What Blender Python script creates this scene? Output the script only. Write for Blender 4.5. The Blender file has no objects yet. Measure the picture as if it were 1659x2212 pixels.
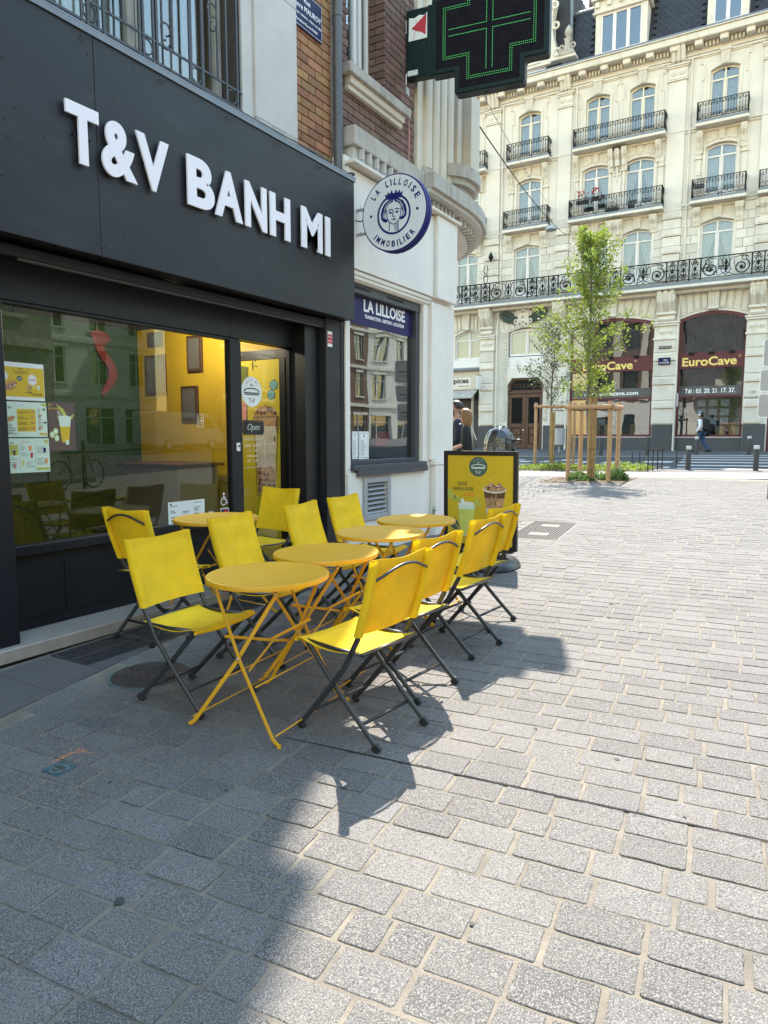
import bpy, bmesh, math, random
from mathutils import Vector, Matrix, Euler
from mathutils.geometry import tessellate_polygon
random.seed(7)
R = math.radians
SC = bpy.context.scene
COL = SC.collection
SLOPE = 0.0195                      # the square rises gently towards the far building
TILT = math.atan(SLOPE)
def gz(y): return SLOPE * y

# ---------------- camera, world, sun, exposure ----------------
EYE = Vector((0, 0, 1.44))
YAW = R(30.9)
PITCH = math.atan(166 / 1515.0)
cam = bpy.data.cameras.new("camera")
cam.sensor_fit = 'HORIZONTAL'
cam.sensor_width = 36.0
cam.lens = 36.0 * 1515.0 / 1659.0
cam.clip_start = 0.05
cam.clip_end = 900
cam_o = bpy.data.objects.new("camera", cam)
COL.objects.link(cam_o)
cam_o.location = EYE
cam_o.rotation_euler = Euler((math.pi / 2 - PITCH, 0, YAW), 'XYZ')
SC.camera = cam_o

SUN_AZ, SUN_EL = R(21), R(56.3)   # azimuth from +Y towards -X
sdir = Vector((-math.sin(SUN_AZ) * math.cos(SUN_EL), math.cos(SUN_AZ) * math.cos(SUN_EL), math.sin(SUN_EL)))
W = bpy.data.worlds.new("World")
SC.world = W
W.use_nodes = True
nt = W.node_tree
nt.nodes.clear()
sky = nt.nodes.new('ShaderNodeTexSky')
sky.sky_type = 'NISHITA'
sky.sun_disc = False
sky.sun_elevation = SUN_EL
sky.sun_rotation = -SUN_AZ
sky.air_density = 2.5
sky.dust_density = 0.3
sky.ozone_density = 2.5
bg = nt.nodes.new('ShaderNodeBackground')
bg.inputs['Strength'].default_value = 0.15
wo = nt.nodes.new('ShaderNodeOutputWorld')
nt.links.new(sky.outputs[0], bg.inputs[0])
nt.links.new(bg.outputs[0], wo.inputs[0])
sun = bpy.data.lights.new("sun", 'SUN')
sun.energy = 3.5
sun.angle = R(0.53)
sun.color = (1.0, 0.925, 0.82)
sun_o = bpy.data.objects.new("sun", sun)
COL.objects.link(sun_o)
sun_o.rotation_euler = sdir.to_track_quat('Z', 'Y').to_euler()
sun_o.location = (0, 0, 40)
SC.view_settings.view_transform = 'Standard'
SC.view_settings.look = 'None'
SC.view_settings.exposure = 2.0
SC.view_settings.gamma = 1.0
SC.view_settings.use_curve_mapping = False
SC.cycles.max_bounces = 8
SC.cycles.transparent_max_bounces = 16
SC.cycles.sample_clamp_indirect = 6.0

# ---------------- materials ----------------
def _n(nt, t, **k):
    n = nt.nodes.new(t)
    for a, b in k.items():
        if a.startswith('i_'): n.inputs[a[2:]].default_value = b
        else: setattr(n, a, b)
    return n
def mat(name, col, rough=0.6, metal=0.0, spec=0.5, var=0.08, scale=6.0, bump=0.0, bscale=60.0, piece=0.0,
        transl=0.0, speck=None, dirt=None, emis=None, wave=None, sheen=0.0, coat=0.0, hue=0.0):
    """principled material with world-space grain, optional per-piece tint, speckle and stains"""
    m = bpy.data.materials.new(name)
    m.use_nodes = True
    nt = m.node_tree
    nt.nodes.clear()
    L = nt.links.new
    out = _n(nt, 'ShaderNodeOutputMaterial')
    p = _n(nt, 'ShaderNodeBsdfPrincipled')
    p.inputs['Roughness'].default_value = rough
    p.inputs['Metallic'].default_value = metal
    p.inputs['Specular IOR Level'].default_value = spec
    if coat: p.inputs['Coat Weight'].default_value = coat
    geo = _n(nt, 'ShaderNodeNewGeometry')
    noi = _n(nt, 'ShaderNodeTexNoise', i_Scale=scale, i_Detail=6.0, i_Roughness=0.6)
    L(geo.outputs['Position'], noi.inputs['Vector'])
    mr = _n(nt, 'ShaderNodeMapRange')
    mr.inputs['From Min'].default_value = 0.3; mr.inputs['From Max'].default_value = 0.7
    mr.inputs['To Min'].default_value = 1 - var; mr.inputs['To Max'].default_value = 1 + var
    L(noi.outputs['Fac'], mr.inputs['Value'])
    c = _n(nt, 'ShaderNodeRGB'); c.outputs[0].default_value = (*col, 1)
    cur = c.outputs[0]
    mul = _n(nt, 'ShaderNodeVectorMath', operation='SCALE')
    L(cur, mul.inputs[0]); L(mr.outputs[0], mul.inputs['Scale'])
    cur = mul.outputs[0]
    if piece or hue:
        oi = _n(nt, 'ShaderNodeObjectInfo')
        ad = _n(nt, 'ShaderNodeMath', operation='ADD'); L(oi.outputs['Random'], ad.inputs[0]); L(geo.outputs['Random Per Island'], ad.inputs[1])
        fr = _n(nt, 'ShaderNodeMath', operation='FRACT'); L(ad.outputs[0], fr.inputs[0])
        m2 = _n(nt, 'ShaderNodeMapRange'); m2.inputs['To Min'].default_value = 1 - piece; m2.inputs['To Max'].default_value = 1 + piece
        L(fr.outputs[0], m2.inputs['Value'])
        mu = _n(nt, 'ShaderNodeVectorMath', operation='SCALE'); L(cur, mu.inputs[0]); L(m2.outputs[0], mu.inputs['Scale']); cur = mu.outputs[0]
        if hue:
            f2 = _n(nt, 'ShaderNodeMath', operation='MULTIPLY'); f2.inputs[1].default_value = 7.31; L(fr.outputs[0], f2.inputs[0])
            f3 = _n(nt, 'ShaderNodeMath', operation='FRACT'); L(f2.outputs[0], f3.inputs[0])
            m3 = _n(nt, 'ShaderNodeMapRange'); m3.inputs['To Min'].default_value = 0.5 - hue; m3.inputs['To Max'].default_value = 0.5 + hue
            L(f3.outputs[0], m3.inputs['Value'])
            hs = _n(nt, 'ShaderNodeHueSaturation'); L(m3.outputs[0], hs.inputs['Hue']); L(cur, hs.inputs['Color']); cur = hs.outputs[0]
    if speck:                         # list of (scale, lo, hi, colour, amount)
        for s_, lo, hi, sc_, am in speck:
            vn = _n(nt, 'ShaderNodeTexNoise', i_Scale=s_, i_Detail=2.0, i_Roughness=0.5)
            L(geo.outputs['Position'], vn.inputs['Vector'])
            rr = _n(nt, 'ShaderNodeMapRange'); rr.inputs['From Min'].default_value = lo; rr.inputs['From Max'].default_value = hi
            rr.inputs['To Max'].default_value = am
            L(vn.outputs['Fac'], rr.inputs['Value'])
            mx = _n(nt, 'ShaderNodeMix', data_type='RGBA'); L(rr.outputs[0], mx.inputs[0]); L(cur, mx.inputs[6]); mx.inputs[7].default_value = (*sc_, 1); cur = mx.outputs[2]
    if dirt:                          # (colour, scale, threshold, z-stretch, amount)
        dc, ds, dth, dz, am = dirt
        mp = _n(nt, 'ShaderNodeMapping'); mp.inputs['Scale'].default_value = (1, 1, dz)
        L(geo.outputs['Position'], mp.inputs['Vector'])
        dn = _n(nt, 'ShaderNodeTexNoise', i_Scale=ds, i_Detail=7.0, i_Roughness=0.7); L(mp.outputs[0], dn.inputs['Vector'])
        rr = _n(nt, 'ShaderNodeMapRange'); rr.inputs['From Min'].default_value = dth; rr.inputs['From Max'].default_value = dth + 0.2; rr.inputs['To Max'].default_value = am
        L(dn.outputs['Fac'], rr.inputs['Value'])
        mx = _n(nt, 'ShaderNodeMix', data_type='RGBA'); L(rr.outputs[0], mx.inputs[0]); L(cur, mx.inputs[6]); mx.inputs[7].default_value = (*dc, 1); cur = mx.outputs[2]
    if wave:                          # weave / slats print: (scale, direction, amount)
        wv = _n(nt, 'ShaderNodeTexWave', i_Scale=wave[0]); wv.bands_direction = wave[1]
        L(geo.outputs['Position'], wv.inputs['Vector'])
        rr = _n(nt, 'ShaderNodeMapRange'); rr.inputs['To Min'].default_value = 1 - wave[2]; rr.inputs['To Max'].default_value = 1 + wave[2]
        L(wv.outputs['Fac'], rr.inputs['Value'])
        mu = _n(nt, 'ShaderNodeVectorMath', operation='SCALE'); L(cur, mu.inputs[0]); L(rr.outputs[0], mu.inputs['Scale']); cur = mu.outputs[0]
    L(cur, p.inputs['Base Color'])
    rn = _n(nt, 'ShaderNodeMapRange'); rn.inputs['To Min'].default_value = max(0.02, rough - 0.08); rn.inputs['To Max'].default_value = min(1, rough + 0.1)
    L(noi.outputs['Fac'], rn.inputs['Value']); L(rn.outputs[0], p.inputs['Roughness'])
    if bump:
        bn = _n(nt, 'ShaderNodeTexNoise', i_Scale=bscale, i_Detail=4.0); L(geo.outputs['Position'], bn.inputs['Vector'])
        b = _n(nt, 'ShaderNodeBump'); b.inputs['Strength'].default_value = min(1, bump); b.inputs['Distance'].default_value = 0.004 * max(1, bump)
        L(bn.outputs['Fac'], b.inputs['Height']); L(b.outputs[0], p.inputs['Normal'])
    if emis:
        p.inputs['Emission Color'].default_value = (*emis[0], 1); p.inputs['Emission Strength'].default_value = emis[1]
    sh = p.outputs[0]
    if transl:
        tr = _n(nt, 'ShaderNodeBsdfTranslucent'); L(cur, tr.inputs['Color'])
        mx = _n(nt, 'ShaderNodeMixShader'); mx.inputs[0].default_value = transl
        L(sh, mx.inputs[1]); L(tr.outputs[0], mx.inputs[2]); sh = mx.outputs[0]
    L(sh, out.inputs['Surface'])
    return m
def glass_mat(name, tint=(0.86, 0.9, 0.88), refl=1.0, wob=0.0, ior=1.5, rough=0.0):
    m = bpy.data.materials.new(name); m.use_nodes = True
    nt = m.node_tree; nt.nodes.clear(); L = nt.links.new
    out = _n(nt, 'ShaderNodeOutputMaterial')
    tr = _n(nt, 'ShaderNodeBsdfTransparent'); tr.inputs[0].default_value = (*tint, 1)
    gl = _n(nt, 'ShaderNodeBsdfGlossy'); gl.inputs['Roughness'].default_value = rough
    gl.inputs['Color'].default_value = (0.93, 0.96, 1.0, 1)
    fr = _n(nt, 'ShaderNodeFresnel'); fr.inputs['IOR'].default_value = ior
    g2 = _n(nt, 'ShaderNodeNewGeometry')
    ir = _n(nt, 'ShaderNodeMapRange'); ir.inputs['To Min'].default_value = ior; ir.inputs['To Max'].default_value = 1 / ior
    L(g2.outputs['Backfacing'], ir.inputs['Value']); L(ir.outputs[0], fr.inputs['IOR'])     # thin sheet: no total internal reflection
    mu = _n(nt, 'ShaderNodeMath', operation='MULTIPLY', use_clamp=True); mu.inputs[1].default_value = refl
    L(fr.outputs[0], mu.inputs[0])
    if wob:
        geo = _n(nt, 'ShaderNodeNewGeometry')
        no = _n(nt, 'ShaderNodeTexNoise', i_Scale=wob, i_Detail=0.5); L(geo.outputs['Position'], no.inputs['Vector'])
        b = _n(nt, 'ShaderNodeBump'); b.inputs['Strength'].default_value = 0.25; b.inputs['Distance'].default_value = 0.02
        L(no.outputs['Fac'], b.inputs['Height']); L(b.outputs[0], gl.inputs['Normal'])
    mx = _n(nt, 'ShaderNodeMixShader'); L(mu.outputs[0], mx.inputs[0]); L(tr.outputs[0], mx.inputs[1]); L(gl.outputs[0], mx.inputs[2])
    L(mx.outputs[0], out.inputs['Surface'])
    return m

M = {}
GR = [(210, 0.50, 0.60, (0.255, 0.24, 0.222), 0.72), (170, 0.55, 0.63, (0.032, 0.031, 0.032), 0.66), (60, 0.56, 0.72, (0.18, 0.17, 0.155), 0.3)]
M['granite'] = mat('granite', (0.105, 0.097, 0.091), 0.8, spec=0.3, var=0.2, scale=1.3, bump=0.5, bscale=170, piece=0.2, speck=GR, hue=0.012, dirt=((0.13, 0.105, 0.077), 2.6, 0.57, 1, 0.4))
M['granite_slab'] = mat('granite_slab', (0.086, 0.080, 0.078), 0.78, spec=0.3, var=0.08, scale=4, bump=0.25, bscale=200, piece=0.06, speck=[(230, 0.52, 0.6, (0.16, 0.155, 0.15), 0.6), (190, 0.56, 0.63, (0.05, 0.05, 0.055), 0.6)])
M['mortar'] = mat('mortar', (0.17, 0.146, 0.114), 0.95, var=0.28, scale=9, bump=0.8, bscale=140, dirt=((0.10, 0.088, 0.07), 3.1, 0.50, 1, 0.8), speck=[(260, 0.6, 0.66, (0.07, 0.06, 0.055), 0.5)])
M['asphalt'] = mat('asphalt', (0.036, 0.036, 0.037), 0.9, var=0.18, scale=3, bump=0.4, bscale=90)
M['path_pink'] = mat('path_pink', (0.24, 0.175, 0.155), 0.9, var=0.1, scale=5, speck=[(120, 0.55, 0.65, (0.3, 0.26, 0.24), 0.5)])
M['road_paint'] = mat('road_paint', (0.42, 0.41, 0.39), 0.7, var=0.12, scale=7)
M['kerb'] = mat('kerb', (0.2, 0.2, 0.19), 0.8, var=0.1, piece=0.05)
M['fascia'] = mat('fascia', (0.0145, 0.0145, 0.0175), 0.5, spec=0.32, var=0.14, scale=2.0, bump=0.15, bscale=1.6, dirt=((0.045, 0.048, 0.055), 1.2, 0.52, 2.6, 0.4))
M['shop_paint'] = mat('shop_paint', (0.0065, 0.008, 0.012), 0.45, spec=0.35, var=0.12, scale=3)
M['shop_black'] = mat('shop_black', (0.004, 0.0045, 0.006), 0.45)
M['letter'] = mat('letter', (0.74, 0.70, 0.74), 0.45, var=0.02)
M['letter_side'] = mat('letter_side', (0.45, 0.46, 0.52), 0.5)
M['yellow_fabric'] = mat('yellow_fabric', (0.87, 0.575, 0.007), 0.8, piece=0.04, var=0.10, scale=7, dirt=((0.55, 0.38, 0.02), 11, 0.62, 1, 0.15), bump=0.35, bscale=420, transl=0.22, wave=(260, 'Z', 0.035))
M['table_yellow'] = mat('table_yellow', (0.62, 0.315, 0.010), 0.45, var=0.04, scale=5, dirt=((0.5, 0.33, 0.06), 9, 0.62, 1, 0.4))
M['chair_metal'] = mat('chair_metal', (0.026, 0.029, 0.035), 0.42, metal=0.0, var=0.08, scale=20)
M['chair_tube'] = mat('chair_tube', (0.062, 0.062, 0.066), 0.3, metal=0.6, var=0.05)
M['rubber'] = mat('rubber', (0.012, 0.012, 0.013), 0.6)
M['bolt'] = mat('bolt', (0.5, 0.5, 0.48), 0.3, metal=0.9)
M['white_wall'] = mat('white_wall', (0.70, 0.66, 0.59), 0.8, var=0.06, scale=2.2, bump=0.2, bscale=30, dirt=((0.40, 0.38, 0.33), 2.4, 0.575, 0.25, 0.55))
M['white_render'] = mat('white_render', (0.50, 0.475, 0.44), 0.85, var=0.08, scale=2.5, bump=0.4, bscale=40, dirt=((0.24, 0.23, 0.2), 3.0, 0.60, 0.45, 0.65))
M['concrete_old'] = mat('concrete_old', (0.40, 0.37, 0.32), 0.85, var=0.12, scale=3, bump=0.4, bscale=50, dirt=((0.16, 0.15, 0.12), 7, 0.50, 0.22, 0.65))
M['cream_col'] = mat('cream_col', (0.56, 0.50, 0.40), 0.8, var=0.07, scale=3, bump=0.15, bscale=40, dirt=((0.35, 0.32, 0.26), 3, 0.58, 0.3, 0.5))
M['orange_brick'] = mat('orange_brick', (0.29, 0.145, 0.065), 0.82, var=0.16, scale=14, bump=0.5, bscale=120, piece=0.26, hue=0.018, dirt=((0.10, 0.075, 0.055), 5, 0.56, 0.6, 0.6))
M['red_brick'] = mat('red_brick', (0.15, 0.086, 0.065), 0.85, var=0.16, scale=14, bump=0.5, bscale=120, piece=0.25, hue=0.015, dirt=((0.10, 0.08, 0.07), 6, 0.56, 0.6, 0.6))
M['brick_mortar'] = mat('brick_mortar', (0.33, 0.30, 0.27), 0.95, var=0.2, scale=12)
M['dark_mortar'] = mat('dark_mortar', (0.085, 0.07, 0.055), 0.95, var=0.2, scale=12)
M['old_stone'] = mat('old_stone', (0.25, 0.23, 0.19), 0.9, var=0.25, scale=1.5, bump=0.3, bscale=12)
M['zinc'] = mat('zinc', (0.16, 0.18, 0.205), 0.5, metal=0.15, var=0.15, scale=3, dirt=((0.12, 0.13, 0.14), 5, 0.5, 0.3, 0.5))
M['pipe'] = mat('pipe', (0.095, 0.096, 0.103), 0.45, metal=0.2, var=0.12, scale=9)
M['marble'] = mat('marble', (0.30, 0.265, 0.225), 0.5, var=0.12, scale=6, dirt=((0.22, 0.2, 0.17), 9, 0.56, 1, 0.6))
M['iron'] = mat('iron', (0.006, 0.006, 0.007), 0.6, spec=0.25, var=0.2, scale=20)
M['iron_grey'] = mat('iron_grey', (0.045, 0.048, 0.055), 0.55, var=0.25, scale=20)
M['grate_iron'] = mat('grate_iron', (0.022, 0.023, 0.026), 0.6, var=0.3, scale=20, dirt=((0.12, 0.10, 0.08), 12, 0.58, 1, 0.5))
M['void'] = mat('void', (0.004, 0.004, 0.004), 0.9)
M['window_white'] = mat('window_white', (0.72, 0.69, 0.66), 0.5, var=0.03)
M['window_cream'] = mat('window_cream', (0.70, 0.66, 0.54), 0.55, var=0.03)
M['curtain'] = mat('curtain', (0.66, 0.64, 0.58), 0.9, var=0.12, scale=8, transl=0.3)
M['interior'] = mat('interior', (0.10, 0.095, 0.09), 0.9, var=0.3, scale=1.2)
M['cream'] = mat('cream', (0.66, 0.625, 0.55), 0.85, var=0.07, scale=0.9, bump=0.15, bscale=12, dirt=((0.42, 0.37, 0.29), 1.3, 0.58, 0.25, 0.42))
M['cream_stone'] = mat('cream_stone', (0.60, 0.565, 0.49), 0.85, var=0.09, scale=1.5, piece=0.13, dirt=((0.33, 0.30, 0.24), 2.0, 0.56, 0.3, 0.5))
M['cream_trim'] = mat('cream_trim', (0.65, 0.61, 0.525), 0.85, var=0.08, scale=2, dirt=((0.34, 0.30, 0.23), 3.0, 0.55, 0.4, 0.5))
M['plinth_grey'] = mat('plinth_grey', (0.07, 0.07, 0.072), 0.85, var=0.12, scale=1.5, dirt=((0.05, 0.045, 0.04), 2, 0.56, 1, 0.6))
M['slate'] = mat('slate', (0.016, 0.0165, 0.02), 0.55, var=0.15, scale=5, piece=0.3)
M['burgundy'] = mat('burgundy', (0.085, 0.008, 0.014), 0.45, var=0.08)
M['gold'] = mat('gold', (0.76, 0.58, 0.16), 0.45, var=0.05)
M['paint_white'] = mat('paint_white', (0.78, 0.78, 0.78), 0.5, var=0.03)
M['door_wood'] = mat('door_wood', (0.07, 0.028, 0.014), 0.45, var=0.25, scale=5)
M['glass'] = glass_mat('glass', (0.86, 0.88, 0.86), 0.8, wob=0.0)
M['glass_old'] = glass_mat('glass_old', (0.80, 0.84, 0.82), 1.9, wob=1.2)
M['glass_far'] = glass_mat('glass_far', (0.50, 0.56, 0.60), 3.6, wob=1.2)
M['glass_shop'] = glass_mat('glass_shop', (0.85, 0.88, 0.85), 0.85, wob=0.5)
M['navy'] = mat('navy', (0.018, 0.015, 0.08), 0.5, spec=0.2, var=0.05)
M['navy_sign'] = mat('navy_sign', (0.008, 0.012, 0.13), 0.5, spec=0.2, var=0.05)
M['sign_face'] = mat('sign_face', (0.76, 0.79, 0.82), 0.35, var=0.06, scale=3, transl=0.15)
M['pharm_green'] = mat('pharm_green', (0.003, 0.014, 0.013), 0.4, spec=0.25, var=0.1)
M['pharm_face'] = mat('pharm_face', (0.011, 0.010, 0.014), 0.8, spec=0.08, var=0.1)
M['led_on'] = mat('led_on', (0.1, 0.6, 0.15), 0.4, emis=((0.12, 0.8, 0.2), .15))
M['led_off'] = mat('led_off', (0.05, 0.045, 0.058), 0.5)
M['enamel_blue'] = mat('enamel_blue', (0.005, 0.008, 0.05), 0.45, spec=0.15, var=0.05)
M['post_wood'] = mat('post_wood', (0.36, 0.215, 0.105), 0.75, var=0.16, scale=9, bump=0.3, bscale=60, piece=0.07, dirt=((0.25, 0.13, 0.06), 9, 0.62, 0.4, 0.5))
M['bamboo'] = mat('bamboo', (0.33, 0.215, 0.08), 0.6, var=0.22, scale=16, piece=0.22)
M['wire_green'] = mat('wire_green', (0.06, 0.09, 0.03), 0.6)
M['bark'] = mat('bark', (0.135, 0.12, 0.085), 0.9, var=0.25, scale=18, bump=0.6, bscale=90)
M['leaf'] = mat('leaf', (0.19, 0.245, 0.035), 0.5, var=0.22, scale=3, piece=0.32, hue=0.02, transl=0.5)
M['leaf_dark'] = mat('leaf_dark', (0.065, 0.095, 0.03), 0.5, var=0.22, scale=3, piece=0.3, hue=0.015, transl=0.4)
M['ground_leaf'] = mat('ground_leaf', (0.09, 0.16, 0.035), 0.55, var=0.25, scale=3, piece=0.35, hue=0.03, transl=0.4)
M['mulch'] = mat('mulch', (0.15, 0.11, 0.07), 0.95, var=0.3, scale=20, piece=0.45, hue=0.02)
M['soil'] = mat('soil', (0.085, 0.062, 0.045), 0.95, var=0.3, scale=20)
M['bollard'] = mat('bollard', (0.026, 0.027, 0.03), 0.5, var=0.08)
M['bollard_white'] = mat('bollard_white', (0.45, 0.45, 0.44), 0.5, var=0.06)
M['skin'] = mat('skin', (0.42, 0.24, 0.165), 0.5, var=0.05, scale=30)
M['hair_dark'] = mat('hair_dark', (0.018, 0.014, 0.012), 0.5, var=0.3, scale=60)
M['hair_blond'] = mat('hair_blond', (0.20, 0.10, 0.035), 0.5, var=0.3, scale=60)
M['cloth_black'] = mat('cloth_black', (0.011, 0.011, 0.013), 0.85, var=0.3, scale=10, bump=0.5, bscale=18)
M['cloth_navy'] = mat('cloth_navy', (0.012, 0.018, 0.035), 0.85, var=0.3, scale=10, bump=0.5, bscale=18)
M['cloth_white'] = mat('cloth_white', (0.66, 0.66, 0.70), 0.85, var=0.08, scale=10, bump=0.5, bscale=18)
M['denim'] = mat('denim', (0.025, 0.055, 0.12), 0.85, var=0.25, scale=14, bump=0.5, bscale=20)
M['plastic_black'] = mat('plastic_black', (0.013, 0.013, 0.015), 0.35, var=0.1)
M['cover_plastic'] = mat('cover_plastic', (0.012, 0.0125, 0.014), 0.2, spec=0.9, var=0.2, scale=5, bump=9.0, bscale=9)
M['poster_yellow'] = mat('poster_yellow', (0.62, 0.42, 0.025), 0.3, var=0.03, scale=3)
M['poster_green'] = mat('poster_green', (0.065, 0.12, 0.095), 0.4, var=0.03)
M['dark_green'] = mat('dark_green', (0.012, 0.045, 0.035), 0.5)
M['orange'] = mat('orange', (0.72, 0.23, 0.02), 0.5)
M['coffee'] = mat('coffee', (0.10, 0.045, 0.02), 0.5, var=0.35, scale=30)
M['coffee_light'] = mat('coffee_light', (0.42, 0.24, 0.12), 0.5, var=0.4, scale=26)
M['milk'] = mat('milk', (0.66, 0.60, 0.52), 0.5, var=0.12, scale=24)
M['juice'] = mat('juice', (0.60, 0.60, 0.13), 0.4, var=0.1, scale=10)
M['bread'] = mat('bread', (0.52, 0.27, 0.08), 0.6, var=0.3, scale=40)
M['cane'] = mat('cane', (0.44, 0.45, 0.08), 0.5, var=0.2, scale=30)
M['print_ink'] = mat('print_ink', (0.03, 0.03, 0.032), 0.6)
M['paper'] = mat('paper', (0.72, 0.74, 0.70), 0.6, var=0.05)
M['paper_mint'] = mat('paper_mint', (0.60, 0.70, 0.56), 0.6, var=0.05)
M['poster_brown'] = mat('poster_brown', (0.105, 0.065, 0.055), 0.5, var=0.15)
M['wall_yellow'] = mat('wall_yellow', (0.50, 0.33, 0.015), 0.6, var=0.06)
M['door_yellow'] = mat('door_yellow', (0.62, 0.50, 0.02), 0.6, var=0.06)
M['wall_green'] = mat('wall_green', (0.012, 0.042, 0.008), 0.95, var=0.5, scale=26, bump=1.0, bscale=30)
M['map_red'] = mat('map_red', (0.15, 0.018, 0.01), 0.8, var=0.2)
M['floor_tile'] = mat('floor_tile', (0.22, 0.20, 0.18), 0.5, var=0.1)
M['ice'] = mat('ice', (0.16, 0.42, 0.46), 0.4, var=0.15)
M['pink'] = mat('pink', (0.60, 0.26, 0.22), 0.5)
M['sticker_red'] = mat('sticker_red', (0.45, 0.02, 0.035), 0.4)
M['rust_iron'] = mat('rust_iron', (0.045, 0.033, 0.028), 0.7, var=0.3, scale=30)
M['verdigris'] = mat('verdigris', (0.08, 0.115, 0.105), 0.7, var=0.3, scale=30)
M['valve_blue'] = mat('valve_blue', (0.02, 0.07, 0.09), 0.6, var=0.4, scale=40)
M['orange_spray'] = mat('orange_spray', (0.40, 0.17, 0.09), 0.8, var=0.3, scale=60)
M['cover_steel'] = mat('cover_steel', (0.105, 0.088, 0.078), 0.6, metal=0.2, var=0.2, scale=30)
M['gum'] = mat('gum', (0.045, 0.043, 0.042), 0.8)
M['van_white'] = mat('van_white', (0.3, 0.3, 0.3), 0.3, coat=0.5)
M['bike_red'] = mat('bike_red', (0.13, 0.03, 0.025), 0.35)
M['red_flower'] = mat('red_flower', (0.6, 0.03, 0.03), 0.6, transl=0.3)
M['lamp_glow'] = mat('lamp_glow', (1, .9, .7), emis=((1, .85, .6), 4))
M['sign_grey'] = mat('sign_grey', (0.33, 0.34, 0.35), 0.45, metal=0.3)

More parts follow.
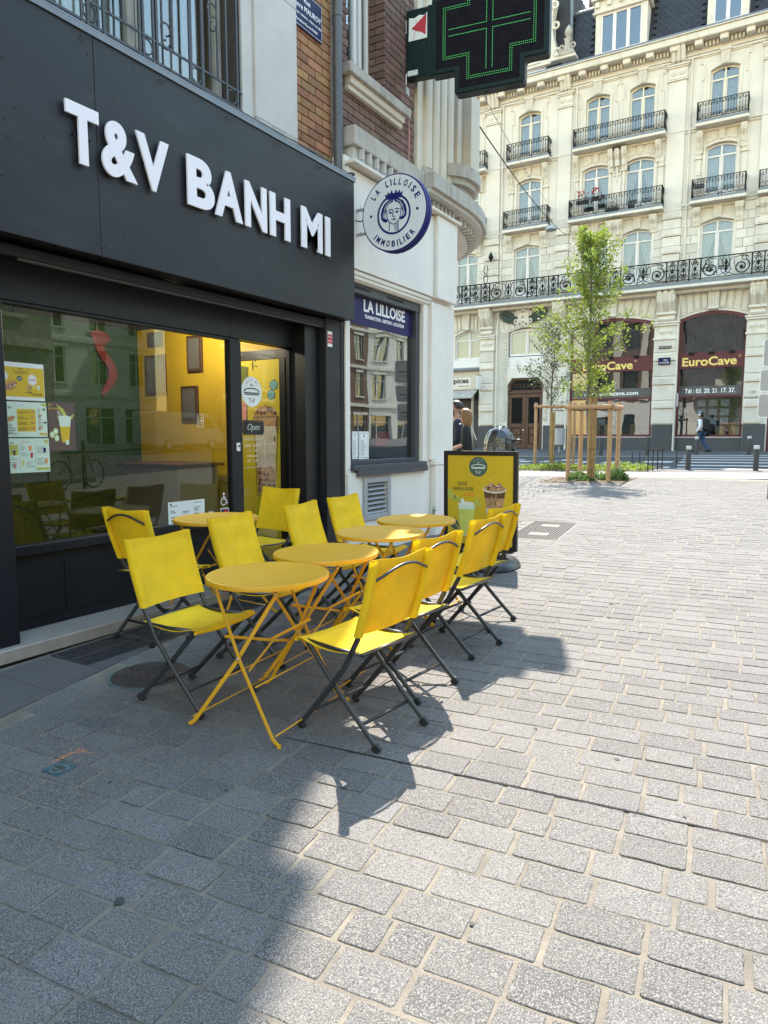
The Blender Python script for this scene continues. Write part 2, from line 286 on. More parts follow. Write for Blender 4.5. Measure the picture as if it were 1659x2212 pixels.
# ---------------- mesh helpers ----------------
def ori(o):
    """world position of an (untransformed) parent chain"""
    v = Vector((0, 0, 0))
    while o is not None:
        v += o.location; o = o.parent
    return v
class MB:
    def __init__(s): s.v = []; s.f = []; s.mi = []; s.cur = 0; s.smooth = False
    def add(s, vs, fs, mi=None):
        b = len(s.v); s.v.extend([tuple(v) for v in vs])
        for f in fs: s.f.append(tuple(b + i for i in f)); s.mi.append(s.cur if mi is None else mi)
        return s
    def box(s, x0, x1, y0, y1, z0, z1, b=0.0, mtx=None):
        if x0 > x1: x0, x1 = x1, x0
        if y0 > y1: y0, y1 = y1, y0
        if z0 > z1: z0, z1 = z1, z0
        if b <= 0:
            vs = [(x, y, z) for x in (x0, x1) for y in (y0, y1) for z in (z0, z1)]
            fs = [(0, 1, 3, 2), (4, 6, 7, 5), (0, 4, 5, 1), (2, 3, 7, 6), (0, 2, 6, 4), (1, 5, 7, 3)]
        else:
            vs = []; idx = {}
            for i, x in enumerate((x0, x1)):
                for j, y in enumerate((y0, y1)):
                    for k, z in enumerate((z0, z1)):
                        sx, sy, sz = (1 - 2 * i) * b, (1 - 2 * j) * b, (1 - 2 * k) * b
                        idx[i, j, k, 0] = len(vs); vs.append((x, y + sy, z + sz))
                        idx[i, j, k, 1] = len(vs); vs.append((x + sx, y, z + sz))
                        idx[i, j, k, 2] = len(vs); vs.append((x + sx, y + sy, z))
            g = lambda i, j, k, a: idx[i, j, k, a]
            fs = []
            for i in (0, 1):
                q = [g(i, 0, 0, 0), g(i, 0, 1, 0), g(i, 1, 1, 0), g(i, 1, 0, 0)]; fs.append(q if i == 0 else q[::-1])
                q = [g(0, i, 0, 1), g(1, i, 0, 1), g(1, i, 1, 1), g(0, i, 1, 1)]; fs.append(q if i == 0 else q[::-1])
                q = [g(0, 0, i, 2), g(0, 1, i, 2), g(1, 1, i, 2), g(1, 0, i, 2)]; fs.append(q if i == 0 else q[::-1])
            for i in (0, 1):
                for j in (0, 1):
                    q = [g(i, j, 0, 0), g(i, j, 0, 1), g(i, j, 1, 1), g(i, j, 1, 0)]; fs.append(q if i == j else q[::-1])
                    q = [g(i, 0, j, 0), g(i, 1, j, 0), g(i, 1, j, 2), g(i, 0, j, 2)]; fs.append(q if i != j else q[::-1])
                    q = [g(0, i, j, 1), g(0, i, j, 2), g(1, i, j, 2), g(1, i, j, 1)]; fs.append(q if i != j else q[::-1])
                    for k in (0, 1):
                        q = [g(i, j, k, 0), g(i, j, k, 1), g(i, j, k, 2)]; fs.append(q if (i + j + k) % 2 == 1 else q[::-1])
        if mtx is not None: vs = [mtx @ Vector(v) for v in vs]
        return s.add(vs, fs)
    def prism(s, pts, mtx, t, t0=0.0, back=True):
        """flat outline in local xy, extruded along local z from t0 to t, placed by mtx"""
        n = len(pts)
        tri = tessellate_polygon([[Vector((p[0], p[1], 0)) for p in pts]])
        area = sum(pts[i][0] * pts[(i + 1) % n][1] - pts[(i + 1) % n][0] * pts[i][1] for i in range(n))
        vs = [mtx @ Vector((p[0], p[1], t0)) for p in pts] + [mtx @ Vector((p[0], p[1], t)) for p in pts]
        fs = []
        for a, b, c in tri:
            pa, pb, pc = pts[a], pts[b], pts[c]
            cr = (pb[0] - pa[0]) * (pc[1] - pa[1]) - (pb[1] - pa[1]) * (pc[0] - pa[0])
            if cr < 0: b, c = c, b
            fs.append((a + n, b + n, c + n))
            if back: fs.append((c, b, a))
        if abs(t - t0) > 1e-6:
            for i in range(n):
                j = (i + 1) % n
                fs.append((i, j, j + n, i + n) if area > 0 else (j, i, i + n, j + n))
        return s.add(vs, fs)
    def tube(s, pts, r, n=6, cap=True, closed=False, flat=None, r2=None):
        """swept tube; flat=(w,h,upvector) makes a rectangular-oval section"""
        pts = [Vector(p) for p in pts]; m = len(pts); rings = []
        up = Vector((0, 0, 1)) if flat is None else Vector(flat[2])
        pu = None
        for i, p in enumerate(pts):
            a = pts[i - 1] if (i > 0 or closed) else p
            b = pts[(i + 1) % m] if (i < m - 1 or closed) else p
            d = (b - a)
            if d.length < 1e-9: d = Vector((0, 0, 1))
            d.normalize()
            if pu is None or flat is not None:
                u = d.cross(up)
                if u.length < 1e-3: u = d.cross(Vector((1, 0, 0)))
                if u.length < 1e-3: u = d.cross(Vector((0, 1, 0)))
            else:
                u = pu - d * pu.dot(d)
                if u.length < 1e-6: u = d.cross(up)
            u.normalize(); pu = u; w = d.cross(u).normalized()
            rr = r if not isinstance(r, (list, tuple)) else r[i]
            ring = []
            for k in range(n):
                t = 2 * math.pi * (k + 0.5) / n
                if flat is None: q = p + u * (rr * math.cos(t)) + w * (rr * math.sin(t))
                else: q = p + u * (flat[0] * math.cos(t)) + w * (flat[1] * math.sin(t))
                ring.append(q)
            rings.append(ring)
        vs = [q for ring in rings for q in ring]; fs = []
        for i in range(m if closed else m - 1):
            a = i * n; b = ((i + 1) % m) * n
            for k in range(n): fs.append((a + k, a + (k + 1) % n, b + (k + 1) % n, b + k))
        if cap and not closed: fs.append(tuple(range(n))[::-1]); fs.append(tuple((m - 1) * n + k for k in range(n)))
        return s.add(vs, fs)
    def lathe(s, prof, c, n=16, ax='z', sx=1.0, sy=1.0):
        vs = []; fs = []; m = len(prof)
        for r, h in prof:
            for k in range(n):
                t = 2 * math.pi * k / n; a, b = r * math.cos(t) * sx, r * math.sin(t) * sy
                if ax == 'z': vs.append((c[0] + a, c[1] + b, c[2] + h))
                elif ax == 'y': vs.append((c[0] + a, c[1] + h, c[2] - b))
                else: vs.append((c[0] + h, c[1] + a, c[2] + b))
        for i in range(m - 1):
            for k in range(n): fs.append((i * n + k, i * n + (k + 1) % n, (i + 1) * n + (k + 1) % n, (i + 1) * n + k))
        fs.append(tuple(range(n))[::-1]); fs.append(tuple((m - 1) * n + k for k in range(n)))
        return s.add(vs, fs)
    def ring(s, c, rad, r, plane='x', n=16, k=5, a0=0, a1=360, sz=1.0):
        pts = []; full = abs(a1 - a0) >= 360; cnt = n if full else n + 1
        for i in range(cnt):
            t = R(a0 + (a1 - a0) * i / n); a, b = rad * math.cos(t), rad * math.sin(t) * sz
            if plane == 'x': pts.append((c[0], c[1] + a, c[2] + b))
            elif plane == 'y': pts.append((c[0] + a, c[1], c[2] + b))
            else: pts.append((c[0] + a, c[1] + b, c[2]))
        return s.tube(pts, r, k, closed=full)
    def mesh(s, name, mats, o=Vector((0, 0, 0)), smooth=False):
        me = bpy.data.meshes.new(name)
        me.from_pydata([(v[0] - o[0], v[1] - o[1], v[2] - o[2]) for v in s.v], [], s.f)
        if not isinstance(mats, (list, tuple)): mats = [mats]
        for m_ in mats: me.materials.append(m_)
        if len(mats) > 1: me.polygons.foreach_set('material_index', s.mi)
        if smooth:
            me.polygons.foreach_set('use_smooth', [True] * len(me.polygons))
        me.update()
        return me
    def build(s, name, mats, parent=None, smooth=False, local=False, **kw):
        o = bpy.data.objects.new(name, s.mesh(name, mats, Vector((0, 0, 0)) if (parent is None or local) else ori(parent), smooth))
        COL.objects.link(o); o.parent = parent
        if smooth == 'auto':
            pass
        tag(o, **kw)
        return o
def tag(o, label=None, cat=None, group=None, kind=None):
    if label: o['label'] = label
    if cat: o['category'] = cat
    if group: o['group'] = group
    if kind: o['kind'] = kind
    return o
def thing(name, loc, label, cat, group=None, rz=0.0, tilt=False):
    o = bpy.data.objects.new(name, None); COL.objects.link(o)
    o.empty_display_size = 0.2
    o.location = loc
    if tilt: o.rotation_euler = (Matrix.Rotation(TILT, 3, 'X') @ Matrix.Rotation(rz, 3, 'Z')).to_euler()
    else: o.rotation_euler = (0, 0, rz)
    return tag(o, label, cat, group)
def copy_tree(o, parent=None, **kw):
    c = o.copy(); COL.objects.link(c)
    if parent is not None: c.parent = parent
    for ch in list(o.children): copy_tree(ch, c)
    for k, v in kw.items(): c[k] = v
    return c
def shade_auto(o, ang=35):
    me = o.data
    me.polygons.foreach_set('use_smooth', [True] * len(me.polygons))
    try: me.set_sharp_from_angle(angle=R(ang))
    except Exception: pass
    return o
def pieces(parent, name, specs, mats, mesh=None, limit=300, bev=0.04, key=None):
    """specs: (matrix) placing a unit piece; the first `limit` (by key) are objects sharing one mesh, the rest is one stuff mesh"""
    if mesh is None:
        mb = MB(); mb.box(-.5, .5, -.5, .5, -.5, .5); mesh = [mb.mesh(name, mats)]
    if key: specs = sorted(specs, key=key)
    for i, sp in enumerate(specs[:limit]):
        mx = sp[0]
        o = bpy.data.objects.new(name, mesh[sp[1] % len(mesh)])
        COL.objects.link(o); o.parent = parent
        o.matrix_local = mx
    if len(specs) > limit:
        mb = MB()
        for sp in specs[limit:]:
            me = mesh[sp[1] % len(mesh)] if len(sp) < 3 or sp[2] is None else sp[2]
            mb.add([sp[0] @ v.co for v in me.vertices], [tuple(p.vertices) for p in me.polygons])
        mb.build(name, mats, parent, local=True, kind='stuff')
def bevel_unit(name, mats, sx, sy, sz, b):
    """a box of real size sx,sy,sz with chamfer b, centred"""
    mb = MB(); mb.box(-sx / 2, sx / 2, -sy / 2, sy / 2, -sz / 2, sz / 2, b)
    return mb.mesh(name, mats)
FX = lambda x, y, z: Matrix(((0, 0, 1, x), (1, 0, 0, y), (0, 1, 0, z), (0, 0, 0, 1)))      # faces +X, reads along +Y
FY = lambda x, y, z: Matrix(((1, 0, 0, x), (0, 0, -1, y), (0, 1, 0, z), (0, 0, 0, 1)))     # faces -Y, reads along +X
_fc = {}
def text_into(mb, s, mtx, height, t=0.002, sx=1.0, off=0.0, align='LEFT', space=1.0, shear=0.0, width=None, t0=0.0, res=3):
    """text outlines as geometry; height = cap height"""
    key = (s, off, space, shear, align, res)
    if key not in _fc:
        cu = bpy.data.curves.new('t', 'FONT'); cu.body = s; cu.size = 1.0; cu.offset = off; cu.space_character = space; cu.shear = shear
        cu.align_x = align; cu.resolution_u = res
        cu.fill_mode = 'FRONT'; cu.extrude = 0
        ob = bpy.data.objects.new('t', cu); COL.objects.link(ob)
        dg = bpy.context.evaluated_depsgraph_get(); dg.update()
        me = bpy.data.meshes.new_from_object(ob.evaluated_get(dg))
        bm = bmesh.new(); bm.from_mesh(me)
        bmesh.ops.remove_doubles(bm, verts=bm.verts, dist=1e-5)
        bm.faces.ensure_lookup_table()
        ve = [v.co.copy() for v in bm.verts]; bm.verts.index_update()
        fa = [[v.index for v in f.verts] for f in bm.faces]
        ed = []
        for e in bm.edges:
            if len(e.link_faces) == 1:
                f = e.link_faces[0]; l = [l for l in f.loops if l.edge == e][0]
                ed.append((l.vert.index, l.link_loop_next.vert.index))
        bm.free(); bpy.data.objects.remove(ob); bpy.data.curves.remove(cu); bpy.data.meshes.remove(me)
        _fc[key] = (ve, fa, ed)
    ve, fa, ed = _fc[key]
    if not ve: return mb
    k = height / 0.69
    w = max(v.x for v in ve) - min(v.x for v in ve); x_0 = min(v.x for v in ve)
    fx = k * sx
    if width: fx = width / w
    n = len(ve)
    zn = sum((fa_ := 0) for _ in ())
    flip = False
    if fa:
        a, b, c = [ve[i] for i in fa[0][:3]]
        flip = (b - a).cross(c - a).z < 0
    shift = x_0 if align == 'LEFT' else 0
    P = lambda v, z: mtx @ Vector(((v.x - shift) * fx, v.y * k, z))
    vs = [P(v, t) for v in ve]; fs = [f[::-1] if flip else f for f in fa]
    if t - t0 > 0.0005:
        vs += [P(v, t0) for v in ve]
        for a, b in ed:
            fs.append((b, a, a + n, b + n) if not flip else (a, b, b + n, a + n))
    return mb.add(vs, fs)
def circ(cx, cy, r, n=24, sy=1.0, a0=0, a1=360):
    full = a1 - a0 >= 360
    return [(cx + r * math.cos(R(a0 + (a1 - a0) * i / (n if full else n - 1))), cy + r * sy * math.sin(R(a0 + (a1 - a0) * i / (n if full else n - 1)))) for i in range(n)]
def strip(pts, w):
    """outline of a flat stroke of width w along pts"""
    L_, R_ = [], []
    for i, p in enumerate(pts):
        a = pts[max(i - 1, 0)]; b = pts[min(i + 1, len(pts) - 1)]
        dx, dy = b[0] - a[0], b[1] - a[1]; l = math.hypot(dx, dy) or 1
        ww = w if not isinstance(w, (list, tuple)) else w[i]
        L_.append((p[0] - dy / l * ww / 2, p[1] + dx / l * ww / 2)); R_.append((p[0] + dy / l * ww / 2, p[1] - dx / l * ww / 2))
    return L_ + R_[::-1]
def ringpoly(mb, mtx, cx, cy, r0, r1, t, n=40, t0=0.0):
    vs = []; fs = []
    for i in range(n):
        a = 2 * math.pi * i / n
        for rr in (r0, r1): vs.append(mtx @ Vector((cx + rr * math.cos(a), cy + rr * math.sin(a), t)))
    for i in range(n):
        j = (i + 1) % n; fs.append((2 * i, 2 * i + 1, 2 * j + 1, 2 * j))
    mb.add(vs, fs)
def wall_holes(mb, outline, holes, mtx, depth):
    """wall skin in local xy (front at z=0) with holes, reveals run back to z=-depth, plus back skin"""
    loops = [outline] + holes
    vl = [[Vector((p[0], p[1], 0)) for p in l] for l in loops]
    tri = tessellate_polygon(vl)
    flat = [p for l in loops for p in l]; n = len(flat)
    vs = [mtx @ Vector((p[0], p[1], 0)) for p in flat] + [mtx @ Vector((p[0], p[1], -depth)) for p in flat]
    fs = []
    for a, b, c in tri:
        pa, pb, pc = flat[a], flat[b], flat[c]
        cr = (pb[0] - pa[0]) * (pc[1] - pa[1]) - (pb[1] - pa[1]) * (pc[0] - pa[0])
        if abs(cr) < 1e-12: continue
        if cr < 0: b, c = c, b
        fs.append((a, b, c)); fs.append((c + n, b + n, a + n))
    base = 0
    for l in loops:
        m = len(l)
        for i in range(m): a = base + i; b = base + (i + 1) % m; fs.append((a, b, b + n, a + n))
        base += m
    mb.add(vs, fs)
def arch(x0, x1, z0, zc, rise, n=10):
    """opening outline: rectangle with a segmental arched head whose crown is at zc"""
    pts = [(x0, z0), (x1, z0)]
    for i in range(n + 1):
        u = 1 - 2 * i / n
        pts.append(((x0 + x1) / 2 + u * (x1 - x0) / 2, zc - rise * u * u))
    return pts
# =====================================================================
# GROUND (everything flat lives under one gently tilted frame)
# =====================================================================
def tilted(o):
    o.rotation_euler = (TILT, 0, 0); return o
def plane_mb(x0, x1, y0, y1, z, nx=1, ny=1):
    mb = MB(); mb.add([(x0, y0, z), (x1, y0, z), (x1, y1, z), (x0, y1, z)], [(0, 1, 2, 3)]); return mb
# base sheet to the horizon
g0 = tilted(plane_mb(-300, 300, -60, 420, -0.06).build('ground', M['asphalt'], kind='structure'))
sq = tilted(plane_mb(-4.45, 9.0, -8, 19.2, -0.0036).build('paved_square', M['mortar'], kind='structure'))
sq2 = MB()
sq2.add([(-16, 8.7, -0.0075), (-4.45, 8.7, -0.0075), (-4.45, 19.2, -0.0075), (-16, 19.2, -0.0075)], [(0, 1, 2, 3)])
tilted(sq2.build('side_street_paving', M['granite_slab'], kind='structure'))
ROT = R(5.5)
cr, sr = math.cos(ROT), math.sin(ROT)
def stone_mesh(L, Wd, seed, simple=False):
    """sett with slightly irregular sawn outline and worn arris; top at z=0"""
    rn = random.Random(seed)
    if simple:
        mb = MB(); a, b = L / 2, Wd / 2
        j = lambda: rn.uniform(-.002, .002)
        o = [(-a + j(), -b + j()), (a + j(), -b + j()), (a + j(), b + j()), (-a + j(), b + j())]
        e = 0.004
        top = [(x - math.copysign(e, x), y - math.copysign(e, y), 0) for x, y in o]
        vs = top + [(x, y, -0.010) for x, y in o]
        fs = [(0, 1, 2, 3)] + [(i + 4, (i + 1) % 4 + 4, (i + 1) % 4, i) for i in range(4)]
        mb.add(vs, fs); return mb.mesh('paving_stone', M['granite'])
    a, b = L / 2, Wd / 2; pts = []
    c = rn.uniform(.004, .009)
    def side(p, q, n):
        for i in range(n):
            t = (i + 0.5 * 0) / n
            w = rn.uniform(-.0022, .0022) if i else 0
            d = (q[0] - p[0], q[1] - p[1]); l = math.hypot(*d)
            pts.append((p[0] + d[0] * t - d[1] / l * w, p[1] + d[1] * t + d[0] / l * w))
    n1, n2 = max(4, int(L / .045)), 4
    side((-a + c, -b), (a - c, -b), n1); side((a - c, -b), (a, -b + c), 1); side((a, -b + c), (a, b - c), n2); side((a, b - c), (a - c, b), 1)
    side((a - c, b), (-a + c, b), n1); side((-a + c, b), (-a, b - c), 1); side((-a, b - c), (-a, -b + c), n2); side((-a, -b + c), (-a + c, -b), 1)
    n = len(pts); e = 0.0022
    ins = [(x * (1 - e / a), y * (1 - e / b)) for x, y in pts]
    vs = [(x, y, rn.uniform(-.0004, .0003)) for x, y in ins] + [(x, y, -0.0018) for x, y in pts] + [(x, y, -0.012) for x, y in pts]
    fs = [tuple(range(n))] + [(n + i, n + (i + 1) % n, (i + 1) % n, i) for i in range(n)] + [(2 * n + i, 2 * n + (i + 1) % n, n + (i + 1) % n, n + i) for i in range(n)]
    mb = MB(); mb.add(vs, fs); return mb.mesh('paving_stone', M['granite'])
LENS = [0.115, 0.19, 0.205, 0.215, 0.235, 0.37]
SM = {i: [stone_mesh(L, 0.1355, i * 10 + k) for k in range(5)] for i, L in enumerate(LENS)}
SS = {i: [stone_mesh(L, 0.1365, i * 10 + k + 500, True) for k in range(3)] for i, L in enumerate(LENS)}
def in_view(x, y, m=0.0):
    f = -x * math.sin(YAW) + y * math.cos(YAW); a = x * math.cos(YAW) + y * math.sin(YAW)
    return f > 0.9 - m and abs(a) < f * 0.56 + 0.45 + m
def manhole_hit(x, y, r):
    if math.hypot(x + 3.20, y - 2.70) < 0.225 + r: return True
    if -2.72 - r < x < -2.56 + r and 1.66 - r < y < 1.80 + r: return True
    if -3.36 - r < x < -2.52 + r and 8.33 - r < y < 9.92 + r and abs((x + 2.94) - (-0.11) * (y - 9.12)) < 0.33 + r: return True
    if tree_pit(x, y): return True
    return False
PIT = [(-5.47, 16.38), (-3.56, 16.68), (-3.61, 18.43), (-5.5, 18.0)]
def inpoly(x, y, P):
    r_ = False
    for i in range(len(P)):
        (x1, y1), (x2, y2) = P[i], P[i - 1]
        if (y1 > y) != (y2 > y) and x < (x2 - x1) * (y - y1) / (y2 - y1) + x1: r_ = not r_
    return r_
def tree_pit(x, y): return inpoly(x, y, PIT)
def slab_edge(y): return -3.36 - (y - 1.9) * 0.2 if y < 3.6 else -3.70
specs = []; VR = []
rs = random.Random(11)
v = -1.5; row = 0
while v < 21.5:
    pitch = 0.1475 + rs.uniform(-.002, .002); vc = v + pitch / 2
    u = -8 + rs.uniform(0, .2)
    while u < 5.5:
        k = rs.choices(range(6), (1.4, 2, 3, 3, 2, .42))[0]; L = LENS[k]; joint = rs.uniform(.011, .021)
        uc = u + L / 2; u += L + joint
        x = uc * cr - vc * sr; y = uc * sr + vc * cr
        if y > 18.6 or not in_view(x, y, 1.5): continue
        if x - L * .1 < (slab_edge(y) if y < 9 else -30) or (y < 9.0 and x < -3.7): continue
        if manhole_hit(x, y, -.03): continue
        near = math.hypot(x, y)
        a = ROT + rs.gauss(0, .003)
        mx = Matrix.Translation((x + rs.uniform(-.001, .001), y + rs.uniform(-.001, .001), rs.gauss(0, .0009))) @ Matrix.Rotation(a, 4, 'Z') @ Matrix.Rotation(rs.gauss(0, .0035), 4, 'X')
        pool = SM[k] if near < 9 else SS[k]
        specs.append((mx, 0, pool[rs.randrange(len(pool))], near))
    v += pitch; row += 1; VR.append(v)
specs.sort(key=lambda s_: s_[3])
for s_ in specs[:300]:
    o = bpy.data.objects.new('paving_stone', s_[2]); COL.objects.link(o); o.parent = sq; o.matrix_local = s_[0]
mbs = MB()
for s_ in specs[300:]:
    me = s_[2]
    mbs.add([s_[0] @ v_.co for v_ in me.vertices], [tuple(p.vertices) for p in me.polygons])
mbs.build('paving_stone', M['granite'], sq, local=True, kind='stuff')
# long cracked open joint
ck = MB(); cpts = []
for i in range(46):
    t = i / 45; u_ = -1.75 + t * 2.35; v_ = min(VR, key=lambda q: abs(q - 2.654)) + rs.uniform(-.002, .002); x = u_ * cr - v_ * sr; y = u_ * sr + v_ * cr
    cpts.append((x, y))
ck.prism(strip(cpts, [0.003 + 0.010 * math.sin(math.pi * min(1, i / 44)) * rs.uniform(.4, 1.25) for i in range(46)]), Matrix.Identity(4), 0.0012, back=False)
ck.build('open_joint', M['void'], sq, local=True)
gm = MB()
for (x, y, r_) in ((-1.62, 1.52, .014), (-1.72, 1.30, .02), (-0.62, 2.98, .014), (-1.02, 3.1, .010), (-1.25, 5.6, .02), (-0.9, 4.9, .012), (-1.75, 5.05, .010), (-1.5, 2.2, .010), (-.35, 2.35, .008), (-1.9, 1.95, .009), (-.75, 1.75, .009)) + tuple((rs.uniform(-2.6, 1.2), rs.uniform(1.4, 7.5), rs.uniform(.004, .010)) for _ in range(46)):
    gm.prism([(x + r_ * rs.uniform(.6, 1.15) * math.cos(i * .7), y + r_ * rs.uniform(.6, 1.15) * math.sin(i * .7)) for i in range(9)], Matrix.Identity(4), 0.0016, back=False)
gm.build('stain', M['gum'], sq, local=True)
# ---- large slabs along the facade ----
ss = tilted(plane_mb(-4.3, -3.2, -2, 9.0, -0.0028).build('slab_strip', M['mortar'], kind='structure'))
def slab(poly):
    mb = MB(); cx = sum(p[0] for p in poly) / len(poly); cy = sum(p[1] for p in poly) / len(poly)
    P = [((p[0] - cx) * 0.992 + cx, (p[1] - cy) * 0.992 + cy) for p in poly]
    mb.prism(P, Matrix.Identity(4), 0.003, -0.02); mb.build('paving_slab', M['granite_slab'], ss, local=True)
ycuts = [0.3, 1.0, 1.62, 2.25, 2.61]
for a, b in zip(ycuts, ycuts[1:]): slab([(-4.02, a), (slab_edge(a) - .01, a), (slab_edge(b) - .01, b), (-4.02, b)])
yc = [2.61, 3.15, 3.66]
for a, b in zip(yc, yc[1:]): slab([(-3.655, a), (slab_edge(a) - .012, a), (slab_edge(b) - .012, b), (-3.655, b)])
yc = [4.95 + .62 * i for i in range(7)]
for a, b in zip(yc, yc[1:]): slab([(-4.06, a), (-3.712, a), (-3.712, b), (-4.06, b)])
# ---- drain grates ----
def grate(y0, y1, lab):
    t = thing('drain_grate', (-3.84, (y0 + y1) / 2, gz((y0 + y1) / 2)), lab, 'drain grate', 'iron drain grates along the doorstep', tilt=True)
    hl = (y1 - y0) / 2
    mb = MB(); mb.box(-.18, .18, -hl, hl, -.0025, -.0015); mb.build('pit', M['void'], t, local=True)
    mb = MB()
    for s_ in (-1, 1): mb.box(s_ * .18 - .012, s_ * .18 + .012, -hl, hl, -.02, .004, .002)
    mb.box(-.18, .18, -hl, -hl + .02, -.02, .004, .002); mb.box(-.18, .18, hl - .02, hl, -.02, .004, .002)
    mb.box(-.012, .012, -hl, hl, -.018, .0035, .002)
    mb.build('frame', M['grate_iron'], t, local=True)
    me = bevel_unit('bar', M['grate_iron'], .155, .013, .02, .002)
    n = int((y1 - y0 - .04) / .03)
    sp = []
    for i in range(n):
        y = -hl + .035 + (2 * hl - .07) * i / (n - 1)
        for s_ in (-1, 1): sp.append((Matrix.Translation((s_ * .092, y, -.0068)) @ Matrix.Rotation(R(14), 4, 'Z'), 0))
    pieces(t, 'bar', sp, M['grate_iron'], [me])
grate(2.62, 3.14, 'black cast iron drain grate nearest the camera, in front of the white stone step')
grate(3.16, 3.68, 'black slotted drain grate under the rear chair beside the doorstep')
grate(3.98, 4.9, 'farther black drain grate under the table by the shop window')
# ---- round manhole ----
t = thing('manhole_cover', (-3.20, 2.70, gz(2.70)), 'round rusty cast iron manhole cover with pale green rim under the front left chair', 'manhole cover', tilt=True)
mb = MB(); mb.lathe([(.238, -.01), (.238, .0015), (.220, .0025), (.220, -.003), (.1, -.003)], (0, 0, 0), 40); mb.build('rim', M['verdigris'], t, local=True)
mb = MB(); mb.lathe([(.217, -.01), (.217, .002), (.21, .003), (.01, .003)], (0, 0, 0), 40); mb.build('lid', M['rust_iron'], t, local=True)
mb = MB()
for i in range(-6, 7):
    for j in range(-4, 5):
        x, y = i * .036, j * .05 + (i % 2) * .025
        if math.hypot(x, y) < .19: mb.box(x - .013, x + .013, y - .019, y + .019, .002, .007, .002)
mb.build('tread', M['rust_iron'], t, local=True)
# ---- small water valve box ----
t = thing('valve_box', (-2.637, 1.728, gz(1.728)), 'small square blue-green water valve lid marked EAU set in the paving', 'valve box', tilt=True)
mb = MB(); mb.box(-.054, .054, -.05, .05, -.01, .002, .002); mb.build('frame', M['valve_blue'], t, local=True)
mb = MB(); mb.lathe([(.042, 0), (.042, .0035), (.038, .0045), (.005, .0045)], (0, 0, 0), 24); lid = mb.build('lid', M['verdigris'], t, local=True)
mb = MB(); I4 = Matrix.Translation((-.026, .008, 0)); text_into(mb, 'ROBINET', I4, .009, .0052, t0=.0043, width=.052, off=.01)
text_into(mb, 'EAU', Matrix.Translation((-.018, -.03, 0)), .013, .0052, t0=.0043, off=.02)
mb.prism(strip([(-.032, 0), (.032, 0)], .009), Matrix.Identity(4), .0056, .0043)
mb.build('lettering', M['print_ink'], t, local=True)
mb = MB()
for i in range(130):
    u_ = rs.random(); w = rs.gauss(0, .009)
    if u_ < .55: x, y = -2.715 - .01 * u_ + w * .7, 1.755 + u_ * .2 + w
    else: x, y = -2.735 + (u_ - .55) * .2 + w, 1.885 + w * .9
    r_ = rs.uniform(.0015, .0055)
    mb.prism([(x + r_ * rs.uniform(.5, 1.3) * math.cos(k * 1.05), y + r_ * rs.uniform(.5, 1.3) * math.sin(k * 1.05)) for k in range(6)], Matrix.Identity(4), .0016 + i * 4e-6, back=False)
o = tilted(mb.build('paint_mark', M['orange_spray'])); tag(o, 'patchy orange spray paint mark on the setts beside the valve lid', 'paint mark')
# ---- rectangular steel cover ----
t = thing('cable_cover', (-2.94, 9.12, gz(9.12)), 'rectangular treaded metal access cover in the sunlit paving right of the poster stand', 'access cover', rz=R(6.3), tilt=True)
mb = MB(); mb.box(-.33, .33, -.78, .78, -.01, .001, .001); mb.build('frame', M['cover_steel'], t, local=True)
for k in range(2):
    mb = MB(); mb.box(-.31, .31, -.755 + k * .765, -.01 + k * .765, .0005, .003, .001); pl = mb.build('plate', M['cover_steel'], t, local=True)
    mb = MB()
    for i in range(17):
        for j in range(20):
            x = -.285 + i * .0356; y = -.735 + k * .765 + j * .037
            if abs(x) < .13 and -.48 + k * .765 < y < -.28 + k * .765: continue
            mb.box(x - .011, x + .011, y - .011, y + .011, .003, .008)
    mb.build('tread', M['gum'], pl, local=True)
# ---- cycle path, beds, road ----
def sheet(name, P, z, m, kind='structure', parent=None):
    mb = MB(); mb.prism(P, Matrix.Identity(4), z, z, back=False); o = mb.build(name, m, parent, kind=kind, local=True)
    return tilted(o) if parent is None else o
A90 = lambda x, y: (x, y)
# path, planted bed, road and kerb lines, fanning slightly as in the photograph
Nf = lambda x: 17.95 + .26 * (x + 6.58)
Pf = lambda x: 20.24 + .285 * (x + 5.68)
Bf = lambda x: 23.1 + .27 * (x + 6.5)
Rf = lambda x: 29.02 + .38 * (x + 8.16)
def band(name, x0, x1, f, g, z, m, n=1):
    return sheet(name, [(x0, f(x0)), (x1, f(x1)), (x1, g(x1)), (x0, g(x0))], z, m)
band('cycle_path', -30, 6, Nf, Pf, 0.0, M['path_pink'])
band('planting_soil', -30, -3.78, Pf, Bf, 0.001, M['soil'])
sheet('pavement_strip', [(-3.78, Pf(-3.78)), (6, Pf(6)), (6, 24.9), (-.9, 23.0), (-3.78, Bf(-3.78) - 1.0)], 0.001, M['granite_slab'])
sheet('road', [(-60, 5), (-3.6, 22.5), (-.9, 23.0), (30, 31), (30, 43.5), (-60, 9.3)], -0.012, M['asphalt'])
sheet('far_pavement', [(-60, 9.3), (-30, Rf(-30)), (-8.16, Rf(-8.16)), (30, Rf(30)), (60, 60), (-60, 60)], 0.004, M['granite_slab'])
sheet('side_pavement', [(-60, 5), (-4.5, 19.0), (-4.5, Nf(-4.5)), (-8, Nf(-8)), (-30, Nf(-30))], -0.012, M['granite_slab'])
kb = MB(); kp = [(-30, Rf(-30)), (-8.6, Rf(-8.6)), (-5.4, Rf(-5.4)), (12, Rf(12))]
for a, b in zip(kp, kp[1:]):
    d = Vector((b[0] - a[0], b[1] - a[1], 0)); l = d.length; an = math.atan2(d.y, d.x); n = max(1, int(l / .9))
    for i in range(n):
        kb.box(l * i / n + .004, l * (i + 1) / n - .004, -.15, .03, -.05, .012, .006, Matrix.Translation((a[0], a[1], 0)) @ Matrix.Rotation(an, 4, 'Z'))
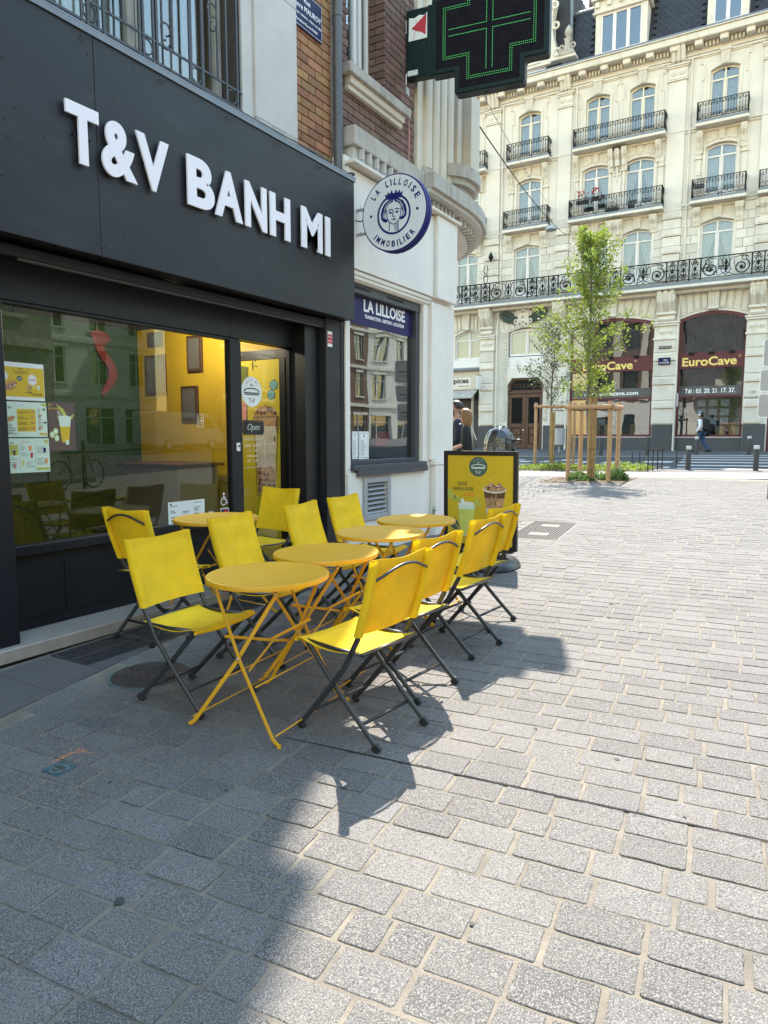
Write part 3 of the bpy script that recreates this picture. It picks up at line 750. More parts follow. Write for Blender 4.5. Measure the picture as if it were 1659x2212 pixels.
tilted(kb.build('kerb', M['kerb'], kind='structure'))
kb = MB()
for f_, x0_, x1_ in ((Pf, -30, -3.6), (Nf, -30, 6), (Bf, -30, -3.8)):
    n = int((x1_ - x0_) / .8)
    for i in range(n):
        xa, xb = x0_ + (x1_ - x0_) * i / n, x0_ + (x1_ - x0_) * (i + 1) / n
        kb.box(0, (xb - xa) * 1.03 - .012, -.05, .05, -.05, .006, .004, Matrix.Translation((xa, f_(xa), 0)) @ Matrix.Rotation(math.atan(.27), 4, 'Z'))
tilted(kb.build('edging_stone', M['kerb'], kind='structure'))
def paint(P, z, nm='crossing_stripe'):
    mb = MB(); mb.prism(P, Matrix.Identity(4), z, z, back=False)
    return tilted(mb.build(nm, M['road_paint'], kind='structure'))
for yl, xl, xr, yr, w in ((22.75, -3.34, -.5, 23.05, .32), (24.5, -3.55, -.3, 25.1, .55), (26.35, -3.76, -.2, 26.95, .6), (28.1, -3.9, -.1, 28.9, .62), (29.85, -4.1, 0, 30.7, .6), (31.2, -4.29, .1, 32.1, .4)):
    zz = -0.0075 if yl > 22.9 else 0.006
    if yl > 31: zz = 0.009
    paint([(xl, yl - w / 2), (xr, yr - w / 2), (xr, yr + w / 2), (xl, yl + w / 2)], zz)
for k in range(4):
    y0 = 19.02 + k * .5; yr_ = 19.62 + k * .58; xl = -2.92 - k * .06
    paint([(xl, y0), (.3, yr_ + .15), (.3, yr_ + .41), (xl, y0 + .25)], 0.004)
for cx_, cy_, sx_, sy_ in ((-6.75, 25.3, .5, .9), (-5.75, 25.3, .75, .9), (-4.85, 24.25, .7, .9), (-4.45, 26.3, .95, 1.0), (-3.95, 23.2, .7, .7), (-8.9, 24.9, .5, .9), (-8.05, 25.2, .5, .9), (-8.5, 23.2, .8, .6), (-6.9, 24.2, .7, .6), (-5.9, 24.0, .6, .6), (-9.9, 24.1, .6, .8), (-10.9, 24.6, .6, .9), (-9.6, 25.9, .6, .8), (-7.6, 26.3, .6, .8)):
    paint([(cx_ - sx_ / 2, cy_ - sy_ / 2 - .06), (cx_ + sx_ / 2, cy_ - sy_ / 2 + .06), (cx_ + sx_ / 2, cy_ + sy_ / 2 + .06), (cx_ - sx_ / 2, cy_ + sy_ / 2 - .06)], -0.0078, 'road_square')
# =====================================================================
# CHAIRS, TABLES, POSTER STAND
# =====================================================================
def lerp(a, b, t): return a + (b - a) * t
def make_chair():
    """folding chair, faces +Y, origin on the ground under its middle"""
    t = thing('folding_chair', (0, 0, 0), 'x', 'chair', 'yellow folding chairs')
    W2 = 0.198
    post = [(.232, .012), (.05, .215), (-.068, .36), (-.145, .50), (-.205, .68), (-.244, .845)]
    flat = lambda up: (.011, .017, up)
    for s in (-1, 1):
        mb = MB(); mb.tube([(s * W2, y, z) for y, z in post], 0, 8, flat=(.0135, .0095, (1, 0, 0)))
        lg = mb.build('back_post', M['chair_metal'], t, smooth=True); shade_auto(lg, 50)
        mb = MB(); mb.box(-.010, .010, -.022, .022, -.012, .022, .003, Matrix.Translation((s * W2, .225, .012)) @ Matrix.Rotation(R(40), 4, 'X')); mb.build('foot_cap', M['rubber'], lg)
        mb = MB(); mb.tube([(s * (W2 - .018), y, z) for y, z in ((-.24, .012), (-.105, .135), (.03, .265), (.13, .37), (.185, .425))], 0, 8, flat=(.0135, .0095, (1, 0, 0)))
        lg = mb.build('leg', M['chair_metal'], t, smooth=True); shade_auto(lg, 50)
        mb = MB(); mb.box(-.010, .010, -.022, .022, -.012, .022, .003, Matrix.Translation((s * (W2 - .018), -.233, .012)) @ Matrix.Rotation(R(-44), 4, 'X')); mb.build('foot_cap', M['rubber'], lg)
        mb = MB(); mb.tube([(s * (W2 - .012), -.165, .432), (s * (W2 - .012), .0, .428), (s * (W2 - .012), .19, .437)], .009, 8); mb.build('seat_rail', M['chair_tube'], t, smooth=True)
        mb = MB()
        for (y, z) in ((.008, .245), (.165, .405), (-.115, .425)):
            mb.lathe([(.001, -.001), (.009, -.001), (.009, .004), (.004, .006)], (s * (W2 + .0095) if s > 0 else s * (W2 + .0095) - .004, y, z), 10, ax='x')
        mb.build('bolt', M['rubber'], t, smooth=False)
    mb = MB(); mb.tube([(-W2 + .026, -.135, .098), (W2 - .026, -.135, .098)], .0085, 8); mb.build('crossbar', M['chair_tube'], t, smooth=True)
    mb = MB(); mb.tube([(-W2, .125, .115), (W2, .125, .115)], .0075, 8); mb.build('crossbar', M['chair_metal'], t, smooth=True)
    mb = MB(); mb.tube([(-W2, -.172, .436), (W2, -.172, .436)], .0095, 8); mb.build('crossbar', M['chair_tube'], t, smooth=True)
    # seat: slung cloth between rear and front bars, hemmed front, sagging middle
    def sheetm(f, nu, nv, th):
        mb = MB(); vs = []
        for s_ in (0, 1):
            for i in range(nu + 1):
                for j in range(nv + 1):
                    p, n_ = f(i / nu, j / nv); vs.append(Vector(p) - Vector(n_) * th * s_)
        q = (nu + 1) * (nv + 1); fs = []
        ix = lambda i, j: i * (nv + 1) + j
        for i in range(nu):
            for j in range(nv):
                fs.append((ix(i, j), ix(i + 1, j), ix(i + 1, j + 1), ix(i, j + 1))); fs.append((q + ix(i, j), q + ix(i, j + 1), q + ix(i + 1, j + 1), q + ix(i + 1, j)))
        for i in range(nu): fs.append((ix(i, 0), q + ix(i, 0), q + ix(i + 1, 0), ix(i + 1, 0))); fs.append((ix(i, nv), ix(i + 1, nv), q + ix(i + 1, nv), q + ix(i, nv)))
        for j in range(nv): fs.append((ix(0, j), ix(0, j + 1), q + ix(0, j + 1), q + ix(0, j))); fs.append((ix(nu, j), q + ix(nu, j), q + ix(nu, j + 1), ix(nu, j + 1)))
        mb.add(vs, fs); return mb
    def fs_(u, v):
        x = (u - .5) * 2 * lerp(.190, .214, v); y = lerp(-.180, .228, v)
        sag = -.034 * math.sin(math.pi * min(1, v * 1.05)) * (1 - .25 * (2 * u - 1) ** 2)
        z = .447 + sag + .012 * math.sin(v * 3.1) * 0
        if v > .9: z += -.012 * ((v - .9) / .1) ** 2 * 1.2 * (.4 + (1 - (2 * u - 1) ** 2))
        if v < .06: z -= .006
        z += .010 * (abs(2 * u - 1) ** 3) * (1 if v > .7 else 0) * (v - .7) / .3
        return (x, y, z), (0, 0, 1)
    mb = sheetm(fs_, 12, 14, .003)
    mb.tube([(-.214, .226, .437), (-.1, .231, .428), (0, .232, .425), (.1, .231, .428), (.214, .226, .437)], .0085, 8)
    st = mb.build('seat', M['yellow_fabric'], t, smooth=True); shade_auto(st, 60)
    # backrest: panel with sleeves round the posts
    def pc(z):
        for (y0, z0), (y1, z1) in zip(post, post[1:]):
            if z0 <= z <= z1: return lerp(y0, y1, (z - z0) / (z1 - z0))
        return post[-1][0]
    z0, z1 = .515, .857
    def fb(u, v):
        z = lerp(z0, z1, v); x = (u - .5) * 2 * (W2 + .0)
        y = pc(min(z, 0.844)) + .017 - .020 * math.sin(math.pi * u) * (1 + .25 * math.sin(5 * v + 1))
        y += .003 * math.sin(v * 19) * math.sin(math.pi * u) * v
        return (x, y, z + (.006 * math.cos(2 * math.pi * u) if v > .99 else 0)), (0, 1, 0)
    mb = sheetm(fb, 14, 14, .0028)
    for s in (-1, 1):
        n = 10; m = 12; vs = []; fs = []
        for j in range(m + 1):
            z = lerp(z0, z1 + .003, j / m); yc_ = pc(min(z, 0.844))
            for k in range(n):
                a = 2 * math.pi * k / n
                vs.append((s * (W2 + .002) + .0165 * math.cos(a), yc_ + .023 * math.sin(a), z))
        for j in range(m):
            for k in range(n): fs.append((j * n + k, j * n + (k + 1) % n, (j + 1) * n + (k + 1) % n, (j + 1) * n + k))
        mb.add(vs, fs)
        # stitched flap edge
        mb.add([(s * (W2 - .032) - .0015, pc(min(lerp(z0, z1, j / 8), 0.844)) + .0165 + k * .002 - .006, lerp(z0, z1, j / 8)) for j in range(9) for k in (0, 1)], [(2 * j, 2 * j + 1, 2 * j + 3, 2 * j + 2) for j in range(8)])
    bk = mb.build('backrest', M['yellow_fabric'], t, smooth=True); shade_auto(bk, 60)
    mb = MB(); hp = []
    for i in range(13):
        u = i / 12 * 2 - 1
        hp.append((u * (W2 - .012), -.236 - .028 * (1 - u * u) - .006, .775 + .052 * (1 - u ** 2) ** 1.3))
    mb.tube(hp, .0068, 8); mb.build('handle', M['chair_tube'], t, smooth=True)
    mb = MB()
    for s in (-1, 1): mb.box(s * W2 - .009, s * W2 + .009, -.262, -.235, .847, .855, .002)
    mb.build('end_plug', M['rubber'], t)
    return t
chair0 = make_chair()
#        rear-middle x, y, facing angle (0 = +Y), scale, label
CH = [(-2.935, 2.595, R(-90), 1.0, 'front left yellow folding chair facing right, one leg over the round manhole'),
      (-1.530, 2.700, R(82), 1.0, 'yellow folding chair nearest the camera in the right-hand row, its whole seat visible'),
      (-1.625, 3.255, R(83), 1.0, 'second yellow folding chair of the right-hand row, its seat half hidden by the nearest chair'),
      (-1.665, 4.025, R(84), 1.0, 'third yellow folding chair of the right-hand row, standing apart from the two nearer ones'),
      (-1.785, 4.600, R(84), 1.0, 'farthest yellow folding chair of the right-hand row, overlapping the black poster stand'),
      (-3.065, 3.290, R(-82), 1.02, 'yellow folding chair on the window side, just behind the front left chair'),
      (-3.175, 4.150, R(-84), 1.0, 'yellow folding chair on the window side at the third table, before the shop door'),
      (-3.190, 4.730, R(-88), 1.0, 'yellow folding chair farthest back on the window side, beside the metal wall vent'),
      (-3.780, 3.070, R(-3), 1.05, 'yellow folding chair showing its back and dark handle, on the drain grate by the window'),
      (-3.900, 4.760, R(172), 1.04, 'yellow folding chair facing the camera right in front of the glass shop door')]
for i, (x, y, rz, sc, lab) in enumerate(CH):
    c = chair0 if i == 0 else copy_tree(chair0)
    # rear feet sit 0.22 m behind the origin
    f = Vector((-math.sin(rz), math.cos(rz), 0)) * .222 * sc
    xx, yy = x + f.x, y + f.y
    c.location = (xx, yy, gz(yy)); c.scale = (sc, sc, sc)
    c.rotation_euler = (Matrix.Rotation(TILT, 3, 'X') @ Matrix.Rotation(rz, 3, 'Z')).to_euler()
    c['label'] = lab
def make_table():
    t = thing('bistro_table', (0, 0, 0), 'x', 'table', 'round yellow bistro tables')
    mb = MB(); n = 56
    mb.lathe([(.05, .7085), (.285, .7085), (.294, .704), (.296, .690), (.300, .690), (.301, .706), (.298, .7125), (.291, .7145), (.284, .7125), (.05, .7115)], (0, 0, 0), n)
    tp = mb.build('tabletop', M['table_yellow'], t, smooth=True); shade_auto(tp, 45)
    bar = lambda pts, w=.0028, h=.0105, up=(0, 1, 0): MB().tube(pts, 0, 8, flat=(w, h, up))
    for j, s in enumerate((-1, 1)):
        yb, yt = s * .30, s * .175
        for k, q in enumerate((-1, 1)):
            off = .006 * q
            pts = [(q * -.265, yb + off, .006), (q * -.235, yb + off, .03), (q * -.02, lerp(yb, yt, .45) + off, .33), (q * .14, lerp(yb, yt, .88) + off, .60), (q * .175, yt + off, .66), (q * .185, yt + off, .70)]
            mb = MB(); mb.tube(pts, 0, 8, flat=(.0105, .003, (0, 1, 0)))
            mb.lathe([(.011, -.001), (.011, .012), (.004, .014)], (q * -.268, yb + off, 0), 10)
            o = mb.build('leg', M['table_yellow'], t, smooth=True); shade_auto(o, 45)
        mb = MB()
        for (x_, y_, z_) in ((0, lerp(yb, yt, .46), .352), (-.178, yt, .668), (.178, yt, .668)):
            mb.lathe([(.0065, -.012 * 1), (.0065, .012), (.003, .014)], (x_, y_ - .001, z_), 10, ax='y')
        mb.build('rivet', M['bolt'], t, smooth=True)
    for q in (-1, 1):
        mb = MB(); mb.tube([(q * .245, -.298, .045), (q * .245, .298, .045)], .0042, 6); mb.build('stretcher', M['table_yellow'], t, smooth=True)
        mb = MB(); mb.tube([(q * .105, -.255, .235), (q * .105, .255, .235)], .0042, 6); mb.build('stretcher', M['table_yellow'], t, smooth=True)
    mb = MB(); mb.tube([(.055, -.235, .30), (.02, 0, .375), (-.055, .235, .30)], 0, 8, flat=(.003, .008, (0, 0, 1)))
    mb.tube([(-.10, -.215, .44), (0, 0, .375), (.10, .215, .44)], 0, 8, flat=(.003, .008, (0, 0, 1)))
    o = mb.build('brace', M['table_yellow'], t, smooth=True); shade_auto(o, 45)
    mb = MB()
    for s in (-1, 1): mb.box(-.2, .2, s * .175 - .012, s * .175 + .012, .697, .7075, .002)
    mb.build('top_bracket', M['table_yellow'], t)
    return t
tab0 = make_table()
TB = [(-2.235, 2.635, R(3), 1.0, 'yellow round bistro table nearest the camera, between the two front chairs'),
      (-2.325, 3.250, R(4), 1.0, 'second yellow round bistro table from the front of the row'),
      (-2.435, 4.030, R(2), 1.0, 'third yellow round bistro table from the front, in the middle of the row'),
      (-2.515, 4.690, R(4), 1.0, 'yellow round bistro table at the far end of the row, nearest the poster stand'),
      (-3.785, 3.870, R(86), 1.05, 'yellow round bistro table standing alone against the shop window')]
for i, (x, y, rz, sc, lab) in enumerate(TB):
    c = tab0 if i == 0 else copy_tree(tab0)
    c.location = (x, y, gz(y)); c.scale = (sc, sc, sc)
    c.rotation_euler = (Matrix.Rotation(TILT, 3, 'X') @ Matrix.Rotation(rz, 3, 'Z')).to_euler(); c['label'] = lab

# ---------------- T&V badge drawing (flat print) ----------------
def badge(obs, mtx, r, disc, ink, parent, wide=1.0):
    mb = MB(); mb.prism([(x * wide, y) for x, y in circ(0, 0, r, 36)], mtx, .0008, 0); d = mb.build('badge_disc', disc, parent)
    mb = MB()
    S = lambda p: [(x * r * wide, y * r) for x, y in p]
    up = [(-.78, -.02)] + [(x * .76, -.02 + .30 * math.sqrt(max(0, 1 - x * x)) ** 1.1) for x in [-.9 + .18 * i for i in range(11)]] + [(.78, -.02)]
    # bread outline upper shell
    out = S([(-.78, .0)] + [(math.cos(R(a)) * .78, .0 + math.sin(R(a)) * .27) for a in range(165, 10, -15)] + [(.78, .0), (.62, .0)] + [(math.cos(R(a)) * .66, .03 + math.sin(R(a)) * .16) for a in range(15, 170, 15)] + [(-.62, .0)])
    mb.prism(out, mtx, .0016, .0008)
    mb.prism(S([(-.80, -.04), (.80, -.04), (.72, -.12), (-.72, -.12)]), mtx, .0016, .0008)
    mb.prism(S([(-.76, -.15), (.76, -.15), (.66, -.22), (-.66, -.22)]), mtx, .0016, .0008)
    for i in range(5):
        a = R(50 + 20 * i); mb.prism(strip([(math.cos(a) * .1 * r * wide, (.32 + math.sin(a) * .06) * r), (math.cos(a) * .24 * r * wide, (.32 + math.sin(a) * .2) * r)], .022 * r), mtx, .0016, .0008)
    text_into(mb, 'T', mtx @ Matrix.Translation((-.30 * r * wide, -.70 * r, 0)), .28 * r, .0016, sx=.8 * wide, off=.02, t0=.0008)
    text_into(mb, '&', mtx @ Matrix.Translation((-.075 * r * wide, -.70 * r, 0)), .15 * r, .0016, sx=.8 * wide, off=.02, t0=.0008)
    text_into(mb, 'V', mtx @ Matrix.Translation((.07 * r * wide, -.70 * r, 0)), .28 * r, .0016, sx=.8 * wide, off=.02, t0=.0008)
    for i, ch in enumerate('Banh Mi'):
        a = R(132 - 14 * i); 
        if ch == ' ': continue
        m_ = mtx @ Matrix.Translation((math.cos(a) * .70 * r * wide, math.sin(a) * .70 * r, 0)) @ Matrix.Rotation(a - math.pi / 2, 4, 'Z')
        text_into(mb, ch, m_, .13 * r, .0016, sx=wide, t0=.0008)
    mb.build('emblem', ink, d)
    return d

# ---------------- poster stand ----------------
AX, AY = -2.762, 6.50
t = thing('poster_stand', (AX, AY, gz(AY)), 'black-framed sidewalk poster stand showing iced coffee and sugar cane juice on yellow', 'poster stand', tilt=True)
zb = .175; zt = 1.157; w2 = .372
mb = MB()
for s in (-1, 1): mb.box(s * w2 - .022, s * w2 + .022, -.022, .022, zb, zt, .004)
mb.box(-w2 + .022, w2 - .022, -.022, .022, zb, zb + .044, .004); mb.box(-w2 + .022, w2 - .022, -.022, .022, zt - .044, zt, .004)
mb.box(-w2 + .03, w2 - .03, .0, .008, zb + .03, zt - .03)
mb.build('frame', M['plastic_black'], t, local=True)
mb = MB(); mb.box(-w2 + .0225, w2 - .0225, -.013, -.0085, zb + .0445, zt - .0445)
po = mb.build('poster', M['poster_yellow'], t, local=True)
PW, PH = .70, .894
Mx = FY(0, -.0132, zb + .0445)
def on(u, v): return Mx @ Matrix.Translation(((u - .5) * PW, v * PH, 0))
def px(P, t1, t0=0): return [((x - .5) * PW, y * PH) for x, y in P]
layers = {}
def L_(m):
    if m not in layers: layers[m] = MB()
    return layers[m]
TH = [0]
def pr(P, m, th=None):
    TH[0] += 1; th = (.0004 + .00006 * TH[0]) if th is None else th
    L_(m).prism(px(P, 0), Mx, th, 0, back=False)
# badge
bm_ = on(.475, .875); 
o_bad = badge(None, Matrix(bm_), .098, M['poster_green'], M['paper'], po)
for o_ in [o_bad] + list(o_bad.children):   # built in the stand's local frame: undo the origin shift done by build()
    o_.data.transform(Matrix.Translation(ori(po)))
# words
mbk = L_('dark_green')
text_into(mbk, 'JUS DE', on(.155, .665), .032, .0006, off=.02, width=.105)
text_into(mbk, 'CANNE À SUCRE', on(.07, .605), .033, .0006, off=.02, width=.232)
text_into(L_('orange'), '5,5€', on(.255, .545), .032, .0006, off=.035, width=.112)
text_into(mbk, 'CAFÉ', on(.55, .222), .032, .0006, off=.02, width=.1)
text_into(L_('orange'), '5,5€', on(.72, .165), .032, .0006, off=.03, width=.1)
# coffee cup
def cup(cx, top, bot, wt, wb): return lambda a, b: [(cx - lerp(wb, wt, b) / 2, lerp(bot, top, b)), (cx - lerp(wb, wt, a) / 2, lerp(bot, top, a)), (cx + lerp(wb, wt, a) / 2, lerp(bot, top, a)), (cx + lerp(wb, wt, b) / 2, lerp(bot, top, b))]
f = cup(.725, .625, .265, .33, .19)
pr(f(0, .42), 'milk'); pr(f(.42, .74), 'coffee_light'); pr(f(.74, 1), 'coffee')
pr([(.725 + .18 * math.cos(R(a)), .63 + .046 * math.sin(R(a))) for a in range(0, 360, 20)], 'milk')
pr([(.725 + .165 * math.cos(R(a)), .638 + .036 * math.sin(R(a))) for a in range(0, 360, 20)], 'coffee_light')
rp = random.Random(5)
for i in range(26):
    a = rp.uniform(0, 6.28); rr = rp.uniform(0, .14); x, y = .725 + rr * math.cos(a), .65 + rr * .25 * math.sin(a) + rp.uniform(0, .02); q = rp.uniform(0, 3)
    pr([(x + .022 * math.cos(q + k * 1.57) * (1 if k % 2 else .5), y + .012 * math.sin(q + k * 1.57)) for k in range(4)], rp.choice(['coffee', 'milk', 'pink', 'coffee']))
for i in range(14):
    y = rp.uniform(.30, .52); x = rp.uniform(.66, .79); pr([(x, y), (x + .012, y + .03), (x + .004, y + .07), (x - .01, y + .02)], rp.choice(['coffee', 'coffee_light', 'coffee_light']))
# juice glass
f = cup(.30, .455, .105, .265, .19)
pr(f(0, .82), 'juice'); pr(f(.82, 1.0), 'paper_mint')
pr([(.30 + .133 * math.cos(R(a)), .455 + .022 * math.sin(R(a))) for a in range(0, 360, 20)], 'paper')
pr([(.185, .115), (.205, .09), (.39, .09), (.41, .115), (.40, .10), (.20, .10)], 'paper')
# sugar cane, leaves
pr([(.0, .605), (.0, .515), (.215, .455), (.235, .50), (.10, .56)], 'cane'); pr([(.0, .60), (.0, .62), (.09, .6), (.06, .58)], 'cane')
pr([(.235 + .028 * math.cos(R(a)), .483 + .032 * math.sin(R(a))) for a in range(0, 360, 30)], 'paper')
pr([(.105, .545), (.125, .55), (.12, .50), (.10, .50)], 'coffee')
for (x0, y0, x1, y1) in ((.18, .15, .0, .28), (.18, .15, .03, .2), (.18, .15, .05, .09), (.2, .16, .1, .3), (.2, .12, .09, .06)):
    dx, dy = x1 - x0, y1 - y0
    pr([(x0, y0), (x0 + dx * .5 - dy * .12, y0 + dy * .5 + dx * .12), (x1, y1), (x0 + dx * .5 + dy * .12, y0 + dy * .5 - dx * .12)], 'poster_green')
for (x0, y0, x1, y1) in ((.40, .44, .52, .50), (.42, .45, .47, .53), (.45, .44, .55, .46), (.41, .42, .47, .39)):
    dx, dy = x1 - x0, y1 - y0
    pr([(x0, y0), (x0 + dx * .5 - dy * .2, y0 + dy * .5 + dx * .2), (x1, y1), (x0 + dx * .5 + dy * .2, y0 + dy * .5 - dx * .2)], 'cane')
for (x, y, q) in ((.66, .735, .02), (.70, .76, .014), (.69, .715, .010)):
    pr([(x + q * (1 if k % 2 == 0 else .3) * math.cos(R(k * 45)), y + q * (1 if k % 2 == 0 else .3) * math.sin(R(k * 45))) for k in range(8)], 'gold')
for k_, mb_ in layers.items(): mb_.build('print', M[k_], po, local=True)
# legs and base
mb = MB()
for s in (-1, 1):
    for d in (-.035, .035): mb.box(s * .235 + d - .011, s * .235 + d + .011, -.016, .016, .10, .19, .003)
    mb.box(s * .27 - .085, s * .27 + .085, -.034, .034, .155, .178, .004)
mb.build('leg', M['plastic_black'], t, local=True)
mb = MB(); vs = []; prof = [(.40, .0), (.41, .012), (.395, .05), (.36, .085), (.30, .112), (.24, .122)]
nn = 40
for r_, h in prof:
    for k in range(nn):
        a = 2 * math.pi * k / nn; ca, sa = math.cos(a), math.sin(a)
        vs.append((r_ * .98 * math.copysign(abs(ca) ** .7, ca), r_ * .78 * math.copysign(abs(sa) ** .75, sa), h))
fs = [(i * nn + k, i * nn + (k + 1) % nn, (i + 1) * nn + (k + 1) % nn, (i + 1) * nn + k) for i in range(len(prof) - 1) for k in range(nn)]
fs.append(tuple((len(prof) - 1) * nn + k for k in range(nn)))
mb.add(vs, fs)
for i in range(9): mb.box(-.22 + i * .055 - .003, -.22 + i * .055 + .003, -.17, .17, .119, .1245)
o = mb.build('base', M['plastic_black'], t, local=True); shade_auto(o, 28)
# =====================================================================
# RESTAURANT BUILDING (dark shopfront, brick above)  facade faces +X
# =====================================================================
XF, XP, XG, XB = -3.98, -4.12, -4.38, -4.25     # fascia front, pilasters, glazing, upper brick wall
rb = thing('restaurant_building', (-4.25, 3.0, gz(3)), 'restaurant building with charcoal shopfront and big raised white capital letters on its sign band', 'building')
def P(mb, name, m, parent=None, **kw): return mb.build(name, m, parent or rb, **kw)
def B(*a, **k): mb = MB(); mb.box(*a, **k); return mb
# fascia panels (joint at y=3.09), screws, flashing
Z0, Z1 = 2.592, 3.955
for a, b in ((-1.2, 0.95), (.954, 3.088), (3.092, 6.072)):
    P(B(XF - .03, XF, a, b, Z0, Z1, .0015), 'fascia_panel', M['fascia'])
P(B(-4.26, XF - .031, 6.042, 6.069, Z0 + .002, Z1 - .002), 'fascia_side', M['fascia'])
P(B(-4.5, XF - .004, -1.2, 6.04, Z0 + .004, Z0 + .03), 'fascia_underside', M['shop_black'])
mb = MB(); mb.box(-4.26, XF + .012, -1.2, 6.085, Z1 + .002, Z1 + .018, .002); mb.box(XF + .003, XF + .012, -1.2, 6.085, Z1 - .03, Z1 + .002); P(mb, 'top_flashing', M['zinc'])
P(B(-4.26, -4.02, -1.2, 6.04, 3.9, 3.95), 'fascia_core', M['shop_black'])
sc = MB(); rq = random.Random(4)
for y, z in ((2.49, 3.55), (2.53, 3.44), (2.55, 3.30), (2.50, 3.12), (2.73, 3.20), (2.48, 3.22), (3.24, 3.62), (3.28, 2.75), (3.06, 2.67), (3.13, 2.66), (3.77, 2.72), (4.2, 3.66), (4.6, 3.7), (5.1, 3.73), (5.35, 3.78), (3.4, 3.86), (3.05, 3.80), (4.9, 2.67), (5.6, 2.70), (4.3, 2.7), (2.45, 2.9), (5.95, 3.86), (5.95, 2.68)):
    sc.lathe([(.001, 0), (.0065, 0), (.005, .0035), (.001, .0045)], (XF, y, z), 8, ax='x')
P(sc, 'screw', M['shop_black'])
for y in (3.0, 3.62, 4.28, 4.86, 5.45, 5.93):
    mb = MB(); mb.tube([(XF, y, 3.885), (XF + .018, y + .004, 3.885), (XF + .026, y + .012, 3.873), (XF + .02, y + .022, 3.868), (XF + .012, y + .030, 3.876), (XF + .014, y + .040, 3.886), (XF + .026, y + .044, 3.880)], .0028, 5); P(mb, 'hook', M['rust_iron'])
# raised letters T&V BANH MI, caps 0.32 high
def letter(ch, y0, y1, sx=None):
    mb = MB(); m = FX(XF + .028, y0, 3.128)
    text_into(mb, ch, m, .32, .008, off=.038, width=(y1 - y0), t0=-.006, res=6)
    o = P(mb, 'letter', M['letter'])
    st = MB()
    for k in (.25, .75): st.box(XF, XF + .028, lerp(y0, y1, k) - .004, lerp(y0, y1, k) + .004, 3.27, 3.278)
    st.build('spacer', M['shop_black'], o)
    return o
for ch, a, b in (('T', 2.85, 3.083), ('&', 3.10, 3.375), ('V', 3.372, 3.655), ('B', 3.825, 4.095), ('A', 4.10, 4.405), ('N', 4.438, 4.70), ('H', 4.742, 5.01), ('M', 5.17, 5.485), ('I', 5.535, 5.61)):
    letter(ch, a, b)
# step (cracked white stone) and base
st = MB()
for a, b in ((-1.2, 1.0), (1.003, 2.30), (2.304, 4.78), (4.783, 6.07)): st.box(-4.46, -4.06, a, b, .085 - .02, .149, .006)
P(st, 'doorstep', M['marble'])
P(B(-4.10, -4.08, -1.2, 6.07, -.05, .08), 'step_recess', M['void'])
# pilasters of the shopfront
P(B(-4.5, XP, 1.9, 2.485, .15, Z0, .004), 'pilaster', M['shop_paint'])
P(B(-4.5, XP, 5.765, 6.078, gz(6) + .0, Z0, .004), 'pilaster', M['fascia'])
P(B(-4.5, -4.2, 5.53, 5.762, .15, Z0), 'side_return', M['shop_black'])
P(B(XP - .02, XP + .006, 6.02, 6.081, gz(6), Z0 - .002, .002), 'edge_trim', M['shop_paint'])
# transom band over glazing, with roller track
P(B(-4.48, -4.34, 2.487, 4.652, 2.285, Z0, .003), 'transom_panel', M['shop_paint'])
P(B(-4.48, -4.34, 4.656, 5.53, 2.285, Z0, .003), 'transom_panel', M['shop_paint'])
mb = MB(); mb.box(-4.33, -4.16, 2.487, 5.765, 2.52, 2.585, .004); mb.box(-4.17, -4.13, 2.487, 5.765, 2.505, 2.575, .006)
P(mb, 'shutter_track', M['shop_paint'])
mb = MB(); mb.tube([(-4.15, 2.62, 2.50), (-4.15, 5.76, 2.50)], .012, 6); P(mb, 'rail', M['iron_grey'])
# window frame
P(B(-4.42, -4.35, 2.487, 4.652, 2.262, 2.284, .003), 'window_frame', M['shop_paint'])
P(B(-4.42, -4.35, 4.655, 4.785, .152, 2.284, .004), 'window_frame', M['fascia'])
P(B(-4.43, -4.33, 2.487, 4.652, .655, .72, .004), 'window_sill', M['shop_paint'])
P(B(-4.46, -4.375, 2.487, 4.652, .152, .652), 'base_panel', M['shop_paint'])
mb = MB()
for a, b in ((2.50, 2.97), (2.985, 4.64)): mb.box(-4.374, -4.368, a, b, .23, .575, .002)
P(mb, 'base_moulding', M['shop_paint'])
gl = P(B(-4.386, -4.380, 2.488, 4.651, .721, 2.261), 'window_glass', M['glass_shop'])
# glass door 4.79..5.52
dr = P(B(-4.41, -4.37, 4.79, 4.815, .16, 2.262, .002), 'door', M['shop_paint'])
for a in ((-4.41, -4.37, 5.497, 5.525, .16, 2.262), (-4.41, -4.37, 4.816, 5.496, .16, .235)):
    B(*a, b=.002).build('door_rail', M['shop_paint'], dr)
B(-4.392, -4.387, 4.816, 5.496, .236, 2.262).build('pane', M['glass'], dr)
# interior room: floor, back wall, ceiling, side walls
P(B(-9.2, -4.46, 1.2, 5.60, .10, .155), 'floor', M['floor_tile'])
P(B(-9.3, -9.2, 1.2, 5.60, .155, 3.2), 'back_wall', M['wall_yellow'])
P(B(-9.2, -4.5, 1.2, 5.60, 2.62, 2.7), 'ceiling', M['interior'])
P(B(-9.2, -4.5, 1.1, 1.2, .155, 2.62), 'side_wall', M['wall_green'])
P(B(-9.2, -4.43, 5.56, 5.62, .155, 2.62), 'side_wall', M['wall_yellow'])
P(B(-6.7, -6.6, 2.0, 5.555, .156, 2.619), 'green_wall', M['wall_green'])
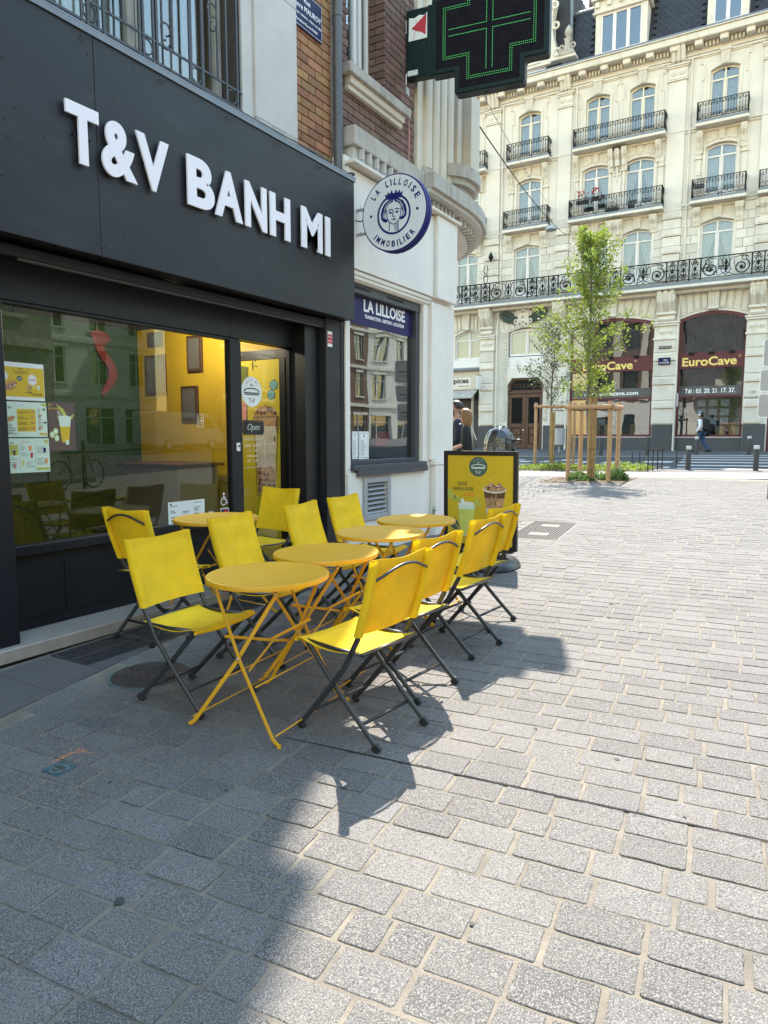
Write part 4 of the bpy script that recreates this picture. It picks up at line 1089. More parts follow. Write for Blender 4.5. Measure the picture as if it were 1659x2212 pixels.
# painted panel with drink drawing on the side wall, black frame round it
P(B(-5.25, -4.435, 5.535, 5.559, 2.20, 2.29), 'panel_frame', M['shop_black']); P(B(-4.50, -4.43, 5.50, 5.559, .16, 2.199), 'panel_frame', M['shop_black'])
pn = P(B(-5.25, -4.501, 5.545, 5.559, .16, 2.199), 'painted_panel', M['door_yellow'])
Mx = FY(-4.875, 5.5448, 0.16)
cl = {}
q_ = [0]
def pz(pts, m):
    q_[0] += 1
    cl.setdefault(m, MB()).prism(pts, Mx, .0006 + q_[0] * .00007, 0, back=False)
# bubble tea cup
cx_, cb, ct = .155, .68, 1.42
pz([(cx_ - .115, cb), (cx_ + .095, cb), (cx_ + .15, ct), (cx_ - .14, ct)], 'milk')
pz([(cx_ - .115, cb), (cx_ + .095, cb), (cx_ + .12, cb + .27), (cx_ + .05, cb + .29), (cx_, cb + .27), (cx_ - .06, cb + .29), (cx_ - .125, cb + .27)], 'coffee_light')
pz([(cx_ - .15, ct - .05), (cx_ + .16, ct - .05), (cx_ + .165, ct + .04), (cx_ - .15, ct + .04)], 'coffee_light')
pz([(cx_ + .16 * math.cos(R(a)), ct + .03 + .13 * abs(math.sin(R(a))) ** .8 * (1 + .1 * math.sin(a))) for a in range(0, 181, 15)], 'coffee_light')
rp = random.Random(9)
for i in range(22):
    x = cx_ - .10 + (i % 6) * .038 + rp.uniform(-.01, .01); y = cb + .04 + (i // 6) * .055 + rp.uniform(-.01, .01)
    pz(circ(x, y, rp.uniform(.013, .021), 10), 'coffee')
for i in range(6): pz(circ(cx_ - .1 + i * .045, ct + .075 + rp.uniform(0, .03), .02, 10), 'coffee')
for pts in ([(cx_ - .15, ct - .06), (cx_ - .128, cb - .02), (cx_ + .105, cb - .02), (cx_ + .165, ct - .05)], [(cx_ - .16, ct - .05), (cx_ - .16, ct + .045)], [(cx_ + .17, ct - .05), (cx_ + .175, ct + .045), (cx_ - .16, ct + .045)]):
    pz(strip(pts, .006), 'print_ink')
# second cup (matcha), leaf
pz([(-.30, 1.35), (-.10, 1.35), (-.08, 1.95), (-.32, 1.95)], 'pink'); pz([(-.30, 1.62), (-.09, 1.62), (-.08, 1.95), (-.32, 1.95)], 'cane'); pz([(-.30, 1.8), (-.08, 1.78), (-.06, 1.97), (-.2, 2.0)], 'leaf')
pz(strip([(-.095, 1.3), (-.07, 1.97)], .006), 'print_ink')
for (x, y, s_, m) in ((.27, 1.78, .055, 'ice'), (.235, 1.685, .052, 'ice')):
    P6 = [(x + s_ * math.cos(R(a + 20)), y + s_ * math.sin(R(a + 20))) for a in range(0, 360, 60)]
    pz(P6, m); pz(strip(P6 + [P6[0]], .005), 'print_ink'); pz(strip([P6[1], (x, y), P6[3]], .004), 'print_ink'); pz(strip([(x, y), P6[5]], .004), 'print_ink')
def star(x, y, h, w):
    P8 = [(x, y + h), (x + w * .3, y + w * .3), (x + w, y), (x + w * .3, y - w * .3), (x, y - h), (x - w * .3, y - w * .3), (x - w, y), (x - w * .3, y + w * .3), (x, y + h)]
    pz(strip(P8, .004), 'print_ink')
star(.0, 1.98, .05, .018); star(.30, 1.36, .07, .02); star(.27, 1.24, .035, .016); star(.31, 1.44, .02, .01)
for x, y in ((.03, 2.03), (.045, 1.975)): pz(strip(circ(x, y, .008, 9) + [circ(x, y, .008, 9)[0]], .003), 'print_ink')
for a in (60, 85, 110): pz(strip([(.20 + .02 * math.cos(R(a)), 1.52 + .02 * math.sin(R(a))), (.20 + .055 * math.cos(R(a)), 1.52 + .055 * math.sin(R(a)))], .004), 'print_ink')
for k, mb_ in cl.items(): mb_.build('drawing', M[k], pn)
# red wall map on the green wall
mp = MB(); m_ = FX(-6.59, 4.92, 1.76) @ Matrix.Diagonal((.75, .72, 1, 1))
mp.prism([(.0, 1.05), (.12, 1.12), (.28, 1.08), (.34, .98), (.24, .92), (.22, .84), (.30, .74), (.40, .62), (.43, .46), (.38, .34), (.28, .24), (.18, .14), (.14, .18), (.20, .30), (.28, .42), (.28, .56), (.18, .68), (.10, .80), (.06, .92)], m_, .02, 0)
P(mp, 'wall_map', M['map_red'])
# pictures on the yellow side wall, and a counter
for x0, x1, z0, z1 in ((-6.46, -6.14, 1.9, 2.33), (-6.4, -6.18, 2.42, 2.58), (-5.91, -5.66, 1.6, 1.97), (-5.8, -5.58, 2.12, 2.5)):
    o = P(B(x0, x1, 5.53, 5.559, z0, z1, .004), 'picture', M['door_wood']); B(x0 + .03, x1 - .03, 5.526, 5.5295, z0 + .03, z1 - .03).build('print', M['interior'], o)
P(B(-6.1, -5.3, 4.9, 5.45, .155, 1.12, .01), 'counter', M['floor_tile'])
P(B(-6.15, -5.25, 4.85, 5.5, 1.122, 1.155, .005), 'counter_top', M['door_wood'])
for (lx, ly) in ((-5.2, 2.72), (-5.3, 4.9), (-6.8, 4.2)):  # first spot is the seen one; the other two are added to brighten the room
    ld = bpy.data.lights.new('seen_and_added_spot', 'POINT'); ld.energy = 17 if ly > 4.5 else 2.4; ld.color = (1.0, .84, .62); ld.shadow_soft_size = .05
    lo = bpy.data.objects.new('seen_and_added_spot', ld); COL.objects.link(lo); lo.location = (lx, ly, 2.54)
    if ly > 3: P(MB().lathe([(.001, .0), (.05, .0), (.05, -.015), (.001, -.016)], (lx, ly, 2.62), 16), 'seen_and_added_spotlight', M['lamp_glow'])  # glowing discs of the two added spots
lmp = P(MB().lathe([(.001, .0), (.05, .0), (.05, -.015), (.001, -.016)], (-5.2, 2.72, 2.62), 16), 'seen_and_added_spotlight', M['lamp_glow'])

# --- upper floor of the restaurant building ---
TOPZ = 13.8
mb = MB(); wall_holes(mb, [(-8, 3.9), (6.06, 3.9), (6.06, TOPZ), (-8, TOPZ)], [[(1.2, 4.08), (4.74, 4.08), (4.74, 6.9), (1.2, 6.9)]], FX(XB - .012, 0, 0), .3)
P(mb, 'upper_wall', M['dark_mortar'])
P(B(-11, XB - .32, -8, 6.05, 6.9, TOPZ), 'upper_volume', M['interior'])
mb = MB(); wall_holes(mb, [(-8, -.3), (1.9, -.3), (1.9, 3.9), (-8, 3.9)], [[(-3.2, .2), (-1.5, .2), (-1.5, 2.5), (-3.2, 2.5)]], FX(-4.3, 0, 0), .3)
P(mb, 'side_front', M['shop_paint'])
P(B(-11.2, -4.0, -8, 6.06, TOPZ, TOPZ + .12), 'roof', M['zinc'])
# orange bricks between pilaster and drainpipe
rb2 = random.Random(3)
def brickwork(parent, y0, y1, z0, z1, x, matn, pitch, ln, proud=.0, holes=()):
    sp = []; depth = .03; z = z0; r_ = 0
    while z < z1:
        y = y0 - (ln + .01) * (.5 if r_ % 2 else 0); 
        while y < y1:
            a, b = max(y, y0), min(y + ln, y1)
            if b - a > .03:
                segs = [(a, b)]
                for (ha, hb, hz0, hz1) in holes:
                    if z + pitch - .012 > hz0 and z < hz1:
                        ns = []
                        for (s0, s1) in segs:
                            if s1 <= ha or s0 >= hb: ns.append((s0, s1))
                            else:
                                if s0 < ha - .02: ns.append((s0, ha))
                                if s1 > hb + .02: ns.append((hb, s1))
                        segs = ns
                for s0, s1 in segs:
                    mx = Matrix.Translation((x - depth / 2 + rb2.uniform(0, .0035) - ori(parent).x, (s0 + s1) / 2 - ori(parent).y, z + (pitch - .011) / 2 - ori(parent).z)) @ Matrix.Diagonal((depth, s1 - s0, pitch - .011, 1))
                    sp.append((mx, 0))
            y += ln + .01
        z += pitch; r_ += 1
    me = bevel_unit('brick', M[matn], 1, 1, 1, .035)
    vis = lambda s_: abs((s_[0].translation + ori(parent)).z - 4.9)
    pieces(parent, 'brick', sp, M[matn], [me], key=vis)
brickwork(rb, 5.462, 6.06, 3.97, 6.4, XB + .012, 'orange_brick', .0795, .215)
# rendered white pier beside the window (front plus chamfered side)
mb = MB(); mb.box(XB, XB + .055, 4.885, 5.458, 4.16, 6.9, .004); mb.box(XB, XB + .03, 4.74, 4.883, 3.97, 6.9, .004)
P(mb, 'rendered_pier', M['white_render'])
P(B(XB, XB + .058, 4.883, 5.46, 3.97, 4.158, .004), 'pier_base', M['concrete_old'])
P(B(XB + .0, XB + .056, 4.887, 5.455, 5.28, 5.284), 'pier_joint', M['dark_mortar'])
# window with curtains behind the iron grille
wf = P(B(XB - .26, XB - .18, 1.2, 4.74, 4.0, 4.06), 'window', M['window_cream'])
for y in (1.2, 2.0, 2.9, 3.75, 3.83, 4.66): B(XB - .25, XB - .19, y, y + .07, 4.06, 6.9, .004).build('window_frame', M['concrete_old'] if y > 3.6 else M['window_white'], wf)
B(XB - .235, XB - .230, 1.2, 4.74, 4.06, 6.9).build('pane', M['glass_old'], wf)
mb = MB(); vs = []; fs = []
n = 140
for i in range(n + 1):
    y = 1.25 + (3.75 - 1.25) * i / n; x = XB - .33 + .022 * math.sin(i * .75) + .01 * math.sin(i * 1.9)
    vs += [(x, y, 4.0), (x, y, 6.9)]
fs = [(2 * i, 2 * i + 2, 2 * i + 3, 2 * i + 1) for i in range(n)]
mb.add(vs, fs); mb.build('curtain', M['curtain'], wf)
B(XB - 1.0, XB - .9, 1.2, 4.74, 3.9, 6.9).build('dark_room', M['interior'], wf)
# iron grille
gr_ = thing('window_grille', (XB + .02, 3, 4.1), 'wrought iron window grille with rings above the dark restaurant sign', 'window grille')
xg = XB + .03
mb = MB()
for z in (4.145, 4.285): mb.box(xg - .006, xg + .006, 1.2, 4.73, z - .008, z + .008)
for z in (5.6,): mb.box(xg - .006, xg + .006, 1.2, 4.73, z - .008, z + .008)
mb.build('rail', M['iron_grey'], gr_)
for k in range(-1, 4):
    y0 = 3.245 - .0 + (k - 1) * .458 + .0
    for y in (y0, y0 + .125):
        if 1.2 < y < 4.74: B(xg - .009, xg + .009, y - .009, y + .009, 4.02, 6.6).build('bar', M['iron_grey'], gr_)
for y in (3.37, 3.83, 4.31, 4.62):
    pass
for y0 in (1.35, 1.81, 2.27, 2.74, 3.20, 3.67, 4.15, 4.55):
    mb = MB(); mb.ring((xg, y0 + .063, 4.215), .052, .0065, 'x', 16, 6); mb.build('ring', M['iron_grey'], gr_)
    for y in (y0, y0 + .126): B(xg - .008, xg + .008, y - .008, y + .008, 4.03, 6.6).build('bar', M['iron_grey'], gr_)
for y in (1.55, 1.66, 2.02, 2.12, 2.48, 2.6, 2.95, 3.06, 3.42, 3.53, 3.88, 3.98, 4.36, 4.45): B(xg - .006, xg + .006, y - .006, y + .006, 4.285, 6.6).build('bar', M['iron_grey'], gr_)
mb = MB()
for y in (4.40,): mb.ring((xg, y, 4.78), .05, .007, 'x', 12, 5, -90, 200); mb.ring((xg, y, 4.66), .035, .007, 'x', 12, 5, 90, 380)
mb.build('scroll', M['iron_grey'], gr_)
# cables lying on the fascia top
for dz, dy, rr in ((0, 0, .006), (.012, .05, .005), (.022, -.03, .004)):
    mb = MB(); pts = [(XF - .02 + .012 * math.sin(y * 7 + dy * 30), y, Z1 + .030 + dz + .012 * math.sin(y * 5 + dy * 20)) for y in [3.7 + i * .12 for i in range(20)]]
    mb.tube(pts, rr, 5); o = mb.build('cable', M['pipe' if dz else 'rubber']); tag(o, ['black cable lying along the top edge of the restaurant sign', 'pale grey cable looped beside the drainpipe foot on the sign top', 'thin grey wire strung along the sign top edge'][int(dz / .0105)], 'cable', 'cables on the sign top')
mb = MB()
for k in range(3): mb.ring((-4.06, 6.10 + k * .012, 4.02 + k * .006), .035 + .006 * k, .005, 'z', 14, 5)
tag(mb.build('cable_coil', M['rubber']), 'coil of black cable hanging at the foot of the drainpipe', 'cable')
# drainpipe
dp = thing('drainpipe', (-4.16, 6.075, 3.97), 'grey painted drainpipe between orange and red brick walls', 'drainpipe')
mb = MB(); mb.tube([(-4.17, 6.08, 3.985), (-4.17, 6.08, 9.5)], .047, 18); o = mb.build('pipe', M['pipe'], dp, smooth=True); shade_auto(o, 50)
for z in (5.53, 7.2):
    mb = MB(); mb.lathe([(.047, -.02), (.052, -.02), (.052, .02), (.047, .02)], (-4.17, 6.08, z), 18); mb.build('collar', M['pipe'], dp, smooth=False)

# street name plate
t = thing('street_plate', (XB + .03, 5.65, 5.2), 'blue enamel street name plate with white lettering on the orange brick', 'street sign')
xs = XB + .035
B(xs - .012, xs, 5.40, 5.885, 5.185, 5.52, .003).build('plate', M['enamel_blue'], t)
mb = MB(); m_ = FX(xs, 5.43, 5.2)
for tx, y, z, h, w_ in (('Rue', 5.60, 5.424, .046, .095), ('Pierre MAUROY', 5.43, 5.348, .046, .435), ('Premier ministre - Maire de Lille', 5.43, 5.292, .021, .435), ('Ancienne Rue de PARIS', 5.475, 5.232, .023, .33)):
    text_into(mb, tx, FX(xs, y, z), h, .0008, width=w_, off=.01)
mb.build('lettering', M['paint_white'], t)
mb = MB()
for a in ((5.408, 5.877, 5.196, 5.199), (5.408, 5.877, 5.506, 5.509), (5.408, 5.411, 5.199, 5.506), (5.874, 5.877, 5.199, 5.506)): mb.box(xs, xs + .0006, a[0], a[1], a[2], a[3])
mb.build('border', M['paint_white'], t)
# alarm sticker on pilaster
t = thing('alarm_sticker', (XP, 5.83, 2.39), 'small red and white alarm sticker on the dark shop pilaster', 'sticker')
B(XP + .0005, XP + .0012, 5.795, 5.875, 2.315, 2.465).build('label', M['paper'], t)
mb = MB(); mb.box(XP + .0012, XP + .0016, 5.797, 5.873, 2.345, 2.435); mb.build('band', M['sticker_red'], t)
mb = MB(); text_into(mb, 'Alarme', FX(XP + .0017, 5.80, 2.405), .016, .0004, width=.07, off=.01); mb.box(XP + .0017, XP + .002, 5.80, 5.87, 2.37, 2.375); mb.build('lettering', M['paper'], t)

# door badge, Open sign, hours, bell
Xd = -4.3855
t = thing('door_badge', (Xd, 4.965, 1.835), 'round white badge with a drawn sandwich stuck on the glass door', 'sticker')
badge(None, FX(Xd, 4.965, 1.835), .138, M['paper'], M['print_ink'], t)
t = thing('open_sign', (Xd, 4.99, 1.51), 'black Open sign with brown frame hanging inside the glass door', 'sign')
xo = -4.40
mb = MB(); mb.prism([(-.135, -.05), (-.15, -.05), (-.15, .05), (-.135, .05), (-.135, .068), (.135, .068), (.135, .05), (.15, .05), (.15, -.05), (.135, -.05), (.135, -.068), (-.135, -.068)], FX(xo, 4.99, 1.51), .006, 0); mb.build('frame', M['poster_brown'], t)
mb = MB(); mb.box(xo + .006, xo + .008, 4.99 - .125, 4.99 + .125, 1.51 - .056, 1.51 + .056); mb.build('board', M['print_ink'], t)
mb = MB(); text_into(mb, 'Open', FX(xo + .0085, 4.905, 1.487), .058, .0006, width=.17, shear=.35); mb.build('lettering', M['paper'], t)
mb = MB()
for s in (-1, 1): mb.tube([(xo, 4.99 + s * .1, 1.578), (xo, 4.99, 1.66)], .0012, 4)
mb.build('string', M['print_ink'], t)
t = thing('opening_hours', (Xd, 4.98, 1.25), 'white printed opening hours in a bracketed frame on the glass door', 'lettering')
mb = MB(); x_ = Xd
text_into(mb, "HEURES D'OUVERTURE", FX(x_, 4.845, 1.392), .018, .0004, width=.25); text_into(mb, 'Lundi - Samedi', FX(x_, 4.86, 1.335), .026, .0004, width=.21)
text_into(mb, '11h - 22h', FX(x_, 4.89, 1.288), .022, .0004, width=.15); text_into(mb, 'Dimanche', FX(x_, 4.89, 1.24), .022, .0004, width=.14); text_into(mb, '18h - 22h', FX(x_, 4.89, 1.195), .022, .0004, width=.15)
Q = [(-.16, .10), (-.15, .13), (.15, .13), (.16, .10), (.16, -.12), (.15, -.145), (-.15, -.145), (-.16, -.12), (-.16, .10)]
mb.prism(strip(Q, .003), FX(x_, 4.97, 1.29), .0004, 0, back=False)
mb.build('lettering', M['curtain'], t)
t = thing('door_bell', (-4.345, 4.725, 1.335), 'small white door bell with black button on the door post', 'door bell')
B(-4.349, -4.335, 4.705, 4.745, 1.298, 1.372, .003).build('case', M['paint_white'], t)
MB().lathe([(.011, 0), (.011, .003), (.002, .004)], (-4.335, 4.725, 1.343), 12, ax='x').build('button', M['print_ink'], t)

# --- posters stuck on the window ---
XW = -4.3795
def poster(name, label, y0, y1, z0, z1, base, draw):
    t = thing(name, (XW, (y0 + y1) / 2, z0), label, 'poster')
    B(XW - .0003, XW, y0, y1, z0, z1).build('sheet', M[base], t)
    lay = {}; n = [0]
    def p(pts, m):
        n[0] += 1; lay.setdefault(m, MB()).prism([(x * (y1 - y0), y * (z1 - z0)) for x, y in pts], FX(XW, y0, z0), .0003 + .00004 * n[0], 0, back=False)
    def tx(s, x, y, h, w_, m, off=.015):
        n[0] += 1; text_into(lay.setdefault(m, MB()), s, FX(XW, y0 + x * (y1 - y0), z0 + y * (z1 - z0)), h * (z1 - z0), .0003 + .00004 * n[0], width=w_ * (y1 - y0), off=off)
    draw(p, tx)
    for k, mb_ in lay.items(): mb_.build('print', M[k], t)
rp = random.Random(2)
def rect(x0, y0, x1, y1): return [(x0, y0), (x1, y0), (x1, y1), (x0, y1)]
def burst(cx, cy, r, asp=1.3, n=14): return [(cx + r * (1 if k % 2 else .68) * math.cos(math.pi * k / n), cy + asp * r * (1 if k % 2 else .68) * math.sin(math.pi * k / n)) for k in range(2 * n)]
def sandwich(p, cx, cy, w, h, a=.25):
    def rt(P_): return [(cx + x * w, cy + (y + x * a * 2) * h) for x, y in P_]
    p(rt([(-.5, -.1), (-.35, -.45), (0, -.5), (.35, -.42), (.5, -.05), (.45, .25), (0, .5), (-.4, .3)]), 'bread')
    p(rt([(-.46, -.08), (-.2, -.18), (.1, -.2), (.46, -.02), (.3, .08), (0, .1), (-.3, .06)]), 'coffee')
    for k in range(5): p(rt([(-.35 + k * .15, -.15), (-.26 + k * .15, -.12), (-.28 + k * .15, .05), (-.37 + k * .15, .0)]), 'pink' if k % 2 else 'milk')
def d1(p, tx):
    p(rect(.01, .09, .99, .88), 'poster_yellow')
    p(strip([(.27, .86), (.27, .74), (.33, .70), (.56, .70), (.61, .76), (.61, .84), (.56, .88)], .01), 'print_ink')
    tx('OFFRE', .36, .81, .04, .14, 'print_ink'); tx('DU MOMENT', .31, .73, .045, .26, 'print_ink')
    p(burst(.71, .56, .13), 'paper'); tx('OFFRE', .62, .53, .055, .17, 'sticker_red')
    p(burst(.04, .63, .11), 'paper'); p(circ(.40, .58, .065, 18, 1.1), 'poster_green'); tx('7,5€', .365, .555, .04, .07, 'paper')
    sandwich(p, .17, .38, .36, .28); p(circ(.62, .34, .065, 16, 1.2), 'coffee_light'); tx('+', .72, .33, .06, .05, 'paper'); p(rect(.82, .30, .88, .42), 'paper_mint')
    tx('1 COOKIE', .52, .19, .05, .17, 'print_ink'); tx('1 THÉ DU JOUR', .66, .14, .05, .28, 'print_ink')
poster('menu_poster', 'yellow special offer poster, topmost of three sheets on the window edge', 2.62, 2.905, 1.665, 1.905, 'paper', d1)
def d2(p, tx):
    tx('T&V', .02, .80, .07, .14, 'poster_green'); p(rect(.27, .16, .72, .80), 'poster_yellow')
    p([(.25, .97), (.55, .97), (.52, .90), (.30, .90)], 'sign_face'); p([(.86, .97), (1, .97), (1, .90), (.9, .9)], 'cane')
    for i in range(4):
        y = .72 - i * .155
        sandwich(p, .64, y, .13, .06)
        for k in range(3): p(rect(.29, y - .03 * k, .29 + rp.uniform(.15, .27), y - .03 * k + .008), 'print_ink')
    sandwich(p, .12, .52, .22, .16)
    for i in range(7): p(rect(.02, .36 - i * .045, .02 + rp.uniform(.06, .22), .37 - i * .045), 'print_ink')
    for x, y in ((.93, .80), (.95, .42)): p(circ(x, y, .03, 12), 'print_ink')
    for i in range(10): p(rect(.77, .80 - i * .065, .77 + rp.uniform(.05, .14), .81 - i * .065), 'print_ink')
    sandwich(p, .83, .62, .10, .06); sandwich(p, .83, .28, .10, .06); p(rect(.80, .07, .98, .12), 'poster_yellow'); p(rect(.02, .09, .26, .10), 'print_ink')
poster('menu_poster', 'pale menu sheet with a yellow centre block, middle of the three on the window', 2.625, 2.912, 1.428, 1.655, 'paper_mint', d2)
def d3(p, tx):
    tx('&V', .04, .84, .06, .10, 'poster_green'); p(rect(.02, .52, .22, .82), 'cane'); p(circ(.93, .90, .05, 12), 'cane')
    tx('THÉ AU CHOIX', .30, .88, .03, .24, 'coffee_light')
    for (x, y, m) in ((.52, .72, 'orange'), (.55, .52, 'sticker_red'), (.33, .30, 'juice'), (.88, .66, 'navy'), (.91, .34, 'orange'), (.13, .22, 'pink'), (.13, .60, 'coffee')):
        p([(x - .028, y - .09), (x + .022, y - .09), (x + .035, y + .06), (x - .035, y + .06)], m); p(rect(x - .035, y + .06, x + .035, y + .075), 'paper')
    for cx in (.25, .64): p(rect(cx, .1, cx + .004, .86), 'cane')
    for (x, y0_, n_) in ((.28, .78, 3), (.28, .56, 2), (.42, .30, 2), (.42, .18, 1), (.68, .74, 4), (.68, .40, 4), (.02, .44, 2), (.02, .3, 3)):
        for i in range(n_): p(rect(x, y0_ - i * .055, x + rp.uniform(.07, .2), y0_ - i * .055 + .009), 'print_ink')
    p(rect(.66, .07, .98, .14), 'cane')
poster('menu_poster', 'pale menu sheet of colourful drinks, lowest of the three on the window', 2.635, 2.918, 1.195, 1.42, 'paper_mint', d3)
def d4(p, tx):
    tx('JUS', .02, .93, .035, .13, 'poster_yellow'); tx('DE CANNE', .02, .85, .035, .38, 'poster_yellow')
    for (x0, y0, x1, y1) in ((.75, .66, .30, .97), (.75, .62, .98, .78), (.5, .6, .3, .75)):
        dx, dy = x1 - x0, y1 - y0; p([(x0, y0), (x0 + dx * .5 - dy * .12, y0 + dy * .5 + dx * .12), (x1, y1), (x0 + dx * .5 + dy * .12, y0 + dy * .5 - dx * .12)], 'cane')
    p([(.47, .17), (.73, .17), (.83, .66), (.38, .66)], 'poster_yellow'); p([(.42, .50), (.79, .50), (.84, .68), (.37, .68)], 'paper_mint'); p(circ(.605, .68, .24, 20, .22), 'paper_mint')
    p(strip([(.50, .66), (.35, .82)], .03), 'paper')
    for x, y in ((.12, .33), (.25, .40), (.28, .26)): p(circ(x, y, .095, 16, .75), 'cane'); p(circ(x, y, .07, 16, .75), 'paper_mint')
    p(circ(.66, .17, .07, 16, .8), 'paper_mint')
poster('drink_poster', 'brown sugar cane juice poster with a tall iced cup on the window', 2.921, 3.125, 1.335, 1.662, 'poster_brown', d4)
def d5(p, tx):
    for i in range(16):
        for c_ in range(3):
            if rp.random() < .8: p(rect(.06 + c_ * .32, .90 - i * .055, .06 + c_ * .32 + rp.uniform(.1, .26), .92 - i * .055), 'sign_face' if rp.random() < .6 else 'print_ink')
    p(circ(.07, .92, .03, 10), 'print_ink')
poster('notice_sheet', 'white printed notice sheet low on the shop window behind the far table', 3.93, 4.33, .66, .90, 'paper', d5)
def d6(p, tx):
    p(rect(.06, .08, .94, .92), 'navy'); p(rect(.4, .2, .9, .85), 'sticker_red'); tx('CB', .2, .35, .3, .55, 'paper')
poster('card_sticker', 'small blue and red card payment sticker low on the shop window', 4.52, 4.625, .69, .80, 'paper', d6)
t = thing('round_sticker', (XW, 4.40, .74), 'white round sticker with black ring left of the card payment sticker', 'sticker', 'round stickers low on the window')
mb = MB(); mb.prism(circ(4.40, .735, .055, 20), FX(XW, 0, 0), .0004, 0, back=False); mb.build('disc', M['paper'], t)
mb = MB(); ringpoly(mb, FX(XW, 0, 0), 4.40, .735, .047, .051, .0008, 24); mb.build('ring', M['print_ink'], t)
t = thing('wheelchair_sign', (XW, 4.565, .87), 'white wheelchair symbol sticker on the shop window', 'sticker')
mb = MB(); mw = FX(XW, 4.565, .87)
mb.prism(circ(.0, .055, .011, 12), mw, .0005, 0, back=False); mb.prism(strip([(-.002, .04), (.004, .005), (.028, .005), (.038, -.028), (.046, -.024)], .009), mw, .0005, 0, back=False); mb.prism(strip([(0, .026), (.022, .024)], .007), mw, .0006, 0, back=False)
mb.prism(strip([(-.004 + .032 * math.cos(R(a)), -.012 + .032 * math.sin(R(a))) for a in range(100, 371, 18)], .007), mw, .0007, 0, back=False)
mb.build('symbol', M['paint_white'], t)
t = thing('lift_sign', (XW, 4.29, 1.62), 'small framed arrow sticker on the shop window', 'sticker')
mb = MB(); mw = FX(XW, 4.31, 1.56)
mb.prism(strip([(-.035, -.05), (-.035, .05), (.035, .05), (.035, -.05), (-.035, -.05)], .004), mw, .0005, 0, back=False)
mb.prism(strip([(-.02, -.035), (-.02, .035)], .004), mw, .0006, 0, back=False); mb.prism(strip([(-.002, 0), (.028, 0)], .008), mw, .0006, 0, back=False); mb.prism([(.006, .02), (.02, .02), (.013, .034)], mw, .0006, 0, back=False); mb.prism([(.006, -.02), (.013, -.034), (.02, -.02)], mw, .0006, 0, back=False)
mb.build('symbol', M['milk'], t)

# =====================================================================
# CORNER BUILDING (white ground floor, red brick, curved corner)
# =====================================================================
cb_ = thing('corner_building', (-4.1, 7.4, gz(7.4)), 'white corner building with red brick upper floor, fluted columns and a curved stone cornice', 'building')
def Q_(mb, name, m, parent=None, **kw): return mb.build(name, m, parent or cb_, **kw)
XW1 = -4.10
mb = MB(); wall_holes(mb, [(6.083, 0.0), (8.66, 0.0), (8.66, 4.22), (6.083, 4.22)], [[(6.165, 1.06), (7.79, 1.06), (7.79, 3.03), (6.165, 3.03)], [(6.46, .56), (6.90, .56), (6.90, .92), (6.46, .92)]], FX(XW1, 0, 0), .18)
Q_(mb, 'ground_wall', M['white_wall'])
Q_(B(-9, -4.3, 8.55, 8.66, 0, 4.2), 'return_wall', M['white_wall'])
Q_(B(XW1, XW1 + .045, 7.935, 8.40, 1.13, 3.08, .005), 'pilaster', M['white_wall'])
Q_(B(XW1, XW1 + .075, 8.01, 8.47, .1, 1.06, .006), 'pilaster_base', M['white_wall'])
Q_(B(XW1, XW1 + .085, 7.98, 8.50, 1.062, 1.128, .008), 'pilaster_base', M['white_wall'])
Q_(B(XW1, XW1 + .022, 6.09, 6.30, .1, 1.04, .004), 'base_panel', M['white_wall'])
mb = MB(); mb.box(XW1, XW1 + .03, 6.083, 7.93, 3.085, 3.125, .004); mb.box(XW1, XW1 + .018, 6.083, 7.93, 3.045, 3.083, .003); Q_(mb, 'lintel_moulding', M['cream_trim'])
Q_(B(XW1, XW1 + .09, 7.99, 8.55, 3.13, 4.12, .006), 'upper_pilaster', M['white_wall'])
Q_(B(XW1, XW1 + .04, 6.083, 7.985, 3.14, 4.10, .004), 'frieze_panel', M['white_wall'])
mb = MB(); mb.box(XW1, XW1 + .13, 6.083, 8.60, 4.125, 4.16, .005); Q_(mb, 'cornice_bed', M['cream_trim'])
# agency window
XA = -4.22
wn = Q_(B(XA - .02, XW1 - .04, 6.165, 7.79, 2.93, 3.03, .003), 'window', M['iron_grey'])
for a in ((6.165, 6.215, 1.12, 2.93), (7.69, 7.79, 1.12, 2.93)): B(XA - .02, XW1 - .05, a[0], a[1], a[2], a[3], .003).build('frame', M['iron_grey'], wn)
B(XA - .02, XW1 - .05, 6.2151, 7.6899, 1.12, 1.165, .003).build('frame', M['iron_grey'], wn)
B(XA, XW1 + .05, 6.165, 7.82, 1.065, 1.118, .003).build('sill', M['iron_grey'], wn)
B(XW1 + .001, XW1 + .05, 6.24, 7.85, 1.0, 1.064, .003).build('sill', M['iron_grey'], wn)
mb = MB()
for y0 in (6.25, 6.98):
    for k in range(2): mb.box(XW1 - .041, XW1 - .035, y0, y0 + .38, 2.975 + k * .014, 2.981 + k * .014)
mb.build('vent_slot', M['void'], wn)
B(XA + .004, XA + .010, 6.215, 7.69, 1.165, 2.93).build('pane', M['glass_old'], wn)
B(-6.2, -6.1, 6.12, 8.5, 0.2, 3.4).build('room_wall', M['interior'], wn)
B(-6.2, XA - .05, 8.45, 8.5, 0.2, 3.4).build('room_wall', M['interior'], wn)
B(-6.2, XA - .05, 6.1, 8.5, 0.55, .6).build('room_floor', M['floor_tile'], wn)
bn_ = B(XA + .0105, XA + .013, 6.215, 7.69, 2.625, 2.925).build('sign_band', M['navy'], wn)
mb = MB(); text_into(mb, 'LA LILLOISE', FX(XA + .0135, 6.60, 2.785), .12, .0008, width=.915, off=.028); mb.build('lettering', M['paint_white'], bn_)
mb = MB(); text_into(mb, 'TRANSACTION - GESTION - LOCATION', FX(XA + .0135, 6.618, 2.712), .036, .0008, width=.87, off=.03); mb.build('lettering', M['paint_white'], bn_)
